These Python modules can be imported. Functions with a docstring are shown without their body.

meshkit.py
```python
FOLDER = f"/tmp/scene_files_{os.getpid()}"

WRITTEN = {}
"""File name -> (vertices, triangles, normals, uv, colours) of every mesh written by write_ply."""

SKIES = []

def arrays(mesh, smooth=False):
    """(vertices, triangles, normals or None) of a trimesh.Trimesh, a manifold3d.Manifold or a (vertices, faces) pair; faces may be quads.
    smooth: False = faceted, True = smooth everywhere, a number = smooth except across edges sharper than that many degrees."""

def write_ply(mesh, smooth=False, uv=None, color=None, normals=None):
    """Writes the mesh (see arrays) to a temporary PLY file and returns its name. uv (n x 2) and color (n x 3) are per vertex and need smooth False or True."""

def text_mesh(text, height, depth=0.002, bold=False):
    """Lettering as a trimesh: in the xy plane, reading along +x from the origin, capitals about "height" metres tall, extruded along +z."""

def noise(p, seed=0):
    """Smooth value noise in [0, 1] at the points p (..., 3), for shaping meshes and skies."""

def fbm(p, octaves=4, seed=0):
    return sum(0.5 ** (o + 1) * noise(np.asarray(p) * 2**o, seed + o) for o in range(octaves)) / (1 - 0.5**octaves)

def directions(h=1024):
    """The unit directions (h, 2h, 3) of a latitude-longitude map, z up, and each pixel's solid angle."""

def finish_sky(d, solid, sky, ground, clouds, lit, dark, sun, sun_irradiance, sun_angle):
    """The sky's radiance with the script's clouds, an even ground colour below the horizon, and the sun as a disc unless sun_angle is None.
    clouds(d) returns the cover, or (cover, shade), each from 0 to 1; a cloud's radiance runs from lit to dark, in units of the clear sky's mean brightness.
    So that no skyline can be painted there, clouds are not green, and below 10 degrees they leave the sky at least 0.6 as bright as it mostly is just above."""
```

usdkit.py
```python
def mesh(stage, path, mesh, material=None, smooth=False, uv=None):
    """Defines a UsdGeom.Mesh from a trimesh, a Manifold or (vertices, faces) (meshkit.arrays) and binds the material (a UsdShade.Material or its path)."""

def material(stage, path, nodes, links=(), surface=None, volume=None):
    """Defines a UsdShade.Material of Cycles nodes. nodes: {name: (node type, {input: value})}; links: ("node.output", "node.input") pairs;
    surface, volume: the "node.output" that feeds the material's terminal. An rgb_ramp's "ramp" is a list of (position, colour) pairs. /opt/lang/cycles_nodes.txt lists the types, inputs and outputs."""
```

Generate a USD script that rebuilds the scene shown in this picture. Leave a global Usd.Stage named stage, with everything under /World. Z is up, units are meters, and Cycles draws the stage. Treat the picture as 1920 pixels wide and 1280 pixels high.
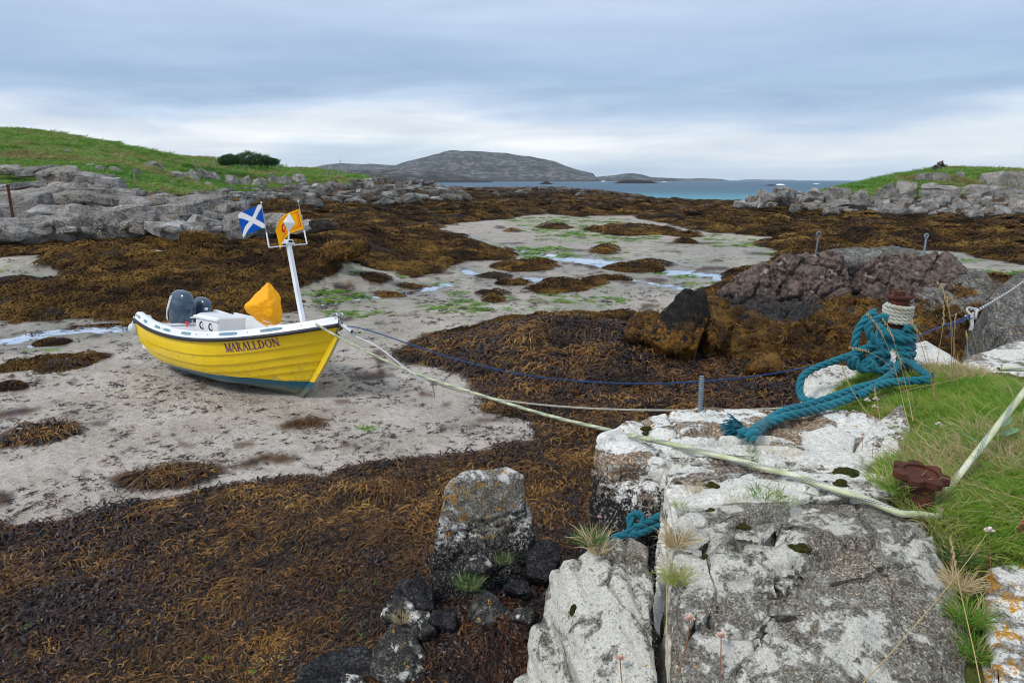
import math, random
import numpy as np, trimesh, shapely, usdkit, meshkit
from shapely.geometry import Polygon
from shapely import affinity
from scipy.ndimage import gaussian_filter, map_coordinates
from scipy.spatial import cKDTree
from scipy.interpolate import CubicSpline
import manifold3d as m3
from pxr import Gf, Sdf, Usd, UsdGeom, UsdLux, UsdShade, Vt

stage = Usd.Stage.CreateInMemory()
UsdGeom.SetStageUpAxis(stage, 'Z')
UsdGeom.SetStageMetersPerUnit(stage, 1.0)
UsdGeom.Xform.Define(stage, '/World')
UsdGeom.Scope.Define(stage, '/World/Looks')
PI = math.pi

# ---------------------------------------------------------------- camera, sky, sun, exposure
EYE, PITCH, FPX = 3.2, math.radians(13.28), 1280.0      # 24 mm lens on a 36 mm wide frame
cam = UsdGeom.Camera.Define(stage, '/World/camera')
cam.AddTranslateOp().Set(Gf.Vec3d(0, 0, EYE))
cam.AddRotateXOp().Set(90 - math.degrees(PITCH))
cam.CreateFocalLengthAttr(24.0); cam.CreateHorizontalApertureAttr(36.0); cam.CreateVerticalApertureAttr(24.0)
cam.CreateClippingRangeAttr(Gf.Vec2f(0.05, 100000))
cam.CreateExposureAttr(0.42)

SUN = np.array([-0.55, -0.45, 0.85]); SUN /= np.linalg.norm(SUN)
sun = UsdLux.DistantLight.Define(stage, '/World/sun')
sun.CreateNormalizeAttr(True); sun.CreateIntensityAttr(0.40); sun.CreateAngleAttr(14.0); sun.CreateColorAttr(Gf.Vec3f(1, 0.965, 0.91))
sun.AddOrientOp().Set(Gf.Quatf(Gf.Rotation(Gf.Vec3d(0, 0, 1), Gf.Vec3d(*map(float, SUN))).GetQuat()))

def mat(name, nodes, links, surface='p.BSDF', volume=None):
    return usdkit.material(stage, '/World/Looks/' + name, nodes, links, surface, volume)

sky = UsdLux.DomeLight.Define(stage, '/World/sky')
sky.GetPrim().SetCustomDataByKey('kind', 'structure')
sky.CreateIntensityAttr(1.0)
CL = 5.35      # clouds, in the sky texture's units
def c(r, g, b, k=1.0): return (r * k, g * k, b * k)
def srgb(r, g, b): return tuple(((x / 255 + 0.055) / 1.055) ** 2.4 if x > 10 else x / 255 / 12.92 for x in (r, g, b))
skymat = mat('overcast_sky', {
    'tc': ('texture_coordinate', {}),
    'sep': ('separate_xyz', {}),
    'sky': ('sky_texture', {'sky_type': 'single_scattering', 'sun_disc': False, 'sun_elevation': math.asin(SUN[2]), 'sun_rotation': math.atan2(SUN[0], SUN[1])}),
    'm1': ('mapping', {'scale': (1.9, 1.9, 11.0), 'location': (3.1, 0.7, 0.2)}),
    'n1': ('noise_texture', {'scale': 1.0, 'detail': 6.0, 'roughness': 0.55, 'distortion': 0.3}),
    'm2': ('mapping', {'scale': (4.0, 4.0, 30.0), 'location': (1.3, 4.0, 0.0)}),
    'n2': ('noise_texture', {'scale': 1.0, 'detail': 5.0, 'roughness': 0.55, 'distortion': 0.5}),
    # height warped by the cloud noise, so that the layers break up
    'w0': ('math', {'math_type': 'multiply_add', 'value2': 0.21, 'value3': -0.105}), 'amp': ('map_range', {'from_min': 0.085, 'from_max': 0.17, 'to_min': 1.0, 'to_max': 0.42, 'clamp': True}), 'w1': ('math', {'math_type': 'multiply'}),
    'h': ('math', {'math_type': 'add'}),
    'hr': ('map_range', {'from_min': 0.0, 'from_max': 0.5, 'to_min': 0.0, 'to_max': 1.0, 'clamp': True}),
    'ramp': ('rgb_ramp', {'ramp': [(0.0, srgb(208, 226, 241)), (0.035, srgb(220, 234, 246)), (0.085, c(*srgb(242, 246, 250), 1.06)), (0.15, srgb(230, 237, 247)), (0.195, srgb(196, 214, 238)),
                                   (0.25, srgb(165, 190, 220)), (0.32, srgb(170, 194, 224)), (0.42, srgb(191, 210, 237)), (0.5, srgb(206, 221, 243)), (0.66, srgb(204, 221, 243)), (1.0, srgb(212, 225, 242))]}),
    'r2': ('rgb_ramp', {'ramp': [(0.0, (0.66, 0.72, 0.80)), (0.36, (0.87, 0.90, 0.935)), (0.48, (0.98, 0.985, 0.99)), (0.6, (1.12, 1.10, 1.075)), (1.0, (1.35, 1.30, 1.24))]}),
    'mul': ('mix', {'mix_type': 'multiply', 'fac': 1.0}),
    'lum': ('mix', {'mix_type': 'multiply', 'fac': 1.0, 'color2': (CL, CL, CL)}),
    'mix': ('mix', {'mix_type': 'mix', 'fac': 0.93}),
    'bg': ('background_shader', {'strength': 0.14}),
}, [('tc.generated', 'sep.vector'), ('tc.generated', 'm1.vector'), ('m1.vector', 'n1.vector'), ('tc.generated', 'm2.vector'), ('m2.vector', 'n2.vector'),
    ('n1.fac', 'w0.value1'), ('w0.value', 'w1.value1'), ('sep.z', 'amp.value'), ('amp.result', 'w1.value2'), ('amp.result', 'mul.fac'), ('w1.value', 'h.value1'), ('sep.z', 'h.value2'), ('h.value', 'hr.value'), ('hr.result', 'ramp.fac'),
    ('n2.fac', 'r2.fac'), ('ramp.color', 'mul.color1'), ('r2.color', 'mul.color2'), ('mul.color', 'lum.color1'), ('sky.color', 'mix.color1'), ('lum.color', 'mix.color2'), ('mix.color', 'bg.color')],
    surface='bg.background')
UsdShade.MaterialBindingAPI.Apply(sky.GetPrim()).Bind(skymat)

# ---------------------------------------------------------------- helpers
CT, ST = math.cos(PITCH), math.sin(PITCH)
def ray(px, py):
    v, u = (640 - py) / FPX, (px - 960) / FPX
    return np.array([u, CT + v * ST, -ST + v * CT])
def at_d(px, py, d):                      # the point of a sight line at ground distance d (metres ahead)
    r = ray(px, py); return np.array([0, 0, EYE]) + r * (d / r[1])
def at_z(px, py, z=0.0):
    r = ray(px, py); return np.array([0, 0, EYE]) + r * ((z - EYE) / r[2])
def proj0(x, y, z=0.0):
    """Picture coordinates of ground points: the layout of the beach was surveyed from the photograph."""
    dz = z - EYE
    f = y * CT - dz * ST; up = y * ST + dz * CT
    f = np.maximum(f, 0.05)
    return 960 + FPX * x / f, 640 - FPX * up / f

_used = {}
def numbered(parent, name):
    k = (parent, name); n = _used.get(k, 0); _used[k] = n + 1
    return f'{parent}/{name}' if n == 0 else f'{parent}/{name}_{n:03d}'
def tag(prim, label=None, cat=None, group=None, kind=None):
    for k, v in (('label', label), ('category', cat), ('group', group), ('kind', kind)):
        if v: prim.SetCustomDataByKey(k, v)
    return prim
def thing(name, label, cat, loc=(0, 0, 0), rot=None, group=None):
    x = UsdGeom.Xform.Define(stage, numbered('/World', name))
    x.AddTranslateOp().Set(Gf.Vec3d(*map(float, loc)))
    if rot is not None: x.AddRotateXYZOp().Set(Gf.Vec3f(*map(float, rot)))
    return tag(x.GetPrim(), label, cat, group)
def obj(name, mesh, m, parent=None, smooth=False, uv=None, prim=None, **t):
    where = str(parent.GetPath()) if parent is not None else '/World'
    me = usdkit.mesh(stage, numbered(where, name), mesh, m, smooth=smooth, uv=uv)
    if prim:
        api = UsdGeom.PrimvarsAPI(me)
        for k, v in prim.items():
            api.CreatePrimvar(k, Sdf.ValueTypeNames.FloatArray, 'vertex').Set(Vt.FloatArray.FromNumpy(np.asarray(v, np.float32)))
    return tag(me.GetPrim(), **t)
def instancer(name, protos, pos, rotz, scale, proto_idx, parent=None, tilt=None, **t):
    """protos: list of (mesh, material). One countless mass."""
    where = str(parent.GetPath()) if parent is not None else '/World'
    path = numbered(where, name)
    pi = UsdGeom.PointInstancer.Define(stage, path)
    rel = pi.CreatePrototypesRel()
    UsdGeom.Scope.Define(stage, path + '/prototypes')
    for i, (mesh, m) in enumerate(protos):
        pp = f'{path}/prototypes/tuft_{i:03d}'
        usdkit.mesh(stage, pp, mesh, m); rel.AddTarget(pp)
    pos = np.asarray(pos, np.float32); n = len(pos)
    pi.CreatePositionsAttr(Vt.Vec3fArray.FromNumpy(pos))
    pi.CreateProtoIndicesAttr(Vt.IntArray.FromNumpy(np.asarray(proto_idx, np.int32)))
    a = np.asarray(rotz) / 2; q = np.zeros((n, 4)); q[:, 0] = np.cos(a); q[:, 3] = np.sin(a)
    if tilt is not None:                      # tilt: surface normals; rotate z onto the normal, after the spin
        nz = tilt / np.linalg.norm(tilt, axis=1, keepdims=True)
        t0 = np.stack([1 + nz[:, 2], -nz[:, 1], nz[:, 0], np.zeros(n)], 1); t0 /= np.linalg.norm(t0, axis=1, keepdims=True)
        w1, x1, y1, z1 = t0.T; w2, x2, y2, z2 = q.T
        q = np.stack([w1*w2-x1*x2-y1*y2-z1*z2, w1*x2+x1*w2+y1*z2-z1*y2, w1*y2-x1*z2+y1*w2+z1*x2, w1*z2+x1*y2-y1*x2+z1*w2], 1)
    pi.CreateOrientationsAttr(Vt.QuathArray([Gf.Quath(float(r[0]), float(r[1]), float(r[2]), float(r[3])) for r in q]))
    s = np.asarray(scale, np.float32)
    if s.ndim == 1: s = np.repeat(s[:, None], 3, 1)
    pi.CreateScalesAttr(Vt.Vec3fArray.FromNumpy(np.ascontiguousarray(s)))
    return tag(pi.GetPrim(), **t)
def cat(*ms): return trimesh.util.concatenate([m for m in ms if m is not None])
def arr(mf): 
    m = mf.to_mesh(); return trimesh.Trimesh(np.array(m.vert_properties[:, :3], float), np.array(m.tri_verts, int), process=False)
def man(tm): 
    return m3.Manifold(m3.Mesh(np.asarray(tm.vertices, np.float32), np.asarray(tm.faces, np.uint32)))
def box(x, y, z, at=(0, 0, 0), rz=0.0, bev=0.0):
    if bev > 0:
        h = np.array([x, y, z]) / 2 - bev
        pts = []
        for s in np.ndindex(2, 2, 2):
            cpt = (np.array(s) * 2 - 1) * h
            for k in range(3):
                e = cpt.copy(); e[k] += bev * (s[k] * 2 - 1); pts.append(e)
        b = trimesh.convex.convex_hull(np.array(pts))
    else:
        b = trimesh.creation.box([x, y, z])
    if rz: b.apply_transform(trimesh.transformations.rotation_matrix(rz, [0, 0, 1]))
    b.apply_translation(at); return b
def frames(p):
    t = np.gradient(p, axis=0); t /= np.linalg.norm(t, axis=1, keepdims=True) + 1e-12
    n = np.zeros_like(p); a = np.array([0, 0, 1.0]) if abs(t[0, 2]) < 0.9 else np.array([1.0, 0, 0])
    n[0] = np.cross(t[0], a); n[0] /= np.linalg.norm(n[0])
    for i in range(1, len(p)):
        v = n[i - 1] - t[i] * (n[i - 1] @ t[i]); n[i] = v / (np.linalg.norm(v) + 1e-12)
    return t, n, np.cross(t, n)
def tube(p, r, sides=8, caps=True, uv=False):
    p = np.asarray(p, float); _, n, b = frames(p); k = len(p)
    r = np.broadcast_to(np.asarray(r, float), (k,))
    s1 = sides + 1 if uv else sides
    ang = np.arange(s1) * 2 * PI / sides
    v = p[:, None] + r[:, None, None] * (np.cos(ang)[None, :, None] * n[:, None] + np.sin(ang)[None, :, None] * b[:, None])
    v = v.reshape(-1, 3); F = []
    i, j = np.meshgrid(np.arange(k - 1), np.arange(sides), indexing='ij'); i, j = i.ravel(), j.ravel()
    j2 = j + 1 if uv else (j + 1) % sides
    q = np.stack([i * s1 + j, i * s1 + j2, (i + 1) * s1 + j2, (i + 1) * s1 + j], 1)
    F = np.vstack([q[:, [0, 1, 2]], q[:, [0, 2, 3]]])
    if caps and not uv:
        v = np.vstack([v, p[:1], p[-1:]])
        c0, c1 = k * sides, k * sides + 1; jj = np.arange(sides)
        F = np.vstack([F, np.stack([np.full(sides, c0), (jj + 1) % sides, jj], 1), np.stack([np.full(sides, c1), (k - 1) * sides + jj, (k - 1) * sides + (jj + 1) % sides], 1)])
    tm = trimesh.Trimesh(v, F, process=False)
    if uv:
        L = np.concatenate([[0], np.cumsum(np.linalg.norm(np.diff(p, axis=0), axis=1))])
        st = np.stack(np.broadcast_arrays(np.arange(s1)[None, :] / sides, L[:, None]), -1).reshape(-1, 2)
        return tm, st
    return tm
def spline(pts, step=0.02, n=None):
    pts = np.asarray(pts, float)
    d = np.concatenate([[0], np.cumsum(np.linalg.norm(np.diff(pts, axis=0), axis=1) ** 0.7)])
    cs = CubicSpline(d, pts)
    fine = cs(np.linspace(0, d[-1], 60 * len(pts)))
    L = np.concatenate([[0], np.cumsum(np.linalg.norm(np.diff(fine, axis=0), axis=1))])
    k = n or max(4, int(L[-1] / step))
    s = np.linspace(0, L[-1], k)
    return np.stack([np.interp(s, L, fine[:, a]) for a in range(3)], 1)
def laid_rope(path, R, strands=3, pitch=None, sides=7, fray=0.0, seed=0):
    """A laid rope: its strands are tubes twisted about the path."""
    pitch = pitch or R * 7.5
    t, n, b = frames(path)
    L = np.concatenate([[0], np.cumsum(np.linalg.norm(np.diff(path, axis=0), axis=1))])
    out = []
    for k in range(strands):
        a = 2 * PI * (L / pitch + k / strands)
        off = R * 0.53
        c_ = path + off * (np.cos(a)[:, None] * n + np.sin(a)[:, None] * b)
        out.append(tube(c_, R * 0.53, sides))
    return cat(*out)
def noise3(p, f, octv=4, seed=0): return meshkit.fbm(np.asarray(p) * f, octv, seed)
def lathe(prof, seg=24):
    return trimesh.creation.revolve(np.asarray(prof, float), sections=seg)
# ---------------------------------------------------------------- materials of the ground
NZ = lambda s, d=3.0, r=0.55, dist=0.0: ('noise_texture', {'scale': s, 'detail': d, 'roughness': r, 'distortion': dist})
def ramp(*stops): return ('rgb_ramp', {'ramp': list(stops)})
def step(a, b): return ('map_range', {'from_min': a, 'from_max': b, 'to_min': 0.0, 'to_max': 1.0, 'clamp': True})
MIXC = ('mix', {'mix_type': 'mix', 'fac': 0.5})

beach_mat = mat('beach_sand', {
    'g': ('geometry', {}),
    'aw': ('attribute', {'attribute': 'wrack'}), 'ad': ('attribute', {'attribute': 'damp'}), 'ag': ('attribute', {'attribute': 'algae'}),
    'n1': NZ(0.9, 5), 'n2': NZ(7, 4, 0.6), 'n3': NZ(38, 3, 0.6), 'n4': NZ(3.2, 5, 0.6), 'n5': NZ(140, 2),
    'sand': ramp((0.25, (0.35, 0.30, 0.25)), (0.5, (0.47, 0.42, 0.365)), (0.75, (0.57, 0.52, 0.47))),
    'mott': ramp((0.3, (0.62, 0.6, 0.58)), (0.6, (1, 1, 1))),
    'mm': ('mix', {'mix_type': 'multiply', 'fac': 0.75}),
    'speck': step(0.63, 0.70), 'speck2': step(0.61, 0.68), 'sp': ('math', {'math_type': 'maximum'}),
    'c_sp': ('mix', {'color2': (0.075, 0.055, 0.035)}), 'spf': ('math', {'math_type': 'multiply', 'value2': 0.8}),
    'dampf': ('math', {'math_type': 'multiply', 'value2': 0.62}),
    'c_damp': ('mix', {'color2': (0.15, 0.135, 0.105)}),
    'alg_n': step(0.48, 0.60), 'alg_f': ('math', {'math_type': 'multiply'}),
    'algc': ramp((0.3, (0.06, 0.11, 0.02)), (0.6, (0.15, 0.26, 0.03)), (0.9, (0.32, 0.38, 0.12))),
    'c_alg': MIXC,
    'wr': ramp((0.3, (0.008, 0.006, 0.005)), (0.45, (0.03, 0.015, 0.007)), (0.58, (0.105, 0.046, 0.010)), (0.78, (0.24, 0.11, 0.018))),
    'wrn': NZ(2.6, 7, 0.72), 'c_wr': MIXC,
    'rough': ('mix_float', {'a': 0.85, 'b': 0.25}), 'rgh2': ('mix_float', {'b': 0.5}),
    'hb': ('math', {'math_type': 'multiply_add', 'value2': 0.35}), 'hb2': ('math', {'math_type': 'multiply_add', 'value2': 2.2}),
    'bump': ('bump', {'strength': 1.0, 'distance': 0.06}),
    'p': ('principled_bsdf', {'specular_ior_level': 0.25}),
}, [('g.position', f'{n}.vector') for n in ('n1', 'n2', 'n3', 'n4', 'n5', 'wrn')] + [
    ('n1.fac', 'sand.fac'), ('n2.fac', 'mott.fac'), ('sand.color', 'mm.color1'), ('mott.color', 'mm.color2'),
    ('n3.fac', 'speck.value'), ('n2.fac', 'speck2.value'), ('speck.result', 'sp.value1'), ('speck2.result', 'sp.value2'), ('sp.value', 'spf.value1'),
    ('mm.color', 'c_sp.color1'), ('spf.value', 'c_sp.fac'),
    ('ad.fac', 'dampf.value1'), ('dampf.value', 'c_damp.fac'), ('c_sp.color', 'c_damp.color1'),
    ('n4.fac', 'alg_n.value'), ('alg_n.result', 'alg_f.value1'), ('ag.fac', 'alg_f.value2'), ('n3.fac', 'algc.fac'),
    ('c_damp.color', 'c_alg.color1'), ('algc.color', 'c_alg.color2'), ('alg_f.value', 'c_alg.fac'),
    ('wrn.fac', 'wr.fac'), ('c_alg.color', 'c_wr.color1'), ('wr.color', 'c_wr.color2'), ('aw.fac', 'c_wr.fac'), ('c_wr.color', 'p.base_color'),
    ('ad.fac', 'rough.fac'), ('rough.result', 'rgh2.a'), ('aw.fac', 'rgh2.fac'), ('rgh2.result', 'p.roughness'),
    ('n3.fac', 'hb.value1'), ('n2.fac', 'hb.value3'), ('hb.value', 'hb2.value3'), ('n4.fac', 'hb2.value1'),
    ('hb2.value', 'bump.height'), ('bump.normal', 'p.normal')])

turf_mat = mat('rough_turf', {
    'g': ('geometry', {}), 'n1': NZ(0.13, 6, 0.65), 'n2': NZ(1.1, 6, 0.7), 'n3': NZ(6, 3, 0.6),
    'r1': ramp((0.30, (0.055, 0.13, 0.02)), (0.46, (0.09, 0.19, 0.03)), (0.56, (0.14, 0.20, 0.045)), (0.66, (0.20, 0.165, 0.065)), (0.8, (0.12, 0.08, 0.035))),
    'r2': ramp((0.25, (0.35, 0.35, 0.35)), (0.5, (1, 1, 1)), (0.75, (1.35, 1.3, 1.1))),
    'mm': ('mix', {'mix_type': 'multiply', 'fac': 0.9}), 'ad': ('mix_float', {'fac': 0.45}),
    'bump': ('bump', {'strength': 1.0, 'distance': 0.5}), 'p': ('principled_bsdf', {'roughness': 0.9, 'specular_ior_level': 0.15})},
    [('g.position', f'{n}.vector') for n in ('n1', 'n2', 'n3')] + [('n1.fac', 'ad.a'), ('n2.fac', 'ad.b'), ('ad.result', 'r1.fac'), ('n2.fac', 'r2.fac'), ('r1.color', 'mm.color1'), ('r2.color', 'mm.color2'),
     ('mm.color', 'p.base_color'), ('n2.fac', 'bump.height'), ('bump.normal', 'p.normal')])

sea_mat = mat('sea_water', {
    'g': ('geometry', {}), 'sep': ('separate_xyz', {}), 'm': ('mapping', {'scale': (0.12, 0.5, 1)}), 'n': NZ(1.0, 5, 0.6), 'm2': ('mapping', {'scale': (0.004, 0.02, 1)}), 'n2': NZ(1.0, 4),
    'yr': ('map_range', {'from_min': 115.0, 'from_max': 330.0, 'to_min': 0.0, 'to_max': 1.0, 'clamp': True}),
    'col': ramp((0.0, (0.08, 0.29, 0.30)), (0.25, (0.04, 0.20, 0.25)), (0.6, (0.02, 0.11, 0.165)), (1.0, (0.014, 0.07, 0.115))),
    'var': ramp((0.3, (0.8, 0.8, 0.8)), (0.7, (1.2, 1.2, 1.2))), 'mm': ('mix', {'mix_type': 'multiply', 'fac': 1.0}),
    'bump': ('bump', {'strength': 0.8, 'distance': 0.6}), 'p': ('principled_bsdf', {'roughness': 0.35, 'ior': 1.33, 'specular_ior_level': 0.12})},
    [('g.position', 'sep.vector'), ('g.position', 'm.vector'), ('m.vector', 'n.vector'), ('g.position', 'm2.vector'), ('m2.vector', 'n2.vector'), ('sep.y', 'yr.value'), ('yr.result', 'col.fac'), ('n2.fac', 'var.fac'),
     ('col.color', 'mm.color1'), ('var.color', 'mm.color2'), ('mm.color', 'p.base_color'), ('n.fac', 'bump.height'), ('bump.normal', 'p.normal')])

island_mat = mat('island_heath', {
    'g': ('geometry', {}), 'm': ('mapping', {'scale': (0.012, 0.012, 0.025)}), 'n1': NZ(1.0, 7, 0.72), 'm2': ('mapping', {'scale': (0.05, 0.05, 0.14)}), 'n2': NZ(1.0, 6, 0.7), 'sep': ('separate_xyz', {}),
    'heath': ramp((0.3, (0.022, 0.028, 0.022)), (0.5, (0.042, 0.046, 0.036)), (0.7, (0.075, 0.07, 0.05))),
    'rock': step(0.47, 0.56), 'cr': ('mix', {'color2': (0.19, 0.185, 0.19)}), 'rk2': step(0.40, 0.54), 'rk': ('math', {'math_type': 'multiply'}),
    'shore': step(5.0, 1.5), 'sh': ('map_range', {'from_min': 2.0, 'from_max': 6.0, 'to_min': 1.0, 'to_max': 0.0, 'clamp': True}), 'cs': ('mix', {'color2': (0.035, 0.03, 0.03)}),
    'bump': ('bump', {'strength': 1.0, 'distance': 12.0}), 'p': ('principled_bsdf', {'roughness': 0.9, 'specular_ior_level': 0.1})},
    [('g.position', 'm.vector'), ('m.vector', 'n1.vector'), ('g.position', 'm2.vector'), ('m2.vector', 'n2.vector'), ('g.position', 'sep.vector'), ('sep.z', 'sh.value'), ('n1.fac', 'heath.fac'), ('n2.fac', 'rock.value'), ('n1.fac', 'rk2.value'),
     ('rock.result', 'rk.value1'), ('rk2.result', 'rk.value2'), ('rk.value', 'cr.fac'), ('heath.color', 'cr.color1'), ('cr.color', 'cs.color1'), ('sh.result', 'cs.fac'), ('cs.color', 'p.base_color'),
     ('n2.fac', 'bump.height'), ('bump.normal', 'p.normal')])

# ---------------------------------------------------------------- the lie of the land
KD = np.array([10, 16, 20, 26, 34, 42, 50, 58, 66, 76, 90, 100, 112, 126, 142, 165, 220, 420.])
COLS = [(-900, [0, .05, .5, 0.8, 1.7, 2.4, 3.4, 4.5, 5.6, 7, 8.6, 9.4, 9.9, 9.8, 9, 7, 0, -5]),
 (-300, [0, .05, .5, 0.8, 1.7, 2.4, 3.4, 4.5, 5.6, 7, 8.6, 9.6, 10.4, 10.2, 9, 7, 0, -5]),
 (0,   [0, .05, .5, 0.8, 1.6, 2.4, 3.4, 4.5, 5.6, 7, 8.6, 9.7, 10.5, 10.3, 9, 7, 0, -5]),
 (65,  [0, .05, .5, 0.8, 1.6, 2.4, 3.3, 4.4, 5.5, 7, 8.7, 10, 11.0, 10.6, 9, 7, 0, -5]),
 (200, [0, .05, .4, .75, 1.5, 2.1, 2.9, 3.8, 4.8, 6.0, 7.4, 8.3, 9.2, 8.8, 8, 5, -1, -5]),
 (300, [0, .05, .35, .7, 1.2, 1.7, 2.2, 2.8, 3.4, 4.2, 5.6, 6.5, 7.1, 6.9, 6, 3, -2, -5]),
 (400, [0, 0, .3, .55, .85, 1.1, 1.2, 1.5, 1.9, 2.4, 3.9, 5.1, 6.2, 6.2, 5, 2, -2, -5]),
 (480, [0, 0, .25, .7, 1.0, .9, .9, 1.0, 1.2, 1.8, 3.0, 4.2, 5.5, 6.1, 5.2, 2, -2, -5]),
 (560, [0, 0, .2, .6, .9, .6, .6, .8, 1, 1.3, 2.4, 3.3, 4.3, 5.5, 5.4, 3, -2, -5]),
 (660, [0, 0, .1, .35, .5, .3, .3, .5, .7, 1.0, 1.9, 2.6, 3.3, 4.3, 4, 2, -2, -5]),
 (760, [0, 0, 0, 0, .1, .1, .1, .3, .5, .8, 1.6, 2.2, 2.4, 2.2, 1.5, 0, -3, -6]),
 (860, [0, 0, 0, 0, 0, 0, 0, .1, .4, .7, 1.1, 1.3, 1.4, 1.5, 1.4, -1, -3, -6]),
 (950, [0, 0, 0, 0, 0, 0, 0, .05, .3, .6, 1.0, 1.2, 1.4, 1.6, 1.62, 0, -3, -6]),
 (1050, [0, 0, 0, 0, 0, 0, 0, .0, .2, .5, .9, 1.1, 1.35, 1.55, 1.62, 0, -3, -6]),
 (1150, [0, 0, 0, 0, 0, 0, 0, .0, .2, .4, .7, .8, .9, 1.0, .9, -1, -3, -6]),
 (1250, [0, 0, 0, 0, 0, 0, 0, 0, .1, .2, .2, .1, -.2, -.8, -1.4, -2, -3, -6]),
 (1350, [0, 0, 0, 0, 0, 0, 0, .1, .1, .2, .2, .0, -.3, -.9, -1.5, -2, -3, -6]),
 (1450, [0, 0, 0, 0, 0, .0, .15, .3, .5, .4, .1, -.3, -.9, -1.5, -2, -2, -3, -6]),
 (1560, [0, 0, 0, 0, 0, .1, .3, .8, 2.2, 2.3, 1, 0, -1, -2, -2, -2, -3, -6]),
 (1650, [0, 0, 0, 0, 0, .1, .3, 1.0, 2.8, 3.5, 2.6, 1.5, 0, -1, -2, -2, -3, -6]),
 (1765, [0, 0, 0, 0, 0, .1, .3, 1.0, 3.3, 4.6, 4.0, 3, 1, 0, -1, -2, -3, -6]),
 (1920, [0, 0, 0, 0, 0, .1, .35, 1.1, 3.0, 4.1, 4.1, 3.5, 2, .5, -1, -2, -3, -6]),
 (2300, [0, 0, 0, 0, 0, .1, .35, 1.1, 3.0, 4.1, 4.1, 3.5, 2, .5, -1, -2, -3, -6]),
 (2900, [0, 0, 0, 0, 0, .1, .35, 1.1, 3.0, 4.1, 4.1, 3.5, 2, .5, -1, -2, -3, -6])]
_ca = np.array([(q[0] - 960) / (FPX * 1.027) for q in COLS]); _cz = np.array([q[1] for q in COLS], float)
_ga, _gd = np.linspace(_ca[0], _ca[-1], 480), np.linspace(math.log(10), math.log(420), 260)
_tmp = np.array([np.interp(_gd, np.log(KD), r) for r in _cz])
_grid = gaussian_filter(np.array([np.interp(_ga, _ca, _tmp[:, j]) for j in range(len(_gd))]).T, (4, 3), mode='nearest')
def far_height(x, y):
    d = np.maximum(y, 10.0)
    i = (np.clip(x / np.maximum(y, 1.0), _ca[0], _ca[-1]) - _ga[0]) / (_ga[1] - _ga[0])
    j = (np.log(np.clip(d, 10, 420)) - _gd[0]) / (_gd[1] - _gd[0])
    return map_coordinates(_grid, [i, j], order=1, mode='nearest')

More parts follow.
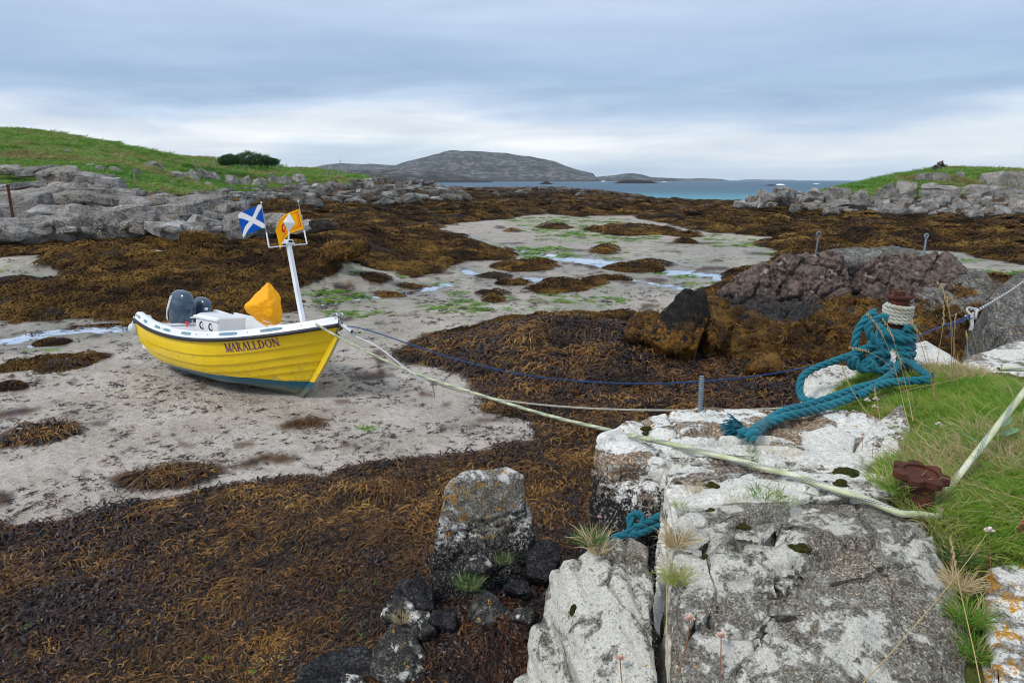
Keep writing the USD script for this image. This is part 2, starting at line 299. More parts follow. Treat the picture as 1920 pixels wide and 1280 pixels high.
SAND = [[(-900, 1040), (0, 982), (60, 985), (150, 962), (280, 942), (400, 920), (560, 902), (605, 905), (640, 882), (760, 868), (790, 850), (860, 852), (910, 856), (960, 840), (1010, 850), (1020, 830), (985, 795), (955, 772), (915, 740), (902, 715), (865, 703), (830, 690), (770, 672),
         (740, 652), (830, 628), (880, 618), (950, 595), (1060, 582), (1180, 577), (1240, 592), (1350, 540), (1390, 505), (1475, 492), (1485, 476), (1440, 458), (1380, 452), (1330, 450), (1275, 442), (1300, 428), (1240, 416), (1190, 407), (1050, 404), (990, 406), (940, 412), (850, 419), (800, 430),
         (815, 440), (870, 448), (930, 465), (990, 478), (930, 488), (850, 498), (790, 516), (700, 522), (620, 540), (575, 560), (640, 574), (560, 582), (480, 592), (250, 612), (190, 602), (110, 596), (0, 592), (-900, 600)],
        [(-600, 522), (60, 520), (95, 535), (155, 545), (80, 556), (-600, 556)],
        [(1685, 476), (1740, 470), (1800, 474), (1870, 488), (1925, 497), (2100, 505), (2500, 560), (2100, 575), (1920, 530), (1800, 512), (1735, 492)],
        [(1265, 431), (1300, 428), (1350, 437), (1490, 446), (1480, 455), (1330, 452), (1290, 446)], [(1540, 462), (1590, 460), (1585, 468), (1545, 470)], [(1410, 428), (1445, 427), (1440, 433), (1412, 434)],
        [(280, 520), (340, 515), (355, 522), (300, 527)], [(400, 530), (440, 527), (438, 533), (405, 535)], [(560, 590), (640, 560), (600, 545), (540, 560)]]
def ell(cx, cy, rx, ry, rot=0): return affinity.rotate(affinity.scale(shapely.Point(cx, cy).buffer(1.0, 12), rx, ry), rot)
CL6 = [(480, 768, 50, 8), (315, 810, 65, 14), (470, 818, 70, 12), (320, 865, 70, 16), (850, 755, 75, 10), (905, 840, 100, 12), (980, 780, 80, 16), (1060, 710, 150, 26), (1190, 775, 80, 8), (1220, 812, 170, 20), (1385, 722, 45, 10),
       (1460, 640, 90, 10), (1440, 615, 35, 6), (1620, 715, 140, 22), (1760, 778, 40, 8), (1620, 532, 200, 22), (1190, 510, 60, 8), (990, 530, 50, 6), (945, 515, 25, 4), (610, 520, 40, 8), (660, 560, 40, 10), (850, 645, 150, 18)]
CLUMPS = [(600 + .3646 * a, 240 + .3646 * b, .3646 * rx, .3646 * ry + 1.0, 0) for a, b, rx, ry in CL6] + [
    (65, 690, 155, 11, -8), (25, 730, 40, 8, -5), (30, 774, 48, 8, -6), (62, 820, 80, 16, -8), (0, 935, 18, 14, 0), (320, 888, 128, 15, -9), (498, 868, 52, 10, -4), (550, 794, 38, 9, -8), (183, 797, 18, 4, 0), (348, 828, 20, 4, -4), (92, 643, 45, 8, -3),
    (40, 563, 60, 12, 0), (60, 596, 70, 14, 0), (680, 712, 45, 6, -4), (655, 748, 18, 3, 0), (700, 870, 30, 5, -4), (805, 738, 18, 4, 0), (920, 795, 26, 6, 6), (935, 768, 40, 8, 4), (660, 835, 22, 3, 0), (500, 756, 14, 2, 0), (1150, 430, 60, 7, 0)]
CHANNEL = [shapely.LineString(p).buffer(w) for p, w in (([(790, 447), (880, 452), (960, 470), (1040, 484), (1120, 492), (1200, 500), (1300, 512), (1380, 522)], 4), ([(1040, 484), (1110, 497), (1200, 504)], 4), ([(590, 572), (660, 562), (740, 550), (800, 540), (850, 530)], 3.5),
    ([(-300, 640), (0, 636), (90, 622), (180, 618), (260, 612)], 7), ([(-300, 655), (0, 655), (120, 640)], 4), ([(870, 510), (950, 520), (1010, 519)], 3), ([(1180, 520), (1300, 540)], 3))]
ALGAE = [ell(1085, 422, 95, 12), ell(1120, 446, 120, 9), ell(1000, 432, 40, 5), ell(1400, 456, 110, 8), ell(1330, 446, 60, 6), ell(850, 576, 70, 6), ell(980, 577, 140, 7), ell(1080, 560, 100, 6), ell(75, 662, 70, 9, -5), ell(900, 456, 60, 5), ell(960, 468, 90, 6), ell(1010, 482, 70, 4), ell(1720, 497, 70, 9), ell(1850, 515, 90, 10), ell(700, 800, 40, 5), ell(620, 560, 60, 8), ell(660, 590, 60, 6), ell(1060, 415, 130, 8)]
_sand = shapely.union_all([Polygon(p).buffer(0) for p in SAND]); _clump = shapely.union_all([ell(*q) for q in CLUMPS])
_chan = shapely.union_all(CHANNEL); _alg = shapely.union_all(ALGAE)
for g_ in (_sand, _clump, _chan, _alg): shapely.prepare(g_)
def masks(x, y):
    """wrack, damp, algae, channel at ground points"""
    d = np.maximum(np.hypot(x, y), 2.0)
    P = np.stack([x, y, np.zeros_like(x)], -1)
    # noise whose grain grows with the distance, as tide marks do down the bay
    P = np.stack([np.arctan2(x, y) * 12, np.log(d) * 12, np.zeros_like(x)], -1); lod = 1.0
    amp = 0.022 * d
    q1, q2 = noise3(P / lod, 0.9, 4, 3) - .5, noise3(P / lod, 0.9, 4, 17) - .5
    px, py = proj0(x + 2.4 * amp * q1, y + 3.6 * amp * q2)
    rough = noise3(P / lod, 3.0, 3, 31)
    ins = shapely.contains_xy(_sand, px, py); ahead = y > 1.0
    w = np.where(ins & ahead, 0.0, 1.0)
    w = np.where(shapely.contains_xy(_clump, px, py), 1.0, w)
    # smaller weed scraps, thicker towards the middle of the bay
    scat = noise3(P / lod, 1.7, 4, 57)
    thr = np.interp(py, [400, 430, 520, 600, 680, 1000], [.73, .70, .685, .71, .76, .79])
    w = np.where(ins & (scat > thr), 1.0, w)
    damp = np.where(shapely.contains_xy(_chan.buffer(7), px, py), 1.0, 0.0)
    damp = np.maximum(damp, np.interp(py, [440, 480, 560, 600, 650, 690], [.3, .75, .65, .5, .3, 0]) * np.clip((noise3(P / lod, .9, 5, 77) - .36) * 5, 0, 1))
    chan = np.where(shapely.contains_xy(_chan, px, py), 1.0, 0.0)
    alg = np.where(shapely.contains_xy(_alg, px, py), 1.0, 0.0)
    alg = np.maximum(alg, np.where(ins, np.interp(py, [430, 470, 560, 620, 660], [.15, .5, .55, .25, 0]) * (rough > .52), 0))
    return w, damp, alg, chan
def grass_mask(x, y):
    a = x / np.maximum(y, 1); px = 960 + 1314.5 * a; z = far_height(x, y)
    n = (noise3(np.stack([x, y, 0 * x], -1), 0.12, 4, 5) - .5)
    left = (px < 700) & (y > np.interp(px, [-600, 0, 120, 240, 400, 520, 700], [44, 44, 46, 50, 56, 84, 94]) + 8 * n)
    right = (px > 1540) & (y > np.interp(px, [1540, 1600, 1765, 1920, 2300], [62, 59, 60, 63, 62]) + 6 * n) & (y < 130) & (z > 0.6)
    return left & (z > 1.25), right

def ground_height(x, y, w=None, chan=None, wh=1.0):
    P = np.stack([x, y, np.zeros_like(x)], -1); d = np.hypot(x, y)
    z = far_height(x, y)
    if w is None: w, _, _, chan = masks(x, y)
    far = np.clip((d - 14) / 40, 0, 1)
    z = z + (noise3(P, 0.35, 3, 9) - .5) * 0.10 + (noise3(P, 2.2, 3, 19) - .5) * 0.045
    lump = np.clip(noise3(P, 0.55, 4, 41) - .40, 0, 1) * (0.40 + 0.75 * far) + noise3(P, 2.5, 4, 43) * 0.10
    z = z + np.clip(w, 0, 1) ** 1.5 * wh * (lump * np.clip(d / 9, 0.6, 1.0) + 0.02)
    z = z - chan * (0.02 + .06 * noise3(P, .9, 3, 91))
    # the wrack heap on the right and the weed ledges on the left
    z = z + 0.42 * np.exp(-(((x - 1.35) / 1.5) ** 2 + ((y - 12.6) / 1.1) ** 2)) + 0.3 * np.exp(-(((x - .9) / 1.2) ** 2 + ((y - 11.2) / 1.2) ** 2))
    z = z + 0.36 * np.exp(-(((x - .1) / .75) ** 2 + ((y - 3.95) / .6) ** 2)) + .10 * np.exp(-(((x + .5) / .8) ** 2 + ((y - 3.6) / .8) ** 2))
    z = z + .55 * np.exp(-(((x + 5.9) / 1.5) ** 2 + ((y - 21.5) / 1.4) ** 2)) + .4 * np.exp(-(((x + 12) / 3.5) ** 2 + ((y - 22.5) / 1.3) ** 2))
    return z
rr = np.geomspace(0.9, 420, 640)
ph = np.concatenate([np.linspace(-PI, -1.0, 26)[:-1], np.linspace(-1.0, -.72, 30)[:-1], np.linspace(-.72, .72, 780), np.linspace(.72, 1.0, 30)[1:], np.linspace(1.0, PI, 26)[1:]])
X, Y = rr[:, None] * np.sin(ph)[None], rr[:, None] * np.cos(ph)[None]
gw, gd_, ga_, gc_ = masks(X, Y)
wide = gaussian_filter(gw, (9, 14)); wh = np.clip((wide - .5) / .45, .08, 1)
gw = gaussian_filter(gw, (.8, .8)); gcs = gaussian_filter(gc_, 1.2); ga_ = gaussian_filter(ga_, 1.5); gd_ = gaussian_filter(gd_, 2.5)
GL, GR = grass_mask(X, Y)
gw = np.where(GL | GR, 0, gw)
Z = ground_height(X, Y, gaussian_filter(gw, (1.2, 2.0)), gcs, wh)
Pn = np.stack([X, Y, 0 * X], -1)
Z = Z + np.where(GL | GR, (noise3(Pn, .22, 4, 71) - .5) * 1.5 * np.clip((Y - 50) / 40, .3, 1) + (noise3(Pn, 1.1, 3, 73) - .5) * .45, 0)
nr, nph = X.shape
V = np.stack([X, Y, Z], -1).reshape(-1, 3)
i_, j_ = np.meshgrid(np.arange(nr - 1), np.arange(nph - 1), indexing='ij')
Q = np.stack([i_ * nph + j_, (i_ + 1) * nph + j_, (i_ + 1) * nph + j_ + 1, i_ * nph + j_ + 1], -1).reshape(-1, 4)
Q = Q[:, ::-1]
# the patch under the viewer's feet
V = np.vstack([V, [[0, 0, 0.0]]]); cidx = len(V) - 1
fan = np.stack([np.full(nph - 1, cidx), np.arange(1, nph), np.arange(nph - 1)], 1)
tris = np.vstack([Q[:, [0, 1, 2]], Q[:, [0, 2, 3]], fan])
if np.cross(V[tris[0, 1]] - V[tris[0, 0]], V[tris[0, 2]] - V[tris[0, 0]])[2] < 0: tris = tris[:, ::-1]
gl, gr_ = np.append(GL.ravel(), False), np.append(GR.ravel(), False)
attrs = {k: np.append(a.ravel(), 1.0 if k == 'wrack' else 0.0) for k, a in (('wrack', gw), ('damp', gd_), ('algae', ga_))}
def sub_mesh(sel):
    f = tris[sel]; u, inv = np.unique(f, return_inverse=True)
    return trimesh.Trimesh(V[u], inv.reshape(-1, 3), process=False), u
selL = gl[tris].all(1); selR = gr_[tris].all(1)
mb, u = sub_mesh(~(selL | selR))
obj('beach', mb, beach_mat, smooth=True, prim={k: a[u] for k, a in attrs.items()}, kind='structure')
obj('grassy_hill', sub_mesh(selL)[0], turf_mat, smooth=True, kind='structure')
obj('grassy_headland', sub_mesh(selR)[0], turf_mat, smooth=True, kind='structure')
GT = cKDTree(np.stack([np.log(np.maximum(np.hypot(X, Y), .9)).ravel() * 4, np.arctan2(X, Y).ravel() * 4], 1)); Zf = Z.ravel(); Wf = gw.ravel(); Af = ga_.ravel()
GLf, GRf = GL.ravel(), GR.ravel()
def gidx(x, y):
    return GT.query(np.stack([np.log(np.maximum(np.hypot(x, y), .9)) * 4, np.arctan2(x, y) * 4], -1))[1]
def gz(x, y): return Zf[gidx(np.asarray(x, float), np.asarray(y, float))]

# sea: a sheet to the horizon
SEA = -0.8
sx = np.concatenate([-np.geomspace(14000, 60, 14), np.linspace(-40, 40, 5), np.geomspace(60, 14000, 14)])
sy = np.geomspace(85, 12000, 40)
SX, SY = np.meshgrid(sx, sy, indexing='ij')
i_, j_ = np.meshgrid(np.arange(len(sx) - 1), np.arange(len(sy) - 1), indexing='ij'); n_ = len(sy)
q_ = np.stack([i_ * n_ + j_, (i_ + 1) * n_ + j_, (i_ + 1) * n_ + j_ + 1, i_ * n_ + j_ + 1], -1).reshape(-1, 4)
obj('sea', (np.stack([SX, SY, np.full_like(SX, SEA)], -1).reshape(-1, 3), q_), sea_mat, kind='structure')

# shallow run-off water lying in the channels of the sand
water_mat = mat('shallow_water', {'g': ('geometry', {}), 'n': NZ(5, 3), 'bump': ('bump', {'strength': 0.25, 'distance': 0.02}), 'fr': ('fresnel', {'IOR': 1.33}),
    't': ('transparent_bsdf', {'color': (0.92, 0.94, 0.92)}), 'gl': ('glossy_bsdf', {'color': (1, 1, 1), 'roughness': 0.03}), 'mx': ('mix_closure', {})},
    [('g.position', 'n.vector'), ('n.fac', 'bump.height'), ('bump.normal', 'gl.normal'), ('fr.fac', 'mx.fac'), ('t.BSDF', 'mx.closure1'), ('gl.BSDF', 'mx.closure2')], surface='mx.closure')
selw = (gcs > .12); fm = selw.ravel()[Q].any(1) & (Y.ravel()[Q].mean(1) > 5) & (Y.ravel()[Q].mean(1) < 60) & (np.abs(np.arctan2(X, Y)).ravel()[Q].max(1) < .8)
fq = Q[fm][:, ::-1]; u, inv = np.unique(fq, return_inverse=True)
base_ = far_height(V[u][:, 0], V[u][:, 1]) + (noise3(np.stack([V[u][:, 0], V[u][:, 1], 0 * u], -1), 0.35, 3, 9) - .5) * 0.10
wv = np.stack([V[u][:, 0], V[u][:, 1], base_ - 0.028], -1)
obj('shallow_water', (wv, inv.reshape(-1, 4)), water_mat, smooth=True, kind='structure')

# the islands across the bay
def island(name, sil, d, depth, foot, seed, m=island_mat, rough=1.0, label=None):
    px = np.array([s[0] for s in sil], float); py = np.array([s[1] for s in sil], float)
    xs = np.linspace(px[0], px[-1], 240); crest = np.interp(xs, px, py)
    crest = gaussian_filter(crest, 2.0)
    ds = np.linspace(-1, 1, 60)
    U, W = np.meshgrid(xs, ds, indexing='ij')
    top = np.array([at_d(a, b, d)[2] for a, b in zip(xs, crest)]) - SEA
    edge = np.clip(np.minimum(xs - xs[0], xs[-1] - xs) / 14, 0, 1)
    prof = np.clip(1 - np.abs(W) ** 1.7, 0, 1)
    yy = d + W * depth; xx = (U - 960) / (FPX * 1.027) * yy
    P = np.stack([xx, yy, 0 * xx], -1) / (depth * .22)
    zz = SEA - foot + (top * edge)[:, None] * prof + foot * prof + (noise3(P, 1.0, 5, seed) - .5) * top.max() * .16 * prof * rough * (np.abs(W) > .02)
    i, j = np.meshgrid(np.arange(len(xs) - 1), np.arange(len(ds) - 1), indexing='ij'); n = len(ds)
    q = np.stack([i * n + j, (i + 1) * n + j, (i + 1) * n + j + 1, i * n + j + 1], -1).reshape(-1, 4)
    return obj(name, (np.stack([xx, yy, zz], -1).reshape(-1, 3), q), m, smooth=True, kind='structure')
island('island', [(690, 333), (735, 314), (755, 305), (780, 299), (805, 293), (830, 287), (850, 284), (880, 283), (905, 284), (925, 287), (955, 288), (985, 294), (1010, 299), (1040, 306), (1060, 311), (1075, 316), (1095, 322), (1115, 328), (1126, 336)], 2500, 330, 4, 1)
island('island', [(1100, 335), (1125, 331), (1150, 329), (1170, 326), (1185, 325), (1200, 327), (1220, 332), (1260, 334.5), (1275, 336.5)], 2900, 200, 4, 2)
island('island', [(1215, 336.5), (1240, 334), (1290, 335), (1315, 334), (1345, 335.5), (1370, 337)], 4200, 200, 3, 3)
island('island', [(1380, 337.6), (1400, 336.6), (1418, 336.4), (1440, 337.2), (1500, 337.6)], 6000, 200, 3, 4)
island('distant_hills', [(560, 322), (610, 309), (640, 306), (680, 308), (720, 309), (760, 312), (800, 318), (840, 334)], 3300, 300, 4, 5)
low_mat = island_mat
island('low_peninsula', [(610, 335), (660, 320), (700, 319), (740, 318), (780, 321), (820, 322), (850, 326), (880, 333), (925, 336.6)], 1300, 120, 3, 6)
for k, (a, b, h, d) in enumerate([(1150, 1235, 337.3, 900), (1010, 1040, 339.5, 700), (1430, 1470, 346, 520)]):
    island('skerry', [(a, h + 3), (a + (b - a) * .3, h), (a + (b - a) * .6, h + .4), (b, h + 3)], d, 8, 1, 20 + k, rough=2.0)

# sea air: thin haze over the whole bay
haze_mat = mat('sea_air', {'v': ('principled_volume', {'color': (0.80, 0.89, 1.0), 'density': 0.000075, 'anisotropy': 0.0})}, [], surface=None, volume='v.volume')
hz = trimesh.creation.box([29000, 13400, 172]); hz.apply_translation((0, 6000, 79))
obj('haze', hz, haze_mat, kind='stuff')
# ---------------------------------------------------------------- rock
DIRS = trimesh.creation.icosphere(1).vertices
def hull(pts, r=0.05):
    pts = np.asarray(pts, float)
    r = np.broadcast_to(np.asarray(r, float), (len(pts),))
    return m3.Manifold.hull_points((pts[:, None] + r[:, None, None] * DIRS[None]).reshape(-1, 3).astype(np.float32))
def vnormals(tm):
    v, f = np.asarray(tm.vertices), np.asarray(tm.faces)
    fn = np.cross(v[f[:, 1]] - v[f[:, 0]], v[f[:, 2]] - v[f[:, 0]]); n = np.zeros_like(v)
    for k in range(3): np.add.at(n, f[:, k], fn)
    return n / np.maximum(np.linalg.norm(n, axis=1, keepdims=True), 1e-12)
def soften(mf, r):
    """Wears the edges of a solid round: shrunk, then grown again by r."""
    tm = arr(mf.refine_to_length(r * .8)); tm.merge_vertices(); trimesh.smoothing.filter_laplacian(tm, iterations=9, lamb=.6)
    return man(tm)
def weather(mf, res, amp, f, seed, strata=None, s_amp=0.0, s_f=8.0, joints=0, j_depth=0.03, j_w=0.02, fine=0.3, smooth=0, dips=(), steps=None, jdir=None, jan=2.5):
    """Refines a solid and wears it: broad swells, layered relief along the bedding, open joints, pits."""
    mf = mf.refine_to_length(res)
    tm = arr(mf); tm.merge_vertices()
    if smooth: trimesh.smoothing.filter_taubin(tm, iterations=smooth)
    v = np.array(tm.vertices); n = vnormals(tm)
    h = amp * 2 * (noise3(v, f, 4, seed) - .5) + amp * fine * 2 * (noise3(v, f * 5, 3, seed + 5) - .5)
    if strata is not None:
        sdir = np.asarray(strata, float); sdir /= np.linalg.norm(sdir)
        w = v + 0.12 * (noise3(v, 2.0, 3, seed + 9)[:, None] - .5)
        along = w @ sdir
        q = np.stack([along * s_f, w @ np.cross(sdir, [0.3, 0.2, 1]) * 0.9, w @ np.cross(sdir, [1, .1, 0]) * 0.9], 1)
        h = h + s_amp * 2 * (np.abs(noise3(q, 1.0, 3, seed + 11) - .5) * 2 - .35)
    if joints:
        rg = np.random.default_rng(seed); lo, hi = v.min(0), v.max(0)
        s = rg.uniform(lo, hi, (joints, 3)); Ja = np.eye(3)
        if jdir is not None: jd = np.asarray(jdir, float); jd /= np.linalg.norm(jd); Ja = np.eye(3) + (jan - 1) * np.outer(jd, jd)
        wv = v + (np.stack([noise3(v, f * 2, 3, seed + k) for k in (21, 22, 23)], 1) - .5) * np.mean(hi - lo) * .18
        dd = cKDTree(s @ Ja).query(wv @ Ja, k=2)[0]; e = dd[:, 1] - dd[:, 0]
        h = h - j_depth * np.exp(-(e / j_w) ** 2)
    if steps:                                        # beds that stand out and break back one after another
        sd, sf, sa = steps; sd = np.asarray(sd, float); sd = sd / np.linalg.norm(sd)
        q = (v @ sd) * sf + 1.6 * (noise3(v, 1.3, 3, seed + 31) - .5) + .5 * (noise3(v, 6.0, 3, seed + 32) - .5); fr = q - np.floor(q); lay = noise3(np.stack([np.floor(q) * 7.3, 0 * q, 0 * q], 1), 1.0, 1, seed + 33)
        saw = np.where(fr < .8, fr / .8, (1 - fr) / .2)
        patch = np.clip((noise3(v, 1.7, 3, seed + 34) - .36) * 4, .0, 1)
        h = h + sa * (saw - .6) * (.4 + 1.2 * lay) * patch - sa * .9 * np.exp(-((fr - .95) / .06) ** 2) * patch
    v = v + n * h[:, None]
    for (c_, r_, dep) in dips:                       # worn hollows: centre, radii along xyz, depth
        q = (v - np.asarray(c_)) / np.asarray(r_); v = v - n * (dep * np.exp(-(q ** 2).sum(1)))[:, None]
    return trimesh.Trimesh(v, tm.faces, process=False)

def rock_mat(name, stone, lichen=(0.52, 0.51, 0.47), cover=0.5, soft=0.02, sc=1.0, gold=0.0, black=None, weed=None, bump=0.012, speck=0.5, green=0.0, grey=0.35, vary=0.0):
    """Stone with crusts of pale and grey lichen, dark pits, golden lichen spots, a black tide band and weed below given heights."""
    t = 0.5 + (0.5 - cover) * 0.40
    N = {'g': ('geometry', {}), 'sep': ('separate_xyz', {}), 'oi': ('object_info', {}), 'n1': NZ(1.7 / sc, 6, 0.62, 0.3), 'n2': NZ(6.5 / sc, 6, 0.68, 0.5), 'n3': NZ(46 / sc, 5, 0.75), 'n4': NZ(2.9 / sc, 5, 0.65, .4), 'n5': NZ(17 / sc, 5, 0.7, .3), 'off': ('mapping', {'location': (7.7, 3.1, 5.2)}), 'off2': ('mapping', {'location': (-3.7, 8.1, 1.2)}),
         'stone': ramp(*[(0.28 + 0.44 * i / (len(stone) - 1), q) for i, q in enumerate(stone)]), 'grain': ramp((.2, (.2, .2, .2)), (.40, (.65, .64, .63)), (.52, (1.05, 1.05, 1.05)), (.62, (1.9, 1.88, 1.82)), (.75, (3.0, 2.95, 2.8))), 'ms': ('mix', {'mix_type': 'multiply', 'fac': 1.0}),
         'cm': ('mix_float', {'fac': 0.40}), 'cm2': ('mix_float', {'fac': 0.16}), 'cv': step(t - soft, t + soft), 'lc': ramp((0.3, c(*lichen, .70)), (0.5, lichen), (0.72, c(*lichen, 1.12))),
         'gm': ('mix_float', {'fac': .45}), 'gv': step(.505 + (.5 - grey) * .3, .545 + (.5 - grey) * .3), 'gf': ('math', {'math_type': 'multiply', 'value2': .75}), 'mgr': ('mix', {'color2': (.25, .25, .215)}), 'grl': ('mix', {'mix_type': 'multiply', 'fac': 1.0}),
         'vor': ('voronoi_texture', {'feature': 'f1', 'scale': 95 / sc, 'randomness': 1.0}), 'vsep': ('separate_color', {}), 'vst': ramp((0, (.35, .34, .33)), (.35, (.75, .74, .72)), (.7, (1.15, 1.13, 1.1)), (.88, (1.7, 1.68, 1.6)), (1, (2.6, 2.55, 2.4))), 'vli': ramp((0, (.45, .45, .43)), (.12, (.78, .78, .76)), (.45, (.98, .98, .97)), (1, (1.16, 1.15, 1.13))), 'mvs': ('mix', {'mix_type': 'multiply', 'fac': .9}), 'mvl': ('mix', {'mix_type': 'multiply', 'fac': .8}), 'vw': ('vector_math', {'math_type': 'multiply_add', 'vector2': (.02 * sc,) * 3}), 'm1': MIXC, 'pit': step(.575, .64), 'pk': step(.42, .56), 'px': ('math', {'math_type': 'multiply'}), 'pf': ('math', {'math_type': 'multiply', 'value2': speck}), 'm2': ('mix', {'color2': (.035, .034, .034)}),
         'bm': ('mix_float', {'fac': 0.45}), 'bm2': ('mix_float', {'fac': 0.35}), 'bump': ('bump', {'strength': 1.0, 'distance': bump}), 'p': ('principled_bsdf', {'roughness': 0.92, 'specular_ior_level': 0.10})}
    L = [('g.position', f'{n}.vector') for n in ('n1', 'n2', 'n3', 'sep', 'off', 'off2')] + [('off.vector', 'n4.vector'), ('off2.vector', 'n5.vector'), ('n1.fac', 'cm.a'), ('n2.fac', 'cm.b'), ('cm.result', 'cm2.a'), ('n3.fac', 'cm2.b'), ('cm2.result', 'cv.value'), ('n2.fac', 'stone.fac'), ('n3.fac', 'grain.fac'), ('stone.color', 'ms.color1'), ('grain.color', 'ms.color2'),
         ('n4.fac', 'gm.a'), ('n5.fac', 'gm.b'), ('gm.result', 'gv.value'), ('gv.result', 'gf.value1'), ('ms.color', 'mgr.color1'), ('mgr.color2', 'grl.color1') if False else ('gf.value', 'mgr.fac'),
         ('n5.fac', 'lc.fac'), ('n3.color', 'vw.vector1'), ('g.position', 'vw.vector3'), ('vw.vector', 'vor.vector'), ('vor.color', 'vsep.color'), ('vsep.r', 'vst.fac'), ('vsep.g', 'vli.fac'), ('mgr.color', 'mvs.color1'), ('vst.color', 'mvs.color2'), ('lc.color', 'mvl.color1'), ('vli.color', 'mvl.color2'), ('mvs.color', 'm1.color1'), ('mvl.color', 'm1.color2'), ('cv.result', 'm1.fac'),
         ('n3.fac', 'pit.value'), ('n5.fac', 'pk.value'), ('pit.result', 'px.value1'), ('pk.result', 'px.value2'), ('px.value', 'pf.value1'), ('m1.color', 'm2.color1'), ('pf.value', 'm2.fac'), ('n3.fac', 'bm.a'), ('n5.fac', 'bm.b'), ('bm.result', 'bm2.a'), ('cv.result', 'bm2.b'), ('bm2.result', 'bump.height'), ('bump.normal', 'p.normal')]
    last = 'm2.color'
    if gold:
        N |= {'gs': step(0.68 - gold * .1, 0.70 - gold * .1), 'gs2': step(.44, .50), 'gx': ('math', {'math_type': 'multiply'}), 'mg': ('mix', {'color2': (0.46, 0.22, 0.012)}), 'n6': NZ(9 / sc, 5, 0.65)}
        L += [('off.vector', 'n6.vector'), ('n6.fac', 'gs.value'), ('n3.fac', 'gs2.value'), ('gs.result', 'gx.value1'), ('gs2.result', 'gx.value2'), (last, 'mg.color1'), ('gx.value', 'mg.fac')]; last = 'mg.color'
    if green:
        N |= {'es': step(0.64 - green * .1, 0.70 - green * .1), 'me': ('mix', {'color2': (0.085, 0.085, 0.03)}), 'ef': ('math', {'math_type': 'multiply', 'value2': 0.75})}
        L += [('n5.fac', 'es.value'), ('es.result', 'ef.value1'), (last, 'me.color1'), ('ef.value', 'me.fac')]; last = 'me.color'
    for key, band, colr in (('b', black, (0.022, 0.021, 0.022)), ('w', weed, None)):
        if band:
            lo, hi = band
            N |= {key + 'r': ('map_range', {'from_min': lo, 'from_max': hi, 'to_min': 1.0, 'to_max': 0.0, 'clamp': True}), key + 'k': ('mix_float', {'fac': .5}), key + 'n': ('math', {'math_type': 'multiply_add', 'value2': 3.0, 'value3': -1.5}), key + 'a': ('math', {'math_type': 'add'}), key + 's': step(0.44, 0.56), 'm' + key: ('mix', {'color2': colr or (0.2, 0.1, 0.02)})}
            L += [('sep.z', key + 'r.value'), ('n5.fac', key + 'k.a'), ('n3.fac' if key == 'b' else 'n2.fac', key + 'k.b'), (key + 'k.result', key + 'n.value1'), (key + 'r.result', key + 'a.value1'), (key + 'n.value', key + 'a.value2'), (key + 'a.value', key + 's.value'), (last, f'm{key}.color1'), (key + 's.result', f'm{key}.fac')]
            if key == 'b':
                N['bc'] = ramp((0, (.010, .010, .011)), (.72, (.026, .025, .026)), (.84, (.07, .068, .066)), (.94, (.17, .165, .155)), (1, (.30, .29, .27)))
                L += [('vsep.b', 'bc.fac'), ('bc.color', 'mb.color2')]
            if key == 'w':
                N['wc'] = ramp((0.3, (0.020, 0.012, 0.007)), (0.46, (0.09, 0.042, 0.010)), (0.62, (0.24, 0.11, 0.016)), (0.8, (0.38, 0.19, 0.03)))
                N['wcm'] = ('mix_float', {'fac': .5})
                L += [('n3.fac', 'wcm.a'), ('n5.fac', 'wcm.b'), ('wcm.result', 'wc.fac'), ('wc.color', 'mw.color2')]
            last = f'm{key}.color'
    if vary:
        N |= {'vr': ramp((0, (1 - vary,) * 3), (.5, (1, .985, .96)), (1, (1 + vary,) * 3)), 'mv': ('mix', {'mix_type': 'multiply', 'fac': 1.0})}
        L += [('oi.random', 'vr.fac'), (last, 'mv.color1'), ('vr.color', 'mv.color2')]; last = 'mv.color'
    L.append((last, 'p.base_color'))
    N.pop('grl')
    return mat(name, N, L)

M_near = rock_mat('lichened_gneiss', [(0.075, 0.068, 0.058), (0.155, 0.138, 0.115), (0.24, 0.21, 0.175), (0.17, 0.12, 0.08)], lichen=(.54, .52, .465), cover=0.49, sc=0.62, gold=0.1, black=(0.25, 0.6), bump=0.016, speck=0.75, green=0.3, grey=.5)
M_slab = rock_mat('pale_streaked_gneiss', [(0.07, 0.06, 0.05), (0.15, 0.13, 0.105), (0.23, 0.20, 0.165), (0.17, 0.12, 0.08)], lichen=(.56, .545, .49), cover=0.60, sc=0.55, gold=0.1, black=(0.2, 0.7), bump=0.016, speck=0.6, green=0.4, grey=.6)
M_back = rock_mat('tan_lichened_gneiss', [(0.11, 0.08, 0.06), (0.21, 0.155, 0.115), (0.29, 0.23, 0.18), (0.21, 0.16, 0.13)], lichen=(0.68, 0.675, 0.64), cover=0.50, soft=0.008, sc=1.0, gold=0.55, black=(1.08, 1.50), bump=0.012, speck=0.4, grey=.3)
M_pale = rock_mat('pale_crusted_rock', [(0.12, 0.10, 0.085), (0.22, 0.19, 0.16), (0.31, 0.28, 0.24)], lichen=(0.64, 0.625, 0.575), cover=0.60, soft=0.012, sc=0.7, gold=0.15, bump=0.012, speck=0.6, grey=.4)
M_post = rock_mat('black_banded_stone', [(0.08, 0.075, 0.065), (0.19, 0.175, 0.15), (0.30, 0.27, 0.235)], lichen=(0.60, 0.60, 0.585), cover=0.44, soft=0.015, sc=0.6, gold=1.0, black=(0.35, 1.22), bump=0.012, speck=0.5)
M_dark = rock_mat('dark_wet_stone', [(0.010, 0.010, 0.012), (0.022, 0.022, 0.025), (0.045, 0.045, 0.05)], cover=-0.5, sc=0.8, bump=0.010, speck=0.2, grey=-.6)
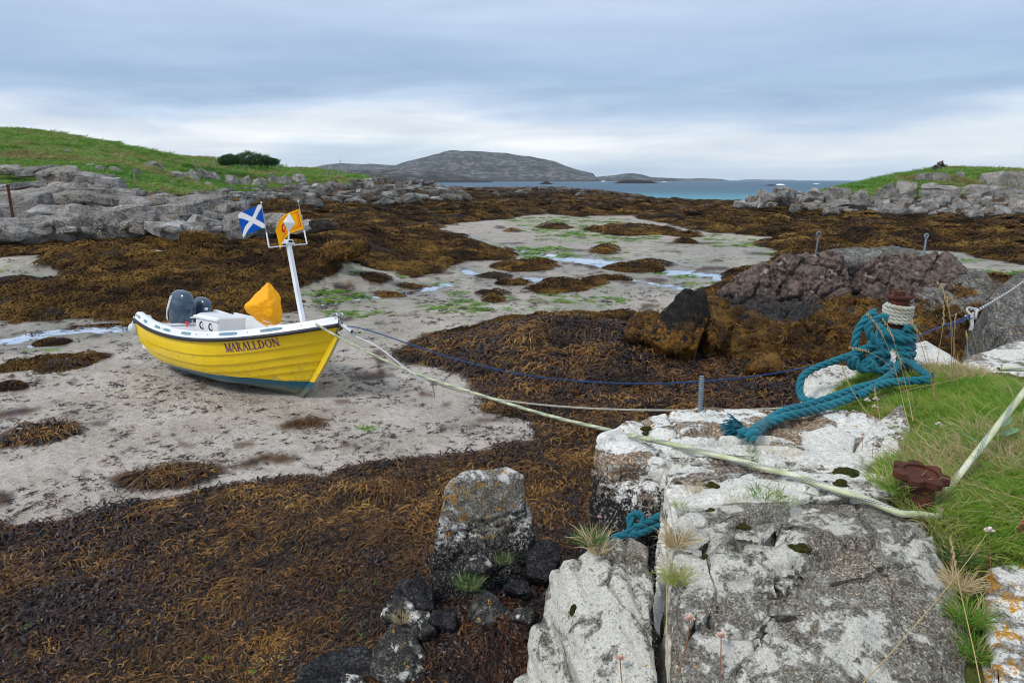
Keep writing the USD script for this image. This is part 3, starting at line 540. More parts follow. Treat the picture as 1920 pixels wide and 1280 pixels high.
M_small = rock_mat('speckled_stone', [(0.016, 0.016, 0.016), (0.035, 0.035, 0.035), (0.16, 0.15, 0.145)], lichen=(0.56, 0.55, 0.53), cover=0.38, soft=0.012, sc=0.4, gold=0.5, bump=0.010, speck=0.6)
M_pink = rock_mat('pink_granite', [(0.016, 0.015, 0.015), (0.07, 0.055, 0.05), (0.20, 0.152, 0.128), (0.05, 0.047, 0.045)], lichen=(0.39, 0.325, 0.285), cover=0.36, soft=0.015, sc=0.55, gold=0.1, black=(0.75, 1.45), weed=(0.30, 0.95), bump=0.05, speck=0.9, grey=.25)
M_grey = rock_mat('grey_boulder_stone', [(0.055, 0.053, 0.05), (0.11, 0.105, 0.10), (0.18, 0.175, 0.165)], lichen=(0.34, 0.34, 0.32), cover=0.36, soft=0.04, sc=1.2, gold=0.25, black=(0.15, 0.6), bump=0.03, speck=0.6)
M_far = rock_mat('shore_gneiss', [(0.09, 0.084, 0.078), (0.20, 0.19, 0.175), (0.30, 0.28, 0.262), (0.24, 0.195, 0.175)], lichen=(0.40, 0.39, 0.385), cover=0.47, soft=0.05, sc=3.2, gold=0.3, black=(0.6, 1.15), bump=0.14, speck=0.7, vary=.25)
M_reef = rock_mat('reef_gneiss', [(0.05, 0.048, 0.046), (0.13, 0.125, 0.115), (0.22, 0.21, 0.20)], lichen=(0.40, 0.395, 0.385), cover=0.45, soft=0.04, sc=5.0, gold=0.25, black=(0.75, 1.5), bump=0.25, speck=0.7, vary=.3)
M_ledge = rock_mat('dark_ledge_rock', [(0.02, 0.018, 0.017), (0.045, 0.04, 0.037), (0.08, 0.07, 0.064)], cover=-.5, sc=2.0, weed=(0.5, 2.0), bump=0.12, speck=0.5, grey=-.5)

P_ = lambda q: np.array([at_d(*w) for w in q])
def sink(front, dz, back=0.0):            # the same points let down (and back) to close the body of a rock
    f = np.array(front); f = f.copy(); f[:, 2] -= dz; f[:, 1] += back; return f

# -- the bedrock knoll by the viewer: joint blocks, each its own piece of the knoll
knoll = thing('rock_knoll', 'big pale lichen-crusted bedrock knoll of jointed blocks filling the lower right foreground', 'rock')
# front right block with the long bedding cracks
top = P_([(1288, 1290, 2.22), (1278, 1120, 2.52), (1268, 1010, 2.80), (1300, 962, 3.0), (1390, 945, 3.12), (1520, 950, 3.16), (1650, 958, 3.14), (1735, 1005, 2.98), (1772, 1100, 2.74), (1792, 1200, 2.48), (1802, 1300, 2.25), (1560, 1300, 2.16)])
mid = P_([(1500, 1100, 2.62), (1450, 1010, 2.86), (1640, 1050, 2.78)]) + [0, 0, .035]
b1 = hull(np.vstack([top, mid, sink(top, .75, .05)]), .035)
def crack(a, b, w, deep, tilt=(0, 0, 1)):  # an open joint between two points, cut as a thin wedge
    a, b = np.asarray(a), np.asarray(b); t = (b - a) / np.linalg.norm(b - a); u = np.asarray(tilt, float); s = np.cross(t, u); s /= np.linalg.norm(s)
    k = [a - .02 * t, a + .3 * (b - a) + s * w * .8, a + .65 * (b - a) - s * w * .7, b]
    out = m3.Manifold()
    for p, q in zip(k[:-1], k[1:]):
        out = out + m3.Manifold.hull_points(np.array([p + s * w / 2 + u * .22, p - s * w / 2 + u * .22, q + s * w / 3 + u * .22, q - s * w / 3 + u * .22, p - u * deep, q - u * deep * .5], np.float32))
    return out
for a, b, w, dp in [((1255, 1052, 2.70), (1400, 1037, 2.80), .04, .13), ((1395, 1036, 2.80), (1518, 1016, 2.86), .055, .14), ((1415, 1170, 2.52), (1500, 1118, 2.60), .06, .16), ((1270, 1185, 2.42), (1335, 1205, 2.38), .085, .16), ((1560, 1135, 2.58), (1730, 1050, 2.76), .016, .07), ((1310, 1000, 2.86), (1420, 968, 2.96), .022, .08), ((1380, 1235, 2.34), (1490, 1185, 2.42), .03, .10), ((1330, 1060, 2.66), (1345, 1170, 2.45), .014, .06), ((1640, 1230, 2.36), (1720, 1160, 2.52), .018, .07)]:
    b1 = b1 - crack(at_d(*a), at_d(*b), w, dp)
obj('block', weather(b1, .0105, .030, 2.2, 3, strata=(.35, -.8, .5), s_amp=.012, s_f=13, fine=.5, steps=((.30, -.75, .55), 4.2, .042), joints=9, j_depth=.035, j_w=.010, jdir=(.3, -.7, .6), dips=[(at_d(1440, 1030, 2.80), (.16, .05, .08), .03), (at_d(1480, 1200, 2.42), (.12, .07, .08), .03), (at_d(1300, 1130, 2.5), (.12, .10, .1), .025)]), M_near, knoll, smooth=50)
# left upright slab with streaked bedding
top = P_([(1062, 1060, 2.98), (1120, 1030, 3.02), (1180, 1008, 3.06), (1206, 1032, 3.0), (1214, 1100, 2.80), (1228, 1290, 2.34), (1110, 1295, 2.44), (1040, 1150, 2.86)])
b2 = hull(np.vstack([top, sink(top, .9, .12)]), .03)
obj('block', weather(b2, .0105, .030, 2.4, 8, strata=(.9, .15, .25), s_amp=.016, s_f=10, fine=.5, steps=((.92, .2, .1), 5.5, .035), joints=5, j_depth=.03, j_w=.010, jdir=(1, .1, .2), dips=[(at_d(1210, 1150, 2.65), (.06, .2, .2), .03)]), M_slab, knoll, smooth=50)
top = P_([(968, 1295, 2.72), (1000, 1200, 2.90), (1030, 1110, 3.02), (1050, 1062, 3.08), (1072, 1075, 3.0), (1068, 1200, 2.78), (1085, 1295, 2.56)])
b3 = hull(np.vstack([top, sink(top, .9, .15)]), .022)
obj('block', weather(b3, .012, .024, 2.6, 12, strata=(.9, .15, .3), s_amp=.02, s_f=11, fine=.5, steps=((.92, .2, .1), 7, .03)), M_slab, knoll, smooth=50)
# upper layers behind the front block
top = P_([(1252, 930, 3.28), (1262, 872, 3.70), (1300, 852, 3.88), (1400, 858, 3.90), (1480, 880, 3.68), (1640, 890, 3.56), (1672, 928, 3.22), (1560, 934, 3.14), (1380, 928, 3.13), (1275, 950, 3.06)])
b4 = hull(np.vstack([top, sink(top, .8, .05)]), .03)
b4 = b4 - crack(at_d(1270, 925, 3.34), at_d(1500, 918, 3.42), .06, .10) - crack(at_d(1420, 890, 3.62), at_d(1600, 912, 3.44), .05, .10) - crack(at_d(1300, 892, 3.60), at_d(1400, 880, 3.7), .04, .08) - crack(at_d(1480, 925, 3.36), at_d(1660, 935, 3.30), .04, .08)
obj('block', weather(b4, .0125, .03, 2.2, 15, strata=(.2, -.7, .7), s_amp=.014, s_f=12, fine=.5, steps=((.10, -.60, .80), 7.5, .05), joints=9, j_depth=.04, j_w=.012, jdir=(0, -.5, .8)), M_pale, knoll, smooth=50)
top = P_([(1254, 862, 3.66), (1270, 842, 3.86), (1330, 838, 4.0), (1420, 824, 4.1), (1500, 838, 4.0), (1610, 860, 3.76), (1600, 882, 3.56), (1400, 868, 3.60)])
b5 = hull(np.vstack([top, sink(top, .8, .1)]), .03)
obj('block', weather(b5, .014, .03, 2.2, 19, strata=(.2, -.7, .7), s_amp=.014, s_f=11, fine=.5, steps=((.05, -.55, .8), 7, .05), joints=6, j_depth=.04, j_w=.014, jdir=(0, -.5, .8)), M_pale, knoll, smooth=50)
# the high left shoulder with the dark seaward face
top = P_([(1118, 842, 4.28), (1128, 822, 4.45), (1200, 790, 4.85), (1262, 778, 5.0), (1330, 770, 5.1), (1450, 778, 5.05), (1440, 820, 4.6), (1290, 840, 4.25), (1240, 870, 4.0), (1140, 868, 4.1)])
b6 = hull(np.vstack([top, sink(top, 1.3, .1)]), .035)
obj('block', weather(b6, .016, .035, 1.9, 23, strata=(.5, .3, .8), s_amp=.016, s_f=8, joints=11, j_depth=.055, j_w=.018, fine=.5, steps=((.2, -.4, .9), 5, .05)), M_back, knoll, smooth=50)
top = P_([(1128, 915, 4.05), (1150, 892, 4.12), (1190, 900, 4.05), (1250, 930, 3.85), (1250, 1000, 3.7), (1120, 1000, 4.0)])
b7 = hull(np.vstack([top, sink(top, 1.2, .1)]), .03)
obj('block', weather(b7, .014, .03, 2.2, 27, strata=(.5, .3, .8), s_amp=.012, s_f=9, fine=.5, steps=((.2, -.4, .9), 6, .04), joints=4, j_depth=.04, j_w=.014), M_back, knoll, smooth=50)
# shelf under the frayed rope end
top = P_([(1380, 800, 4.75), (1470, 778, 5.05), (1590, 772, 5.0), (1640, 790, 4.75), (1620, 820, 4.45), (1500, 835, 4.3), (1400, 830, 4.4)])
b8 = hull(np.vstack([top, sink(top, .8, .1)]), .03)
obj('block', weather(b8, .016, .025, 2.0, 31, strata=(.3, .3, .9), s_amp=.012, s_f=9, joints=7, j_depth=.05, j_w=.018, steps=((.2, -.4, .9), 6, .04)), M_back, knoll, smooth=50)
# right hand block beyond the grassy cleft
top = P_([(1856, 1075, 2.78), (1900, 1070, 2.82), (1990, 1065, 2.86), (2050, 1300, 2.2), (1872, 1300, 2.2), (1860, 1180, 2.5)])
b9 = hull(np.vstack([top, sink(top, .7, .05)]), .03)
M_gold = rock_mat('golden_lichened_rock', [(0.13, 0.11, 0.09), (0.24, 0.21, 0.17), (0.32, 0.29, 0.25)], lichen=(0.66, 0.65, 0.62), cover=0.55, soft=0.02, sc=0.6, gold=1.55, bump=0.012, speck=0.5)
obj('block', weather(b9, .012, .026, 2.4, 35, strata=(.7, -.3, .6), s_amp=.014, s_f=10, fine=.5, steps=((.5, -.4, .7), 5, .04), joints=4, j_depth=.04, j_w=.012), M_gold, knoll, smooth=50)

def lone_rock(name, label, pts, r, m, res, amp, f, seed, drop=.5, back=.15, cat_='rock', group=None, **k):
    p = P_(pts); body = hull(np.vstack([p, sink(p, drop, back)]), r)
    o = obj(name, weather(body, res, amp, f, seed, **k), m, smooth=50); tag(o, label, cat_, group); return o
lone_rock('boulder', 'white crusted pointed rock lying between the teal rope and the grass edge', [(1610, 850, 4.15), (1640, 800, 4.35), (1690, 762, 4.5), (1700, 800, 4.3), (1690, 850, 4.05), (1625, 868, 4.0)], .02, M_pale, .018, .02, 2.4, 41, .4, .1)
lone_rock('boulder', 'small rounded white rock on the shelf in front of the frayed teal rope end', [(1500, 860, 4.1), (1515, 815, 4.3), (1560, 805, 4.35), (1598, 820, 4.3), (1590, 862, 4.05), (1540, 868, 4.0)], .02, M_pale, .018, .016, 2.4, 43, .35, .1)
lone_rock('boulder', 'white rock edge showing under the grass beside the hanging teal rope loop', [(1512, 745, 5.9), (1515, 700, 6.15), (1560, 688, 6.3), (1620, 690, 6.3), (1575, 745, 5.8), (1545, 752, 5.7)], .03, M_pale, .03, .025, 2, 45, .9, .1)
lone_rock('boulder', 'white lichened rock behind the rope-wrapped bollard, right of its foot', [(1685, 680, 6.6), (1700, 655, 6.8), (1735, 645, 6.9), (1775, 668, 6.7), (1800, 690, 6.4), (1720, 695, 6.3)], .03, M_pale, .03, .022, 2, 47, .8, .1)
lone_rock('boulder', 'flat streaked grey slab at the right edge of the picture behind the grass bank', [(1790, 700, 5.9), (1830, 672, 6.2), (1900, 648, 6.5), (2000, 640, 6.5), (2080, 700, 5.8), (1860, 705, 5.7)], .04, M_pale, .03, .022, 1.8, 49, .8, .2, strata=(.2, .5, .8), s_amp=.015, s_f=9)
lone_rock('boulder', 'large rounded dark grey boulder at the right edge, under the black and white rope', [(1860, 600, 9.2), (1870, 560, 9.4), (1905, 528, 9.7), (1990, 500, 10.0), (2090, 540, 9.6), (2080, 660, 8.6), (1930, 655, 8.6), (1880, 630, 8.9)], .10, M_grey, .06, .05, 1.2, 51, .7, .3)
lone_rock('boulder', 'small grey stone at the head of the grassy cleft beside the orange lichened block', [(1826, 1050, 2.88), (1832, 1022, 2.96), (1865, 1018, 2.98), (1880, 1045, 2.9), (1850, 1060, 2.84)], .012, M_near, .01, .008, 5, 53, .12, .03)
# -- the standing stone and its litter
p_ = P_([(845, 905, 4.42), (880, 888, 4.52), (950, 882, 4.60), (975, 895, 4.58), (985, 960, 4.52), (1000, 1040, 4.48), (990, 1090, 4.38), (840, 1000, 4.36), (830, 960, 4.38), (812, 1070, 4.32), (806, 1135, 4.26), (920, 1140, 4.22)])
o_ = obj('standing_stone', weather(hull(np.vstack([p_, sink(p_[:8], .2, .32), sink(p_[8:], .3, .25)]), .03), .016, .022, 2.6, 61, strata=(.4, .5, .75), s_amp=.014, s_f=9, fine=.5, steps=((.3, -.3, .9), 3.5, .03), joints=5, j_depth=.03, j_w=.012), M_post, smooth=50)
tag(o_, 'upright tapering boulder with black foot and pale top spotted with yellow lichen, amid brown wrack', 'rock')
for (lab, pts, m, sd) in [
    ('smooth black rounded stone at the bottom edge left of the pale speckled stone', [(555, 1290, 3.55), (570, 1250, 3.66), (620, 1222, 3.78), (680, 1212, 3.84), (700, 1230, 3.78), (690, 1290, 3.56), (620, 1300, 3.5)], M_dark, 1),
    ('black and white speckled stone with yellow spots at the bottom, below the small grass tuft', [(698, 1260, 3.58), (705, 1215, 3.72), (735, 1172, 3.86), (770, 1180, 3.84), (785, 1215, 3.72), (790, 1262, 3.58), (740, 1280, 3.5)], M_small, 2),
    ('small white topped stone in front of the standing stone', [(878, 1062, 4.1), (885, 1045, 4.14), (900, 1040, 4.16), (915, 1055, 4.12), (905, 1066, 4.08)], M_small, 3),
    ('pale speckled stone half buried in dark wrack right of the green tuft', [(885, 1150, 3.86), (895, 1118, 3.95), (910, 1108, 3.98), (940, 1130, 3.92), (955, 1155, 3.84), (915, 1165, 3.8)], M_small, 4),
    ('smooth black stone left of the foot of the standing stone', [(742, 1112, 4.05), (752, 1092, 4.12), (780, 1086, 4.14), (806, 1100, 4.12), (810, 1135, 4.0), (770, 1135, 3.98)], M_dark, 5),
    ('thin white edged stone tilted under the smooth black stone', [(728, 1132, 3.98), (735, 1118, 4.02), (765, 1126, 4.0), (772, 1140, 3.95), (745, 1142, 3.94)], M_small, 6),
    ('small pale stone right of the small grass tuft', [(770, 1160, 3.86), (778, 1146, 3.92), (800, 1150, 3.9), (810, 1175, 3.82), (790, 1185, 3.78)], M_small, 7),
    ('small speckled stone at the left end of the stone litter', [(718, 1152, 3.9), (725, 1142, 3.94), (745, 1146, 3.92), (742, 1160, 3.86)], M_small, 8),
    ('black crusted stone behind the standing stone, low in the wrack', [(990, 1075, 4.3), (1000, 1015, 4.5), (1030, 1012, 4.52), (1048, 1040, 4.42), (1030, 1080, 4.26)], M_dark, 9),
    ('white crusted stone at the very bottom edge beside the black rounded stone', [(640, 1290, 3.5), (650, 1268, 3.56), (675, 1270, 3.56), (685, 1290, 3.5)], M_small, 10),
    ('dark pebble among bladder wrack left of the knoll', [(950, 1100, 4.0), (960, 1088, 4.05), (985, 1092, 4.04), (990, 1108, 3.98)], M_dark, 11),
    ('grey flat stone low in the wrack below the standing stone', [(805, 1160, 3.84), (815, 1146, 3.9), (850, 1150, 3.88), (848, 1170, 3.8)], M_dark, 12),
    ('pale pebble low in the dark wrack beside the knoll', [(965, 1150, 3.8), (975, 1140, 3.84), (998, 1145, 3.82), (995, 1160, 3.76)], M_small, 13)]:
    lone_rock('stone', lab, [(a, b + 3, d_) for a, b, d_ in pts], .022, m, .010, .022, 5, 70 + sd, .10, .08, 'stone', joints=4, j_depth=.010, j_w=.008, fine=.5)

# -- the pink outcrop in the middle, weed on its lower half
pk = thing('pink_outcrop', 'pink granite outcrop with orange-brown weed on its lower half, behind the teal bollard', 'rock')
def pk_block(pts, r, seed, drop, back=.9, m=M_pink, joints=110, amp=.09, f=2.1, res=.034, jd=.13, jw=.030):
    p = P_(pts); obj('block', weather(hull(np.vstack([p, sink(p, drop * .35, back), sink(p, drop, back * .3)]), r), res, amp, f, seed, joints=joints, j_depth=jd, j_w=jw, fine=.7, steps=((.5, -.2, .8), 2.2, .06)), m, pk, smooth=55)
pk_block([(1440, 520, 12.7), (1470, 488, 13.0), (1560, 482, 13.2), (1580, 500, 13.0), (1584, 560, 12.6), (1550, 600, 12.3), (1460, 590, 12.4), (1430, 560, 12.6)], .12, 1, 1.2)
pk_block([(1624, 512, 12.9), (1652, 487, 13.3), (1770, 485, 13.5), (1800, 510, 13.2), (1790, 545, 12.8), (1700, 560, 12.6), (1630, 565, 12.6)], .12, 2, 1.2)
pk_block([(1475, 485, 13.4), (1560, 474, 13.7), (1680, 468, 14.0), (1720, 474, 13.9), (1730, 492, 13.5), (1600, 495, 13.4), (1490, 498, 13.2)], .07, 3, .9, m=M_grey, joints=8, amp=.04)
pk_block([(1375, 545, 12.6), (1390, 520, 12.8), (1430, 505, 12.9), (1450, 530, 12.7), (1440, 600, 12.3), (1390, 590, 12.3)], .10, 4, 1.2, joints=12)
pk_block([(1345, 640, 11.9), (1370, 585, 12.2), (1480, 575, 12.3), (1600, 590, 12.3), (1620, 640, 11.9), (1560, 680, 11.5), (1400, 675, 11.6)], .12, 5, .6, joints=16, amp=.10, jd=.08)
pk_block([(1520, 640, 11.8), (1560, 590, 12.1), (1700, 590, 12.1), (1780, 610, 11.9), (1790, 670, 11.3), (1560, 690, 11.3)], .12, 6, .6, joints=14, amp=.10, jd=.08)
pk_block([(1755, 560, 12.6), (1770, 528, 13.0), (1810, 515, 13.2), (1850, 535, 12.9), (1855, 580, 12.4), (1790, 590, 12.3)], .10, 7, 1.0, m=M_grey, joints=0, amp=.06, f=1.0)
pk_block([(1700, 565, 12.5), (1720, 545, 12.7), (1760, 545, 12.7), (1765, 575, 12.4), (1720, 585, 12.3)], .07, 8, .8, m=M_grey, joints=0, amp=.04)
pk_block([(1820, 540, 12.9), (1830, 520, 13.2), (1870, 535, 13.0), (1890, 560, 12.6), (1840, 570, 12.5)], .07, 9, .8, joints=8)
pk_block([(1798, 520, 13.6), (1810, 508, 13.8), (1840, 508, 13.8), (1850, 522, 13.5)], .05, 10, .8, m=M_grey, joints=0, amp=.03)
for lab, pts, sd in [('dark leaning rock with weed on its side, left of the pink outcrop', [(1222, 635, 11.3), (1245, 590, 11.6), (1285, 548, 12.0), (1318, 550, 12.0), (1325, 590, 11.8), (1300, 650, 11.2), (1250, 650, 11.1)], 1),
                     ('low weed covered rock between the dark leaning rock and the pink outcrop', [(1320, 600, 11.9), (1335, 565, 12.3), (1360, 570, 12.3), (1370, 610, 11.9), (1340, 640, 11.5)], 2),
                     ('small weed covered lump in the brown wrack below the pink outcrop', [(1410, 690, 10.5), (1425, 668, 10.8), (1450, 668, 10.8), (1462, 690, 10.4)], 3),
                     ('weed covered lump at the left end of the wrack heap by the dark leaning rock', [(1180, 630, 11.4), (1195, 595, 11.8), (1225, 592, 11.8), (1228, 630, 11.4)], 4)]:
    p = P_(pts); o = obj('weedy_rock', weather(hull(np.vstack([p, sink(p, .5, .5)]), .06), .045, .05, 2, 90 + sd, joints=8, j_depth=.06, j_w=.04), rock_mat(f'weedy_rock_{sd}', [(0.008, 0.008, 0.008), (0.016, 0.015, 0.014), (0.035, 0.033, 0.03)], cover=-.5, grey=-.4, weed=(0.25, 1.15 if sd == 1 else 1.6), bump=.03), smooth=55); tag(o, lab, 'rock')

# -- shores far off: slabs and boulders
def slab(px0, px1, py0, py1, d, seed, m=M_far, dip=0.0, dist=0.9, blunt=2.6, parent=None, name='slab', res=.32, joints=0, snap=False, **t):
    """A bedded slab seen between px0..px1 and py0..py1 at distance d."""
    rg = np.random.default_rng(seed)
    if snap:
        for d_ in np.arange(40., 150., .7):
            q = at_d((px0 + px1) / 2, py1, d_)
            if q[2] <= gz(q[0], q[1]) + .05: d = d_; break
    a, b, tp = at_d(px0, py1, d), at_d(px1, py1, d), at_d(px0, py0, d)
    L, H = (b[0] - a[0]), tp[2] - a[2]; Dp = max(L * .55, H * 1.6) * dist
    cx, cz = (a[0] + b[0]) / 2, a[2]
    n = int(rg.integers(11, 20)); u = rg.normal(size=(n, 3)); u /= np.linalg.norm(u, axis=1, keepdims=True)
    u = np.sign(u) * np.abs(u) ** (2 / blunt); u *= np.array([L / 2, Dp / 2, H * .62]) * rg.uniform(.74, 1.06, (n, 1))
    u[:, 2] += dip * u[:, 0]
    p = u + [cx, d + Dp * .25, cz + H * .40]
    p = np.vstack([p, p * [1, 1, 1] - [0, 0, H * .5]])
    w = weather(hull(p, min(L, H) * .05), max(res, L / 22), min(L, H) * .12, 1.5 / max(H, .4), seed, strata=(.15 + dip, .25, .95), s_amp=H * .075, s_f=3.6 / max(H, .4), joints=joints or 4, j_depth=H * .13, j_w=H * .05, fine=.55)
    o = obj(name, w, m, parent, smooth=50)
    if t: tag(o, **t)
    return o
lo = thing('rock_outcrop', 'long grey outcrop of ice-smoothed rock slabs along the left shore above the brown weed', 'rock')
LEFT = [(-40, 60, 400, 436, 25), (-30, 38, 414, 438, 24.5), (32, 135, 376, 408, 28), (20, 95, 391, 420, 26.5), (78, 135, 402, 430, 25.5), (40, 90, 414, 438, 25), (129, 190, 383, 410, 27.5), (120, 175, 404, 432, 25.5), (165, 220, 390, 432, 26), (187, 282, 379, 402, 28), (215, 285, 394, 432, 26),
        (250, 325, 398, 424, 26.5), (270, 340, 412, 436, 25.5), (281, 400, 372, 404, 29), (350, 440, 376, 404, 29.2), (228, 292, 366, 390, 30.5), (155, 205, 347, 364, 35), (200, 224, 348, 366, 34), (218, 262, 349, 370, 33), (275, 335, 358, 378, 31.5), (325, 408, 361, 380, 31),
        (-60, 55, 340, 356, 38), (50, 108, 336, 352, 38), (92, 145, 337, 350, 38), (138, 170, 338, 352, 37.5), (-20, 92, 351, 372, 34.5), (85, 165, 354, 374, 34), (110, 172, 360, 380, 32), (160, 232, 362, 382, 31.5), (-60, 60, 364, 390, 31), (-80, 35, 380, 408, 28.5),
        (320, 372, 410, 436, 26), (345, 395, 401, 426, 26.5), (392, 466, 392, 428, 27), (398, 462, 372, 394, 29.5), (440, 500, 398, 424, 27.5), (486, 560, 400, 420, 27.5), (540, 606, 410, 424, 27.2), (84, 150, 309, 338, 45), (130, 190, 316, 344, 44), (175, 220, 328, 346, 42), (40, 95, 308, 318, 47), (-10, 28, 306, 316, 48), (18, 42, 309, 318, 47)]
rng0 = np.random.default_rng(8)
for k, (a, b, t_, u_, d) in enumerate(LEFT):
    w_ = b - a; a, b = a - .22 * w_, b + .22 * w_
    slab(a, b, t_ + 2, u_ + 5, d, 200 + k, parent=lo, dist=1.3, blunt=2.9, dip=(-.04, .10, .03, -.08)[k % 4], joints=6 if w_ > 60 else 3, res=.22)
    for s in range(2 if u_ > 408 else 1):                     # broken edges and rubble along its foot
        w = (b - a) * rng0.uniform(.2, .45); x0 = rng0.uniform(a, b - w * .6); hh = (u_ - t_) * rng0.uniform(.2, .38); y1 = u_ + 5 - rng0.uniform(0, .55) * (u_ - t_)
        slab(x0, x0 + w, y1 - hh, y1, d - .5, 2200 + 5 * k + s, parent=lo, dip=rng0.uniform(-.25, .25), blunt=2.8, res=.22)
rng = np.random.default_rng(5)
# stones showing through the turf of the hill
HILLST = [(118, 132, 281, 290), (50, 60, 283, 289), (60, 76, 283, 291), (175, 200, 312, 326), (220, 235, 320, 330), (236, 264, 317, 330), (246, 300, 306, 322), (205, 222, 316, 328), (160, 178, 308, 315), (286, 302, 303, 312), (330, 336, 310, 318), (200, 222, 290, 296), (350, 362, 318, 330), (300, 345, 322, 338), (365, 412, 322, 342), (340, 370, 325, 340), (420, 445, 330, 344), (445, 470, 333, 346), (470, 500, 336, 347), (500, 520, 330, 342), (520, 548, 332, 344), (545, 575, 330, 342), (310, 330, 340, 348), (380, 400, 344, 352), (30, 40, 324, 330), (0, 12, 324, 330), (258, 276, 334, 342)]
for k, (a, b, t_, u_) in enumerate(HILLST):
    t_ -= .35 * (u_ - t_); d = float(np.interp((t_ + u_) / 2, [285, 310, 325, 345], [102, 92, 84, 76]))
    z0 = gz(*at_d((a + b) / 2, u_, d)[:2]); zr = at_d((a + b) / 2, u_, d)[2]
    for _ in range(40):                    # walk along the sight line until the stone stands on the turf
        q = at_d((a + b) / 2, u_, d)
        if abs(q[2] - gz(q[0], q[1])) < .25: break
        d += .8 if q[2] > gz(q[0], q[1]) else -.8
    slab(a, b, t_, u_ + 2, d, 300 + k, name='hill_stone', label='grey stone breaking through the green turf ' + ('high on the left hillside' if t_ < 304 else 'midway down the left hillside' if a < 310 else 'low on the right end of the left hillside'), cat='stone', group='stones in the turf of the left hill')
rf = thing('rock_reef', 'low jumbled reef of grey blocks at the right foot of the green hill', 'rock')
for k in range(210):
    px = rng.uniform(365, 868); u = rng.random()
    env_t = np.interp(px, [365, 430, 520, 560, 640, 700, 735, 780, 820, 870], [357, 350, 346, 342, 334, 330, 326, 332, 342, 352]); env_b = np.interp(px, [365, 520, 640, 870], [366, 371, 373, 366])
    py = env_t + (env_b - env_t) * u; d = np.interp(u, [0, 1], [101, 84]); w = rng.uniform(12, 46) * (.7 + .5 * u); h = w * rng.uniform(.24, .42)
    slab(px - w / 2, px + w / 2, py, py + h, d, 400 + k, m=M_reef, parent=rf, name='block', res=.45, blunt=3.0, snap=True)
for k in range(46):                        # the dark low skerry in the weed at the mouth of the bay
    if k == 0: sk = thing('rock_ledge', 'low dark rocky ledge on the skyline of the weed bank before the sea', 'rock')
    px = rng.uniform(925, 1120); py = np.interp(px, [925, 985, 1050, 1120], [355, 352, 349, 356]) + rng.uniform(0, 8); w = rng.uniform(10, 30)
    slab(px - w / 2, px + w / 2, py, py + w * .28, 132 - (py - 349), 600 + k, m=M_ledge if k % 3 else M_reef, parent=sk, name='block', res=.7, snap=True)
# right headland: boulders one by one
BIG = [(1722, 1812, 342, 370, 60, 'broad grey boulder, largest in the upper row under the right headland turf'), (1676, 1724, 337, 366, 60, 'tall pale block left of the broad boulder under the right headland turf'), (1640, 1678, 340, 366, 60, 'split block third from the broad boulder under the headland turf'), (1808, 1860, 344, 370, 60, 'grey block right of the broad boulder under the headland turf'),
       (1852, 1900, 346, 370, 60, 'cracked block at the right end of the upper row under the headland turf'), (1892, 1960, 345, 375, 59, 'block cut by the right picture edge under the headland turf'), (1848, 1935, 320, 342, 64, 'bare rock slab in the turf at the top right of the headland'), (1718, 1750, 322, 335, 66, 'white rock patch in the turf below the cairn, left part'), (1748, 1784, 322, 334, 66, 'white rock patch in the turf below the cairn, right part'), (1794, 1810, 320, 327, 67, 'small white stone in the turf right of the white patches'),
       (1838, 1884, 382, 400, 52, 'brown-grey block near the waterline of the right headland'), (1838, 1874, 394, 412, 50, 'pale domed boulder standing alone at the weed edge on the right'), (1888, 1945, 376, 406, 52, 'large boulder low on the right picture edge above the weed'), (1746, 1790, 392, 408, 51, 'rounded boulder at the weed edge below the broad boulder'), (1602, 1630, 354, 372, 58, 'rounded pale boulder at the left end of the headland turf'), (1548, 1604, 348, 368, 59, 'layered rock at the left tip of the headland turf'), (1510, 1546, 350, 370, 59, 'domed rock left of the headland turf tip'), (1440, 1500, 350, 374, 58, 'rounded knob topping the heap at the left end of the headland'), (1420, 1446, 356, 376, 57, 'block on the left shoulder of the heap at the end of the headland')]
for k, (a, b, t_, u_, d, lab) in enumerate(BIG):
    slab(a, b, t_, u_ + 3, d, 700 + k, name='boulder', label=lab, cat='boulder', blunt=3.4, joints=4, m=M_far)
for k in range(262):
    u = rng.random(); px = rng.uniform(1385, 1965)
    env_t = np.interp(px, [1385, 1420, 1470, 1520, 1560, 1640, 1700, 1900, 1965], [380, 364, 354, 358, 362, 366, 366, 366, 366]); env_b = np.interp(px, [1385, 1450, 1550, 1650, 1760, 1965], [388, 390, 394, 396, 402, 408])
    py = env_t + (env_b - env_t) * u; d = np.interp(u, [0, 1], [58.5, 50.5]); w = rng.uniform(11, 46) * (.75 + .35 * u) * rng.uniform(.6, 1); h = w * rng.uniform(.35, .6)
    slab(px - w / 2, px + w / 2, py - h * .4, py + h * .6, d, 800 + k, name='boulder', m=M_far, blunt=2.8, res=.4, snap=True, label='grey boulder in the jumble ' + ('heaped at the left tip of the right headland' if px < 1530 else 'in the upper tier under the left turf of the headland' if px < 1700 and u < .5 else 'at the weed edge below the left turf of the headland' if px < 1700 else 'in the upper tier under the cairn side of the headland' if u < .5 else 'at the weed edge on the far right under the headland'), cat='boulder', group='boulders along the foot of the right headland')
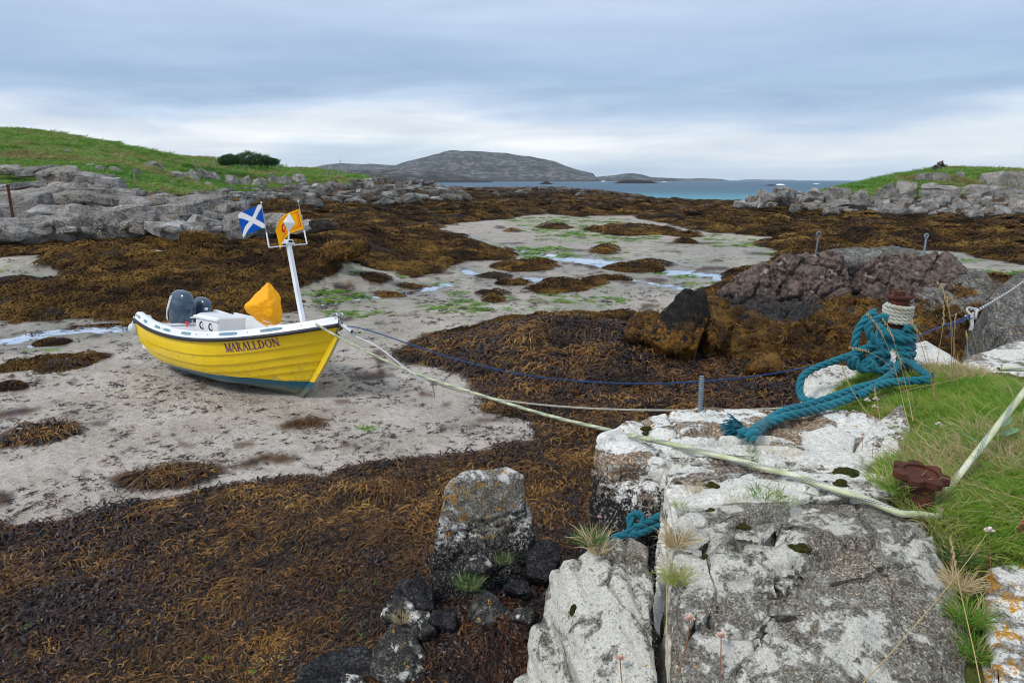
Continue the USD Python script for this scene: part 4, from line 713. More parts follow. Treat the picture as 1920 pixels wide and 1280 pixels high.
# dark rocks among the weed on the left and far across the sand
for lab, q, sd in [('dark jagged ledge breaking through the weed right of the yellow flag', (604, 690, 452, 474, 20.5), 3), ('dark rock face hung with weed under the grey slabs behind the boat flags', (330, 420, 436, 458, 24), 4), ('flat purple-grey rock in the weed right of the yellow flag', (575, 635, 411, 424, 26.5), 5)]:
    slab(*q, 900 + sd, m=M_ledge, name='weedy_rock', label=lab, cat='rock', joints=12)
for lab, q in [('black boulder alone in the weed beyond the green sand at right', (1315, 1345, 408, 424, 50)), ('dark boulder in the far weed band left of the sand', (738, 760, 386, 396, 75)), ('second dark boulder in the far weed band, right of the dark one', (798, 816, 387, 397, 75)), ('pale grey stone in the far weed band near the sea', (1138, 1158, 373, 384, 95)), ('low stone in the far weed near the sea edge', (1205, 1222, 376, 384, 95))]:
    slab(*q, 950 + int(q[0]), m=M_grey if 'pale' in lab else M_dark, name='boulder', label=lab, cat='boulder')
# ---------------------------------------------------------------- the grass bank at the right
from scipy.interpolate import RBFInterpolator
BK = P_([(1540, 742, 5.7), (1600, 702, 6.1), (1650, 695, 6.1), (1720, 692, 6.2), (1800, 700, 5.9), (1920, 694, 5.6), (2200, 690, 5.3), (1560, 770, 5.2), (1640, 782, 4.85), (1690, 765, 4.85), (1700, 840, 4.1), (1665, 870, 3.85), (1680, 930, 3.35), (1718, 955, 3.15), (1790, 1005, 2.95),
         (1760, 1020, 2.93), (1820, 1040, 2.85), (1920, 1050, 2.80), (2050, 1050, 2.8), (1920, 950, 3.08), (1920, 850, 3.55), (1920, 770, 4.2), (1800, 800, 4.25), (1800, 900, 3.45), (1750, 750, 5.0), (1850, 735, 5.0), (2200, 850, 3.6), (2600, 900, 3.3), (2600, 700, 5.0), (2100, 1290, 2.2), (2700, 1290, 2.15)])
bank_f = RBFInterpolator(BK[:, :2], BK[:, 2], smoothing=0.002, kernel='thin_plate_spline')
BO = P_([(1538, 748, 5.6), (1572, 712, 6.0), (1640, 694, 6.2), (1720, 692, 6.3), (1800, 700, 6.0), (1870, 694, 5.8), (2000, 690, 5.7), (2600, 690, 5.4), (3200, 1000, 3.0), (2700, 1300, 2.1), (2075, 1300, 2.15), (2010, 1062, 2.8), (1930, 1062, 2.8), (1850, 1045, 2.85), (1800, 1060, 2.82), (1745, 1000, 2.98), (1668, 962, 3.12), (1645, 925, 3.35), (1655, 865, 3.88), (1690, 845, 4.08), (1705, 790, 4.5), (1660, 782, 4.75), (1600, 778, 4.95), (1562, 775, 5.15)])
bank_poly = Polygon(BO[:, :2]).buffer(0); shapely.prepare(bank_poly)
def bank_z(x, y):
    x, y = np.asarray(x, float), np.asarray(y, float)
    q = np.stack([x, y], -1).reshape(-1, 2); z = bank_f(q)
    out = shapely.distance(bank_poly, shapely.points(q)); edge = shapely.distance(bank_poly.exterior, shapely.points(q))
    P = np.stack([q[:, 0], q[:, 1], 0 * z], -1)
    z = z + (noise3(P, 3.0, 4, 5) - .5) * .09 - np.where(out > 0, .03 + out * 1.6, .06 * np.exp(-(edge / .05) ** 2))
    return z.reshape(x.shape)
gx, gy = np.arange(BO[:, 0].min() - .5, 4.2, .035), np.arange(2.0, 6.9, .035)
BX, BY = np.meshgrid(gx, gy, indexing='ij'); BZ = np.maximum(bank_z(BX, BY), .05)
i_, j_ = np.meshgrid(np.arange(len(gx) - 1), np.arange(len(gy) - 1), indexing='ij'); n_ = len(gy)
q_ = np.stack([i_ * n_ + j_, (i_ + 1) * n_ + j_, (i_ + 1) * n_ + j_ + 1, i_ * n_ + j_ + 1], -1).reshape(-1, 4)
q_ = q_[BZ.ravel()[q_].max(1) > .06]
bank_mat = mat('bank_soil', {'g': ('geometry', {}), 'n1': NZ(2.2, 5, .6), 'n2': NZ(25, 4, .7), 'r': ramp((.3, (.05, .07, .015)), (.5, (.085, .105, .025)), (.62, (.15, .125, .045)), (.8, (.07, .045, .02))), 'a': ('mix_float', {'fac': .5}), 'bump': ('bump', {'strength': 1, 'distance': .04}), 'p': ('principled_bsdf', {'roughness': .95, 'specular_ior_level': .1})},
    [('g.position', 'n1.vector'), ('g.position', 'n2.vector'), ('n1.fac', 'a.a'), ('n2.fac', 'a.b'), ('a.result', 'r.fac'), ('r.color', 'p.base_color'), ('n2.fac', 'bump.height'), ('bump.normal', 'p.normal')])
obj('grass_bank', (np.stack([BX, BY, BZ], -1).reshape(-1, 3), q_), bank_mat, smooth=True, kind='structure')

cl = P_([(1762, 1050, 2.84), (1850, 1055, 2.84), (1852, 1180, 2.55), (1868, 1310, 2.24), (1800, 1310, 2.26), (1784, 1180, 2.56)]); cl[:, 2] -= .045
obj('cleft_soil', weather(hull(np.vstack([cl, sink(cl, .5)]), .015), .02, .02, 5, 3), bank_mat, smooth=True, kind='structure')
# ---------------------------------------------------------------- tufts
def ribbons(n, seed, rad, length, width, lift, segs=4, swirl=0.6, upright=0.0, tip=0.15, base=0.0):
    """n flat blades in one tuft. upright 0: lying tangle, 1: standing grass."""
    rg = np.random.default_rng(seed); V, F = [], []
    main = rg.uniform(0, 2 * PI)
    for k in range(n):
        L = rg.uniform(*length); w = rg.uniform(*width)
        a = main + rg.normal(0, swirl * PI); r0 = rad * math.sqrt(rg.random()); b = rg.uniform(0, 2 * PI)
        if base: a = b + rg.normal(0, .7)
        p = np.array([r0 * math.cos(b), r0 * math.sin(b), base + rg.uniform(0, lift) * (1 - upright)])
        if upright: a = b + rg.normal(0, .7)
        bend = rg.normal(0, 1.1); el = rg.uniform(.75, 1.45) if upright else rg.normal(.15, .25)
        pts = [p]
        for s in range(segs):
            d = np.array([math.cos(a) * math.cos(el), math.sin(a) * math.cos(el), math.sin(el)])
            p = p + d * L / segs; pts.append(p); a += bend / segs
            el += (rg.uniform(-.65, .0) * upright) if upright else rg.normal(-.12, .3)
        pts = np.array(pts)
        if not upright:                       # lying: arched a little, ends on the ground; draped over a dome if base > 0
            q = np.linspace(0, 1, segs + 1); pts[:, 2] = rg.uniform(0, lift) * (.35 + np.sin(PI * np.minimum(q * 1.15, 1))) * .8 + rg.uniform(.002, .01) + rg.normal(0, lift * .08, segs + 1)
            if base: pts[:, 2] += base * np.exp(-((pts[:, :2] ** 2).sum(1)) / (rad * 1.25) ** 2) - base * .15
        t = np.gradient(pts, axis=0); sd = np.cross(t, [0, 0, 1.0] if not upright else [math.sin(a), -math.cos(a), .15])
        if upright: sd = np.cross(t, np.cross(t, [0, 0, 1.0]) + 1e-6); sd = np.cross(t, [rg.normal(), rg.normal(), .3])
        sd /= np.linalg.norm(sd, axis=1, keepdims=True) + 1e-9
        tw = rg.uniform(-.6, .6); sd = sd + np.array([0, 0, tw])
        ww = w / 2 * np.interp(np.linspace(0, 1, segs + 1), [0, .2, .7, 1], [.6, 1, .9, tip])
        o = len(V) * 2 * (segs + 1)
        V.append(np.stack([pts + sd * ww[:, None], pts - sd * ww[:, None]], 1).reshape(-1, 3))
        for s in range(segs):
            F += [[o + 2 * s, o + 2 * s + 1, o + 2 * s + 3], [o + 2 * s, o + 2 * s + 3, o + 2 * s + 2]]
    return trimesh.Trimesh(np.vstack(V), F, process=False)

def blade_mat(name, cols, patch=0.8, mixf=0.5, rough=0.45, trans=0.0, spec=0.4, isl=0.55, pr=(.27, .73)):
    """Blades whose tone runs through cols: by blade, by tuft and by broad patches on the ground."""
    N = {'g': ('geometry', {}), 'oi': ('object_info', {}), 'n': NZ(patch, 4, .6), 's': step(*pr), 'a1': ('math', {'math_type': 'add'}), 'f': ('math', {'math_type': 'fraction'}), 'mx': ('mix_float', {'fac': 1 - isl}), 'r': ramp(*[(i / (len(cols) - 1), q) for i, q in enumerate(cols)]), 'p': ('principled_bsdf', {'roughness': rough, 'specular_ior_level': spec})}
    L = [('g.position', 'n.vector'), ('g.random_per_island', 'a1.value1'), ('oi.random', 'a1.value2'), ('a1.value', 'f.value1'), ('n.fac', 's.value'), ('f.value', 'mx.a'), ('s.result', 'mx.b'), ('mx.result', 'r.fac'), ('r.color', 'p.base_color')]
    surf = 'p.BSDF'
    if trans:
        N |= {'tr': ('translucent_bsdf', {}), 'mc': ('mix_closure', {'fac': trans})}
        L += [('r.color', 'tr.color'), ('p.BSDF', 'mc.closure1'), ('tr.BSDF', 'mc.closure2')]; surf = 'mc.closure'
    return mat(name, N, L, surface=surf)
W_strand = blade_mat('wrack_strands', [(.008, .005, .006), (.012, .008, .008), (.022, .013, .010), (.072, .036, .014), (.135, .060, .014), (.29, .15, .032), (.48, .34, .13)], patch=1.0, rough=.5, spec=.25, isl=.62)
W_leaf = blade_mat('wrack_dark_blades', [(.006, .005, .007), (.010, .007, .009), (.018, .011, .011), (.036, .018, .014), (.08, .030, .014), (.22, .085, .018)], patch=1.3, rough=.42, spec=.3, isl=.6)
W_gold = blade_mat('golden_wrack', [(.006, .004, .004), (.013, .008, .005), (.045, .022, .007), (.12, .064, .015), (.23, .13, .028), (.33, .21, .055)], patch=.42, rough=.65, spec=.08, isl=.35)
W_green = blade_mat('green_weed', [(.05, .12, .012), (.13, .26, .025), (.28, .38, .06)], patch=2, rough=.4, trans=.25)
G_blade = blade_mat('grass_blades', [(.06, .15, .018), (.11, .25, .022), (.17, .33, .03), (.26, .38, .05), (.38, .38, .10), (.55, .45, .20)], patch=1.6, rough=.5, trans=.3, isl=.6)
G_dry = blade_mat('dry_grass_blades', [(.30, .22, .10), (.48, .37, .19), (.60, .49, .29), (.18, .24, .05)], patch=2, rough=.6, trans=.25)
G_thick = blade_mat('thrift_leaves', [(.015, .06, .012), (.025, .10, .018), (.05, .15, .03), (.10, .20, .04)], patch=3, rough=.5, trans=.2)
G_hill = blade_mat('hill_grass', [(.06, .15, .022), (.10, .23, .03), (.15, .29, .04), (.21, .29, .06), (.31, .26, .10), (.22, .13, .06)], patch=.12, rough=.7, trans=.25, isl=.22, pr=(.36, .64))

strand_p = [(ribbons(60, 10 + k, .16, (.05, .22), (.005, .013), .04, segs=4, swirl=.34, tip=.4), W_strand) for k in range(4)]
leaf_p = [(ribbons(42, 30 + k, .14, (.06, .18), (.009, .022), .04, segs=4, swirl=.5, tip=.5), W_leaf) for k in range(3)]
mound_p = [(ribbons(90, 50 + k, .24, (.08, .20), (.016, .036), .035, segs=3, swirl=.7, base=.16, tip=.4), W_gold) for k in range(3)]
rng = np.random.default_rng(11)
hw_ = 0.80
cols_ok = np.where(np.abs(ph) < .74)[0]
def scatter(n, d0, d1, power, mask, seed):
    """Random ground points between distances d0 and d1 where mask (over the ground's grid) holds; returns x, y, z, normal."""
    rg = np.random.default_rng(seed)
    rows = np.where((rr > d0) & (rr < d1))[0]; w = rr[rows] ** power; w /= w.sum()
    i = rg.choice(rows, n, p=w); j = rg.choice(cols_ok, n)
    r = rr[i] * np.exp(rg.uniform(-.5, .5, n) * math.log(rr[1] / rr[0])); a = ph[j] + rg.uniform(-.5, .5, n) * (ph[cols_ok[1]] - ph[cols_ok[0]])
    ok = mask[i, j]; i, j, r, a = i[ok], j[ok], r[ok], a[ok]
    x, y, z = r * np.sin(a), r * np.cos(a), Z[i, j]
    i1, j1 = np.minimum(i + 1, nr - 1), j + 1
    du = V[(i1 * nph + j)] - V[i * nph + j]; dv = V[i * nph + j1] - V[i * nph + j]; nn = np.cross(du, dv); nn *= np.sign(nn[:, 2:]) ; nn /= np.linalg.norm(nn, axis=1, keepdims=True)
    nn = nn * [.6, .6, 1]; return x, y, z, nn, i, j
Wm = gw > .5
We = gaussian_filter((gw > .5).astype(float), (2.2, 3.5)) > .72          # far enough inside the weed's edge for the fronds to lie on it
# near wrack
x, y, z, nn, i, j = scatter(56000, 2.2, 14, -.5, (We | ((rr[:, None] < 7) & (gaussian_filter(gw, 1.5) > .6))) & ~((X > 1.0) & (Y < 6.2) & (X > .28 * Y)), 1)
d = np.hypot(x, y); patch = noise3(np.stack([x, y, 0 * x], -1), .9, 4, 101) + .50 * (rng.random(len(x)) - .5)
dark = ((patch < .44) & (d < 6)) | (patch < .33) | ((np.hypot((x - .15) / .9, (y - 3.95) / .75) < 1) & (rng.random(len(x)) < .8))
s = np.clip(d / 7.0, .62, 1.5) * rng.uniform(.6, 1.25, len(x)); s3 = np.stack([s, s, s * rng.uniform(.7, 1.5, len(x))], 1)
flow = 2.6 * PI * noise3(np.stack([x, y, 0 * x], -1), .45, 2, 141)      # the tide combed the strands
for nm, sel, pr, kid in (('wrack_bed', ~dark & (d < 14), strand_p, 4), ('dark_wrack_bed', dark & (d < 14), leaf_p, 3)):
    instancer(nm, pr, np.stack([x, y, z], 1)[sel], flow[sel] + rng.normal(0, .45, sel.sum()), s3[sel], rng.integers(0, kid, sel.sum()), tilt=nn[sel], kind='stuff')
# weed beds further off
x, y, z, nn, i, j = scatter(62000, 13, 120, -.65, We & ~GL & ~GR & (Z > -.9), 2)
d = np.hypot(x, y); s = np.clip(d / 26, .55, 2.2) * rng.uniform(.5, 1.4, len(x))
fz_ = y * CT - (z - EYE) * ST; sx_, sy_ = 960 + FPX * x / fz_, 640 - FPX * (y * ST + (z - EYE) * CT) / fz_
onrock = ((z > 2.0) & (x < 0)) | ((sx_ > 1390) & (sy_ < np.interp(sx_, [1390, 1450, 1550, 1650, 1760, 1965], [388, 392, 396, 400, 405, 410])) & (y > 40)) | ((sx_ > 370) & (sx_ < 872) & (sy_ < 371) & (sy_ > np.interp(sx_, [365, 640, 735, 870], [357, 334, 326, 352])) & (rng.random(len(x)) < .8))
s3 = np.stack([s, s, s * rng.uniform(.5, 1.2, len(x)) * np.interp(d, [13, 60, 150], [1, .7, .4])], 1)
sel = ~onrock
instancer('weed_beds', mound_p, np.stack([x, y, z - .02], 1)[sel], rng.uniform(0, 2 * PI, sel.sum()), s3[sel], rng.integers(0, 3, sel.sum()), tilt=nn[sel], kind='stuff')
# humped clumps of darker weed standing out of the beds
W_dark = blade_mat('dark_clump_weed', [(.006, .005, .004), (.012, .008, .006), (.028, .016, .007), (.06, .032, .009), (.12, .062, .013)], patch=.3, rough=.6, spec=.2, isl=.4)
clump_p = [(ribbons(420, 60 + k, .55, (.16, .42), (.016, .03), .04, segs=4, swirl=.7, base=.34, tip=.4), m_) for k, m_ in enumerate([W_dark, W_dark, W_gold])]
x, y, z, nn, i, j = scatter(760, 13, 70, -.45, We & ~GL & ~GR, 8); keep = noise3(np.stack([np.arctan2(x, y) * 9, np.log(y) * 9, 0 * x], 1), 1.0, 3, 9) > .47
s = np.clip(np.hypot(x, y) / 30, .5, 1.5) * rng.uniform(.5, 1.25, len(x))
instancer('weed_clumps', clump_p, np.stack([x, y, z - .05], 1)[keep], rng.uniform(0, 2 * PI, keep.sum()), np.stack([s * 1.25, s, s * .75], 1)[keep], rng.integers(0, 3, keep.sum()), kind='stuff')
# weed hanging on the low parts of the rocks
W_hang = blade_mat('rock_weed', [(.010, .007, .005), (.03, .015, .006), (.10, .05, .012), (.23, .12, .02), (.38, .22, .04)], patch=1.6, rough=.5, spec=.25, isl=.45)
hang_p = [(ribbons(44, 120 + k, .07, (.03, .085), (.007, .014), .03, segs=3, swirl=.8, tip=.6), W_hang) for k in range(3)]
hp, hn = [], []
for path in [str(q.GetPath()) for q in stage.GetPrimAtPath('/World/pink_outcrop').GetChildren()] + [f'/World/weedy_rock{s}' for s in ('', '_001', '_002', '_003', '_004', '_005')]:
    me = UsdGeom.Mesh(stage.GetPrimAtPath(path))
    v, f = np.array(me.GetPointsAttr().Get()), np.array(me.GetFaceVertexIndicesAttr().Get()).reshape(-1, 3)
    cr_ = np.cross(v[f[:, 1]] - v[f[:, 0]], v[f[:, 2]] - v[f[:, 0]]); ar = np.linalg.norm(cr_, axis=1) / 2; ctr = v[f].mean(1); n_ = cr_ / (2 * ar[:, None] + 1e-12)
    top = .98 if 'pink' in path else 1.0 if path == '/World/weedy_rock' else 9.
    lim = top + 1.3 * (noise3(ctr, 1.3, 4, 3) - .5) - (.55 if path == '/World/weedy_rock' else 0)
    k = rng.choice(len(f), int(ar.sum() * 170), p=ar / ar.sum()); k = k[(ctr[k, 2] < lim[k]) & (n_[k, 1] < .5) & (n_[k, 2] > -.5) & (ctr[k, 2] > -.1)]
    if 'pink' in path: k = k[rng.random(len(k)) < .9]
    hp.append(ctr[k]); hn.append(n_[k])
hp, hn = np.vstack(hp), np.vstack(hn); hs = np.clip(hp[:, 1] / 12, .9, 1.8) * rng.uniform(.6, 1.3, len(hp))
instancer('rock_weed', hang_p, hp, rng.uniform(0, 2 * PI, len(hp)), hs, rng.integers(0, 3, len(hp)), tilt=hn * [1, 1, .9], kind='stuff')
# scraps on the sand, green weed on the sand
scrap_p = [(ribbons(7, 70 + k, .05, (.04, .16), (.006, .014), .012, segs=4, swirl=.5), W_leaf) for k in range(4)]
x, y, z, nn, i, j = scatter(22000, 4, 60, -.75, ~Wm, 3)
keep = noise3(np.stack([x, y, 0 * x], -1), 1.1, 3, 111) + .3 * rng.random(len(x)) > np.interp(np.hypot(x, y), [6, 12, 20, 50], [.69, .66, .56, .54])
s = np.clip(np.hypot(x, y) / 10, .5, 1.8) * rng.uniform(.3, 1.2, len(x))
instancer('seaweed_scraps', scrap_p, np.stack([x, y, z], 1)[keep], rng.uniform(0, 2 * PI, keep.sum()), s[keep], rng.integers(0, 4, keep.sum()), kind='stuff')
green_p = [(ribbons(16, 80 + k, .12, (.08, .22), (.012, .03), .012, segs=4, swirl=.8), W_green) for k in range(3)]
x, y, z, nn, i, j = scatter(16000, 8, 62, -.5, (ga_ > .45) & ~Wm, 4)
keep = noise3(np.stack([x, y, 0 * x], -1), .8, 4, 121) + .25 * rng.random(len(x)) > .68
s = np.clip(np.hypot(x, y) / 14, .7, 2.6) * rng.uniform(.5, 1.3, len(x))
instancer('green_seaweed', green_p, np.stack([x, y, z], 1)[keep], rng.uniform(0, 2 * PI, keep.sum()), s[keep], rng.integers(0, 3, keep.sum()), kind='stuff')
x, y, z, nn, i, j = scatter(700, 3.4, 12, -.3, Wm, 5); keep = rng.random(len(x)) < .2
instancer('green_seaweed', green_p, np.stack([x, y, z + .04], 1)[keep], rng.uniform(0, 2 * PI, keep.sum()), rng.uniform(.08, .22, keep.sum()), rng.integers(0, 3, keep.sum()), kind='stuff')
# hill turf
hill_p = [(ribbons(26, 90 + k, .34, (.25, .6), (.03, .06), .1, segs=2, upright=1, tip=.2), G_hill) for k in range(3)]
x, y, z, nn, i, j = scatter(30000, 40, 150, .4, GL | GR, 6)
s = np.clip(np.hypot(x, y) / 75, .6, 1.5) * rng.uniform(.6, 1.4, len(x)) * (.6 + .9 * noise3(np.stack([x, y, 0 * x], -1), .3, 3, 7))
instancer('turf', hill_p, np.stack([x, y, z - .05], 1), rng.uniform(0, 2 * PI, len(x)), np.stack([s * 1.3, s * 1.3, s * .5], 1), rng.integers(0, 3, len(x)), kind='stuff')
# near grass
grass_p = [(ribbons(30, 100 + k, .05, (.03, .085), (.0025, .0045), .02, segs=3, upright=1), G_blade) for k in range(4)]
dry_p = [(ribbons(16, 110 + k, .05, (.06, .17), (.002, .0035), .02, segs=3, upright=1), G_dry) for k in range(2)]
pts = []
while len(pts) < 6200:
    px, py, d = rng.uniform(1530, 2350), rng.uniform(688, 1066), 0
    q = None; x, y = rng.uniform(BO[:, 0].min(), 4.0), rng.uniform(2.1, 6.4)
    if rng.random() < 0.35 + 0.65 * (3.2 / max(y, 3.2)) ** 1.6 and shapely.contains_xy(bank_poly, x, y): pts.append((x, y))
pts = np.array(pts); zb = bank_z(pts[:, 0], pts[:, 1])
dn = noise3(np.stack([pts[:, 0], pts[:, 1], 0 * zb], -1), 2.0, 3, 131) + .3 * (rng.random(len(pts)) - .5) > .71
short = np.clip((pts[:, 1] - 4.6) / 1.0, 0, 1) * (pts[:, 0] < 3.2)
sc_ = rng.uniform(.7, 1.3, len(pts)) * (1 - .45 * short)
pos = np.column_stack([pts, zb - .005])
tall_p = [(ribbons(14, 140 + k, .06, (.14, .30), (.0018, .0032), .02, segs=4, upright=1), m_) for k, m_ in enumerate([G_dry, G_blade, G_blade])]
tk_ = (noise3(np.stack([pts[:, 0], pts[:, 1], 0 * zb], -1), 1.6, 3, 151) > .47) & (rng.random(len(pts)) < .09) & (pts[:, 1] < 5.2)
instancer('tall_grass', tall_p, pos[tk_], rng.uniform(0, 2 * PI, tk_.sum()), rng.uniform(.6, 1.15, tk_.sum()), rng.integers(0, 3, tk_.sum()), kind='stuff')
lawn = instancer('bank_grass', grass_p, pos[~dn], rng.uniform(0, 2 * PI, (~dn).sum()), sc_[~dn], rng.integers(0, 4, (~dn).sum()), kind='stuff')
instancer('dry_grass', dry_p, pos[dn], rng.uniform(0, 2 * PI, dn.sum()), sc_[dn], rng.integers(0, 2, dn.sum()), kind='stuff')
# ---------------------------------------------------------------- the boat
def paint(name, col, rough=.35, spec=.5, coat=0.0, metal=0.0, var=.12, sc=3.0, bump=0.0):
    return mat(name, {'tc': ('texture_coordinate', {}), 'n': NZ(sc, 5, .65), 'r': ramp((.3, c(*col, 1 - var)), (.7, c(*col, 1 + var * .6))), 'rr': ('map_range', {'from_min': .3, 'from_max': .7, 'to_min': max(rough - .1, .05), 'to_max': min(rough + .12, 1.0)}), 'b': ('bump', {'strength': .5, 'distance': bump or .001}), 'p': ('principled_bsdf', {'specular_ior_level': spec, 'coat_weight': coat, 'coat_roughness': .1, 'metallic': metal})},
        [('tc.object', 'n.vector'), ('n.fac', 'r.fac'), ('r.color', 'p.base_color'), ('n.fac', 'rr.value'), ('rr.result', 'p.roughness')] + ([('n.fac', 'b.height'), ('b.normal', 'p.normal')] if bump else []))
M_white = paint('white_gelcoat', (.78, .79, .80), .35, coat=.2, var=.10)
M_lip = paint('grey_white_gelcoat', (.62, .66, .69), .4, var=.08)
M_black = paint('black_rubber', (.012, .013, .018), .5, var=.3)
M_pad = paint('blue_grey_grip', (.20, .33, .40), .75, spec=.2, var=.15, sc=20)
M_cowl = paint('blue_grey_cowling', (.030, .062, .098), .2, coat=.5, var=.15)
M_cowl2 = paint('dark_engine_leg', (.025, .03, .036), .4)
M_alu = paint('weathered_aluminium', (.45, .46, .47), .4, metal=.8, var=.2)
M_orange = paint('orange_yellow_canvas', (.95, .40, .002), .55, spec=.3, var=.12, sc=6, bump=.004)
M_letter = paint('dark_red_lettering', (.16, .006, .03), .5, var=.1)
M_edge = paint('pale_lettering_edge', (.42, .40, .50), .5, var=.1)
M_red = paint('red_plastic', (.55, .02, .02), .4)
M_blue = paint('flag_blue', (.006, .085, .42), .8, spec=.1, var=.15, sc=9)
M_fwhite = paint('flag_white', (.74, .75, .78), .8, spec=.1, var=.06, sc=9)
M_fyel = paint('flag_yellow', (.86, .40, .005), .8, spec=.1, var=.08, sc=9)
M_fred = paint('flag_red', (.55, .03, .01), .8, spec=.1)
M_hull = mat('yellow_hull_paint', {'tc': ('texture_coordinate', {}), 'sep': ('separate_xyz', {}), 'n': NZ(1.6, 5, .6), 'n2': NZ(14, 4, .7), 'y': ramp((.3, (.80, .53, .001)), (.7, (.90, .62, .003))),
    'b': ramp((.3, (.006, .075, .115)), (.7, (.012, .12, .16))), 'ol': ramp((.3, (.06, .075, .05)), (.7, (.14, .15, .10))), 'sx': ('math', {'math_type': 'multiply_add', 'value2': -.035, 'value3': .14}), 'zz': ('math', {'math_type': 'add'}), 's1': step(.334, .326), 's2': ('map_range', {'from_min': .17, 'from_max': .26, 'to_min': 1.0, 'to_max': 0.0, 'clamp': True}),
    'f1': ('map_range', {'from_min': .326, 'from_max': .332, 'to_min': 1.0, 'to_max': 0.0, 'clamp': True}), 'm1': MIXC, 'm2': MIXC, 'sc': step(.55, .68), 'scf': ('math', {'math_type': 'multiply'}), 'zl': ('map_range', {'from_min': .30, 'from_max': .80, 'to_min': .75, 'to_max': 0.08, 'clamp': True}), 'ms': ('mix', {'color2': (.30, .22, .10)}), 'bump': ('bump', {'strength': .12, 'distance': .01}),
    'p': ('principled_bsdf', {'roughness': .33, 'specular_ior_level': .45, 'coat_weight': .15, 'coat_roughness': .15})},
    [('tc.object', 'sep.vector'), ('tc.object', 'n.vector'), ('tc.object', 'n2.vector'), ('n.fac', 'y.fac'), ('n2.fac', 'b.fac'), ('n2.fac', 'ol.fac'), ('sep.x', 'sx.value1'), ('sx.value', 'zz.value1'), ('sep.z', 'zz.value2'),
     ('zz.value', 'f1.value'), ('n2.fac', 'sc.value'), ('sc.result', 'scf.value1'), ('sep.z', 'zl.value'), ('zl.result', 'scf.value2'), ('y.color', 'ms.color1'), ('scf.value', 'ms.fac'), ('ms.color', 'm1.color1'), ('b.color', 'm1.color2'), ('f1.result', 'm1.fac'), ('zz.value', 's2.value'), ('m1.color', 'm2.color1'), ('ol.color', 'm2.color2'), ('s2.result', 'm2.fac'), ('m2.color', 'p.base_color'), ('n.fac', 'bump.height'), ('bump.normal', 'p.normal')])

BL = 4.2; BA = math.radians(35.0)
bow_foot = at_z(580, 748, 0.0)
hvec = np.array([math.cos(BA), -math.sin(BA), 0])
b_org = bow_foot + .60 * hvec - BL * hvec; b_org[2] = -0.04 + float(np.mean(gz(np.array([b_org[0]]), np.array([b_org[1]])))) * 0
HEEL = math.radians(-7.0)
boat = thing('motor_boat', 'yellow clinker motor boat with white gunwale and dark blue bottom aground on the sand', 'boat')
RX = np.array([[1, 0, 0], [0, math.cos(HEEL), -math.sin(HEEL)], [0, math.sin(HEEL), math.cos(HEEL)]])
RZm = np.array([[math.cos(-BA), -math.sin(-BA), 0], [math.sin(-BA), math.cos(-BA), 0], [0, 0, 1]])
UsdGeom.Xformable(boat).ClearXformOpOrder()
_m = np.eye(4); _m[:3, :3] = (RZm @ RX).T; _m[3, :3] = b_org
UsdGeom.Xformable(boat).MakeMatrixXform().Set(Gf.Matrix4d(_m.tolist()))
B2W = lambda p: np.asarray(p, float) @ (RZm @ RX).T + b_org
def W2Bz(px, py, y=0.0, guess=2.0):
    """Boat coordinates of a sight line where it crosses the plane y = const of the boat."""
    r = ray(px, py); o = np.array([0, 0, EYE]); Rm = (RZm @ RX)
    ob, rb = (o - b_org) @ Rm, r @ Rm
    return ob + rb * ((y - ob[1]) / rb[1])
def W2Bx(px, py, x):
    r = ray(px, py); Rm = (RZm @ RX); ob, rb = (np.array([0, 0, EYE]) - b_org) @ Rm, r @ Rm
    return ob + rb * ((x - ob[0]) / rb[0])
def hb(t):
    t = np.asarray(t, float); return np.where(t > .42, .90 * (1 - np.clip((t - .42) / .58, 0, 1) ** 2.35), .90 - .17 * ((.42 - t) / .42) ** 2) + .012
def sheer(t):
    t = np.asarray(t, float); return np.where(t > .3, .89 + .47 * (np.clip(t - .3, 0, 1) / .7) ** 2.0, .89 + .10 * ((.3 - t) / .3) ** 2)
def keel(t):
    t = np.asarray(t, float); return .07 + (sheer(t) - .12 - .07) * np.clip((t - .80) / .20, 0, 1) ** 1.12 + .10 * np.clip((.2 - t) / .2, 0, 1) ** 2
_kt = np.linspace(.8, 1, 200)
def SV(t, v, side=-1, off=0.0):
    """A point of the hull: station t, girth v. Strakes run fair to the stem and end on it."""
    t, v = np.broadcast_arrays(np.asarray(t, float), np.asarray(v, float))
    m = np.clip((t - .45) / .5, 0, 1); m = m * m * (3 - 2 * m); th = v * PI / 2
    fz = (1 - m) * (1 - np.cos(th)) ** 1.1 + m * v ** .95
    k0 = np.minimum(keel(t), .07 + .10 * np.clip((.2 - t) / .2, 0, 1) ** 2)
    z = k0 + (sheer(t) - .13 - k0) * fz
    te = np.minimum(t, np.interp(z, keel(_kt), _kt)); te = np.where(t < .8, t, te)
    q = np.clip((z - keel(te)) / (sheer(te) - .13 - keel(te) + 1e-6), 0, 1)
    fy = (1 - m) * np.sin(np.arccos(1 - q ** (1 / 1.1))) ** .80 + m * (q ** (1 / .95)) ** .92
    return np.stack([BL * te, side * (hb(te) * fy + .012 + off), z], -1)
def nrm(t, v, side=-1):
    e = 1e-3; a = SV(t + e, v, side) - SV(t - e, v, side); b = SV(t, np.minimum(v + e, 1), side) - SV(t, v - e, side)
    n = np.cross(a, b); n /= np.linalg.norm(n, axis=-1, keepdims=True) + 1e-9
    return n * np.sign(n[..., 1:2] * side + 1e-9)
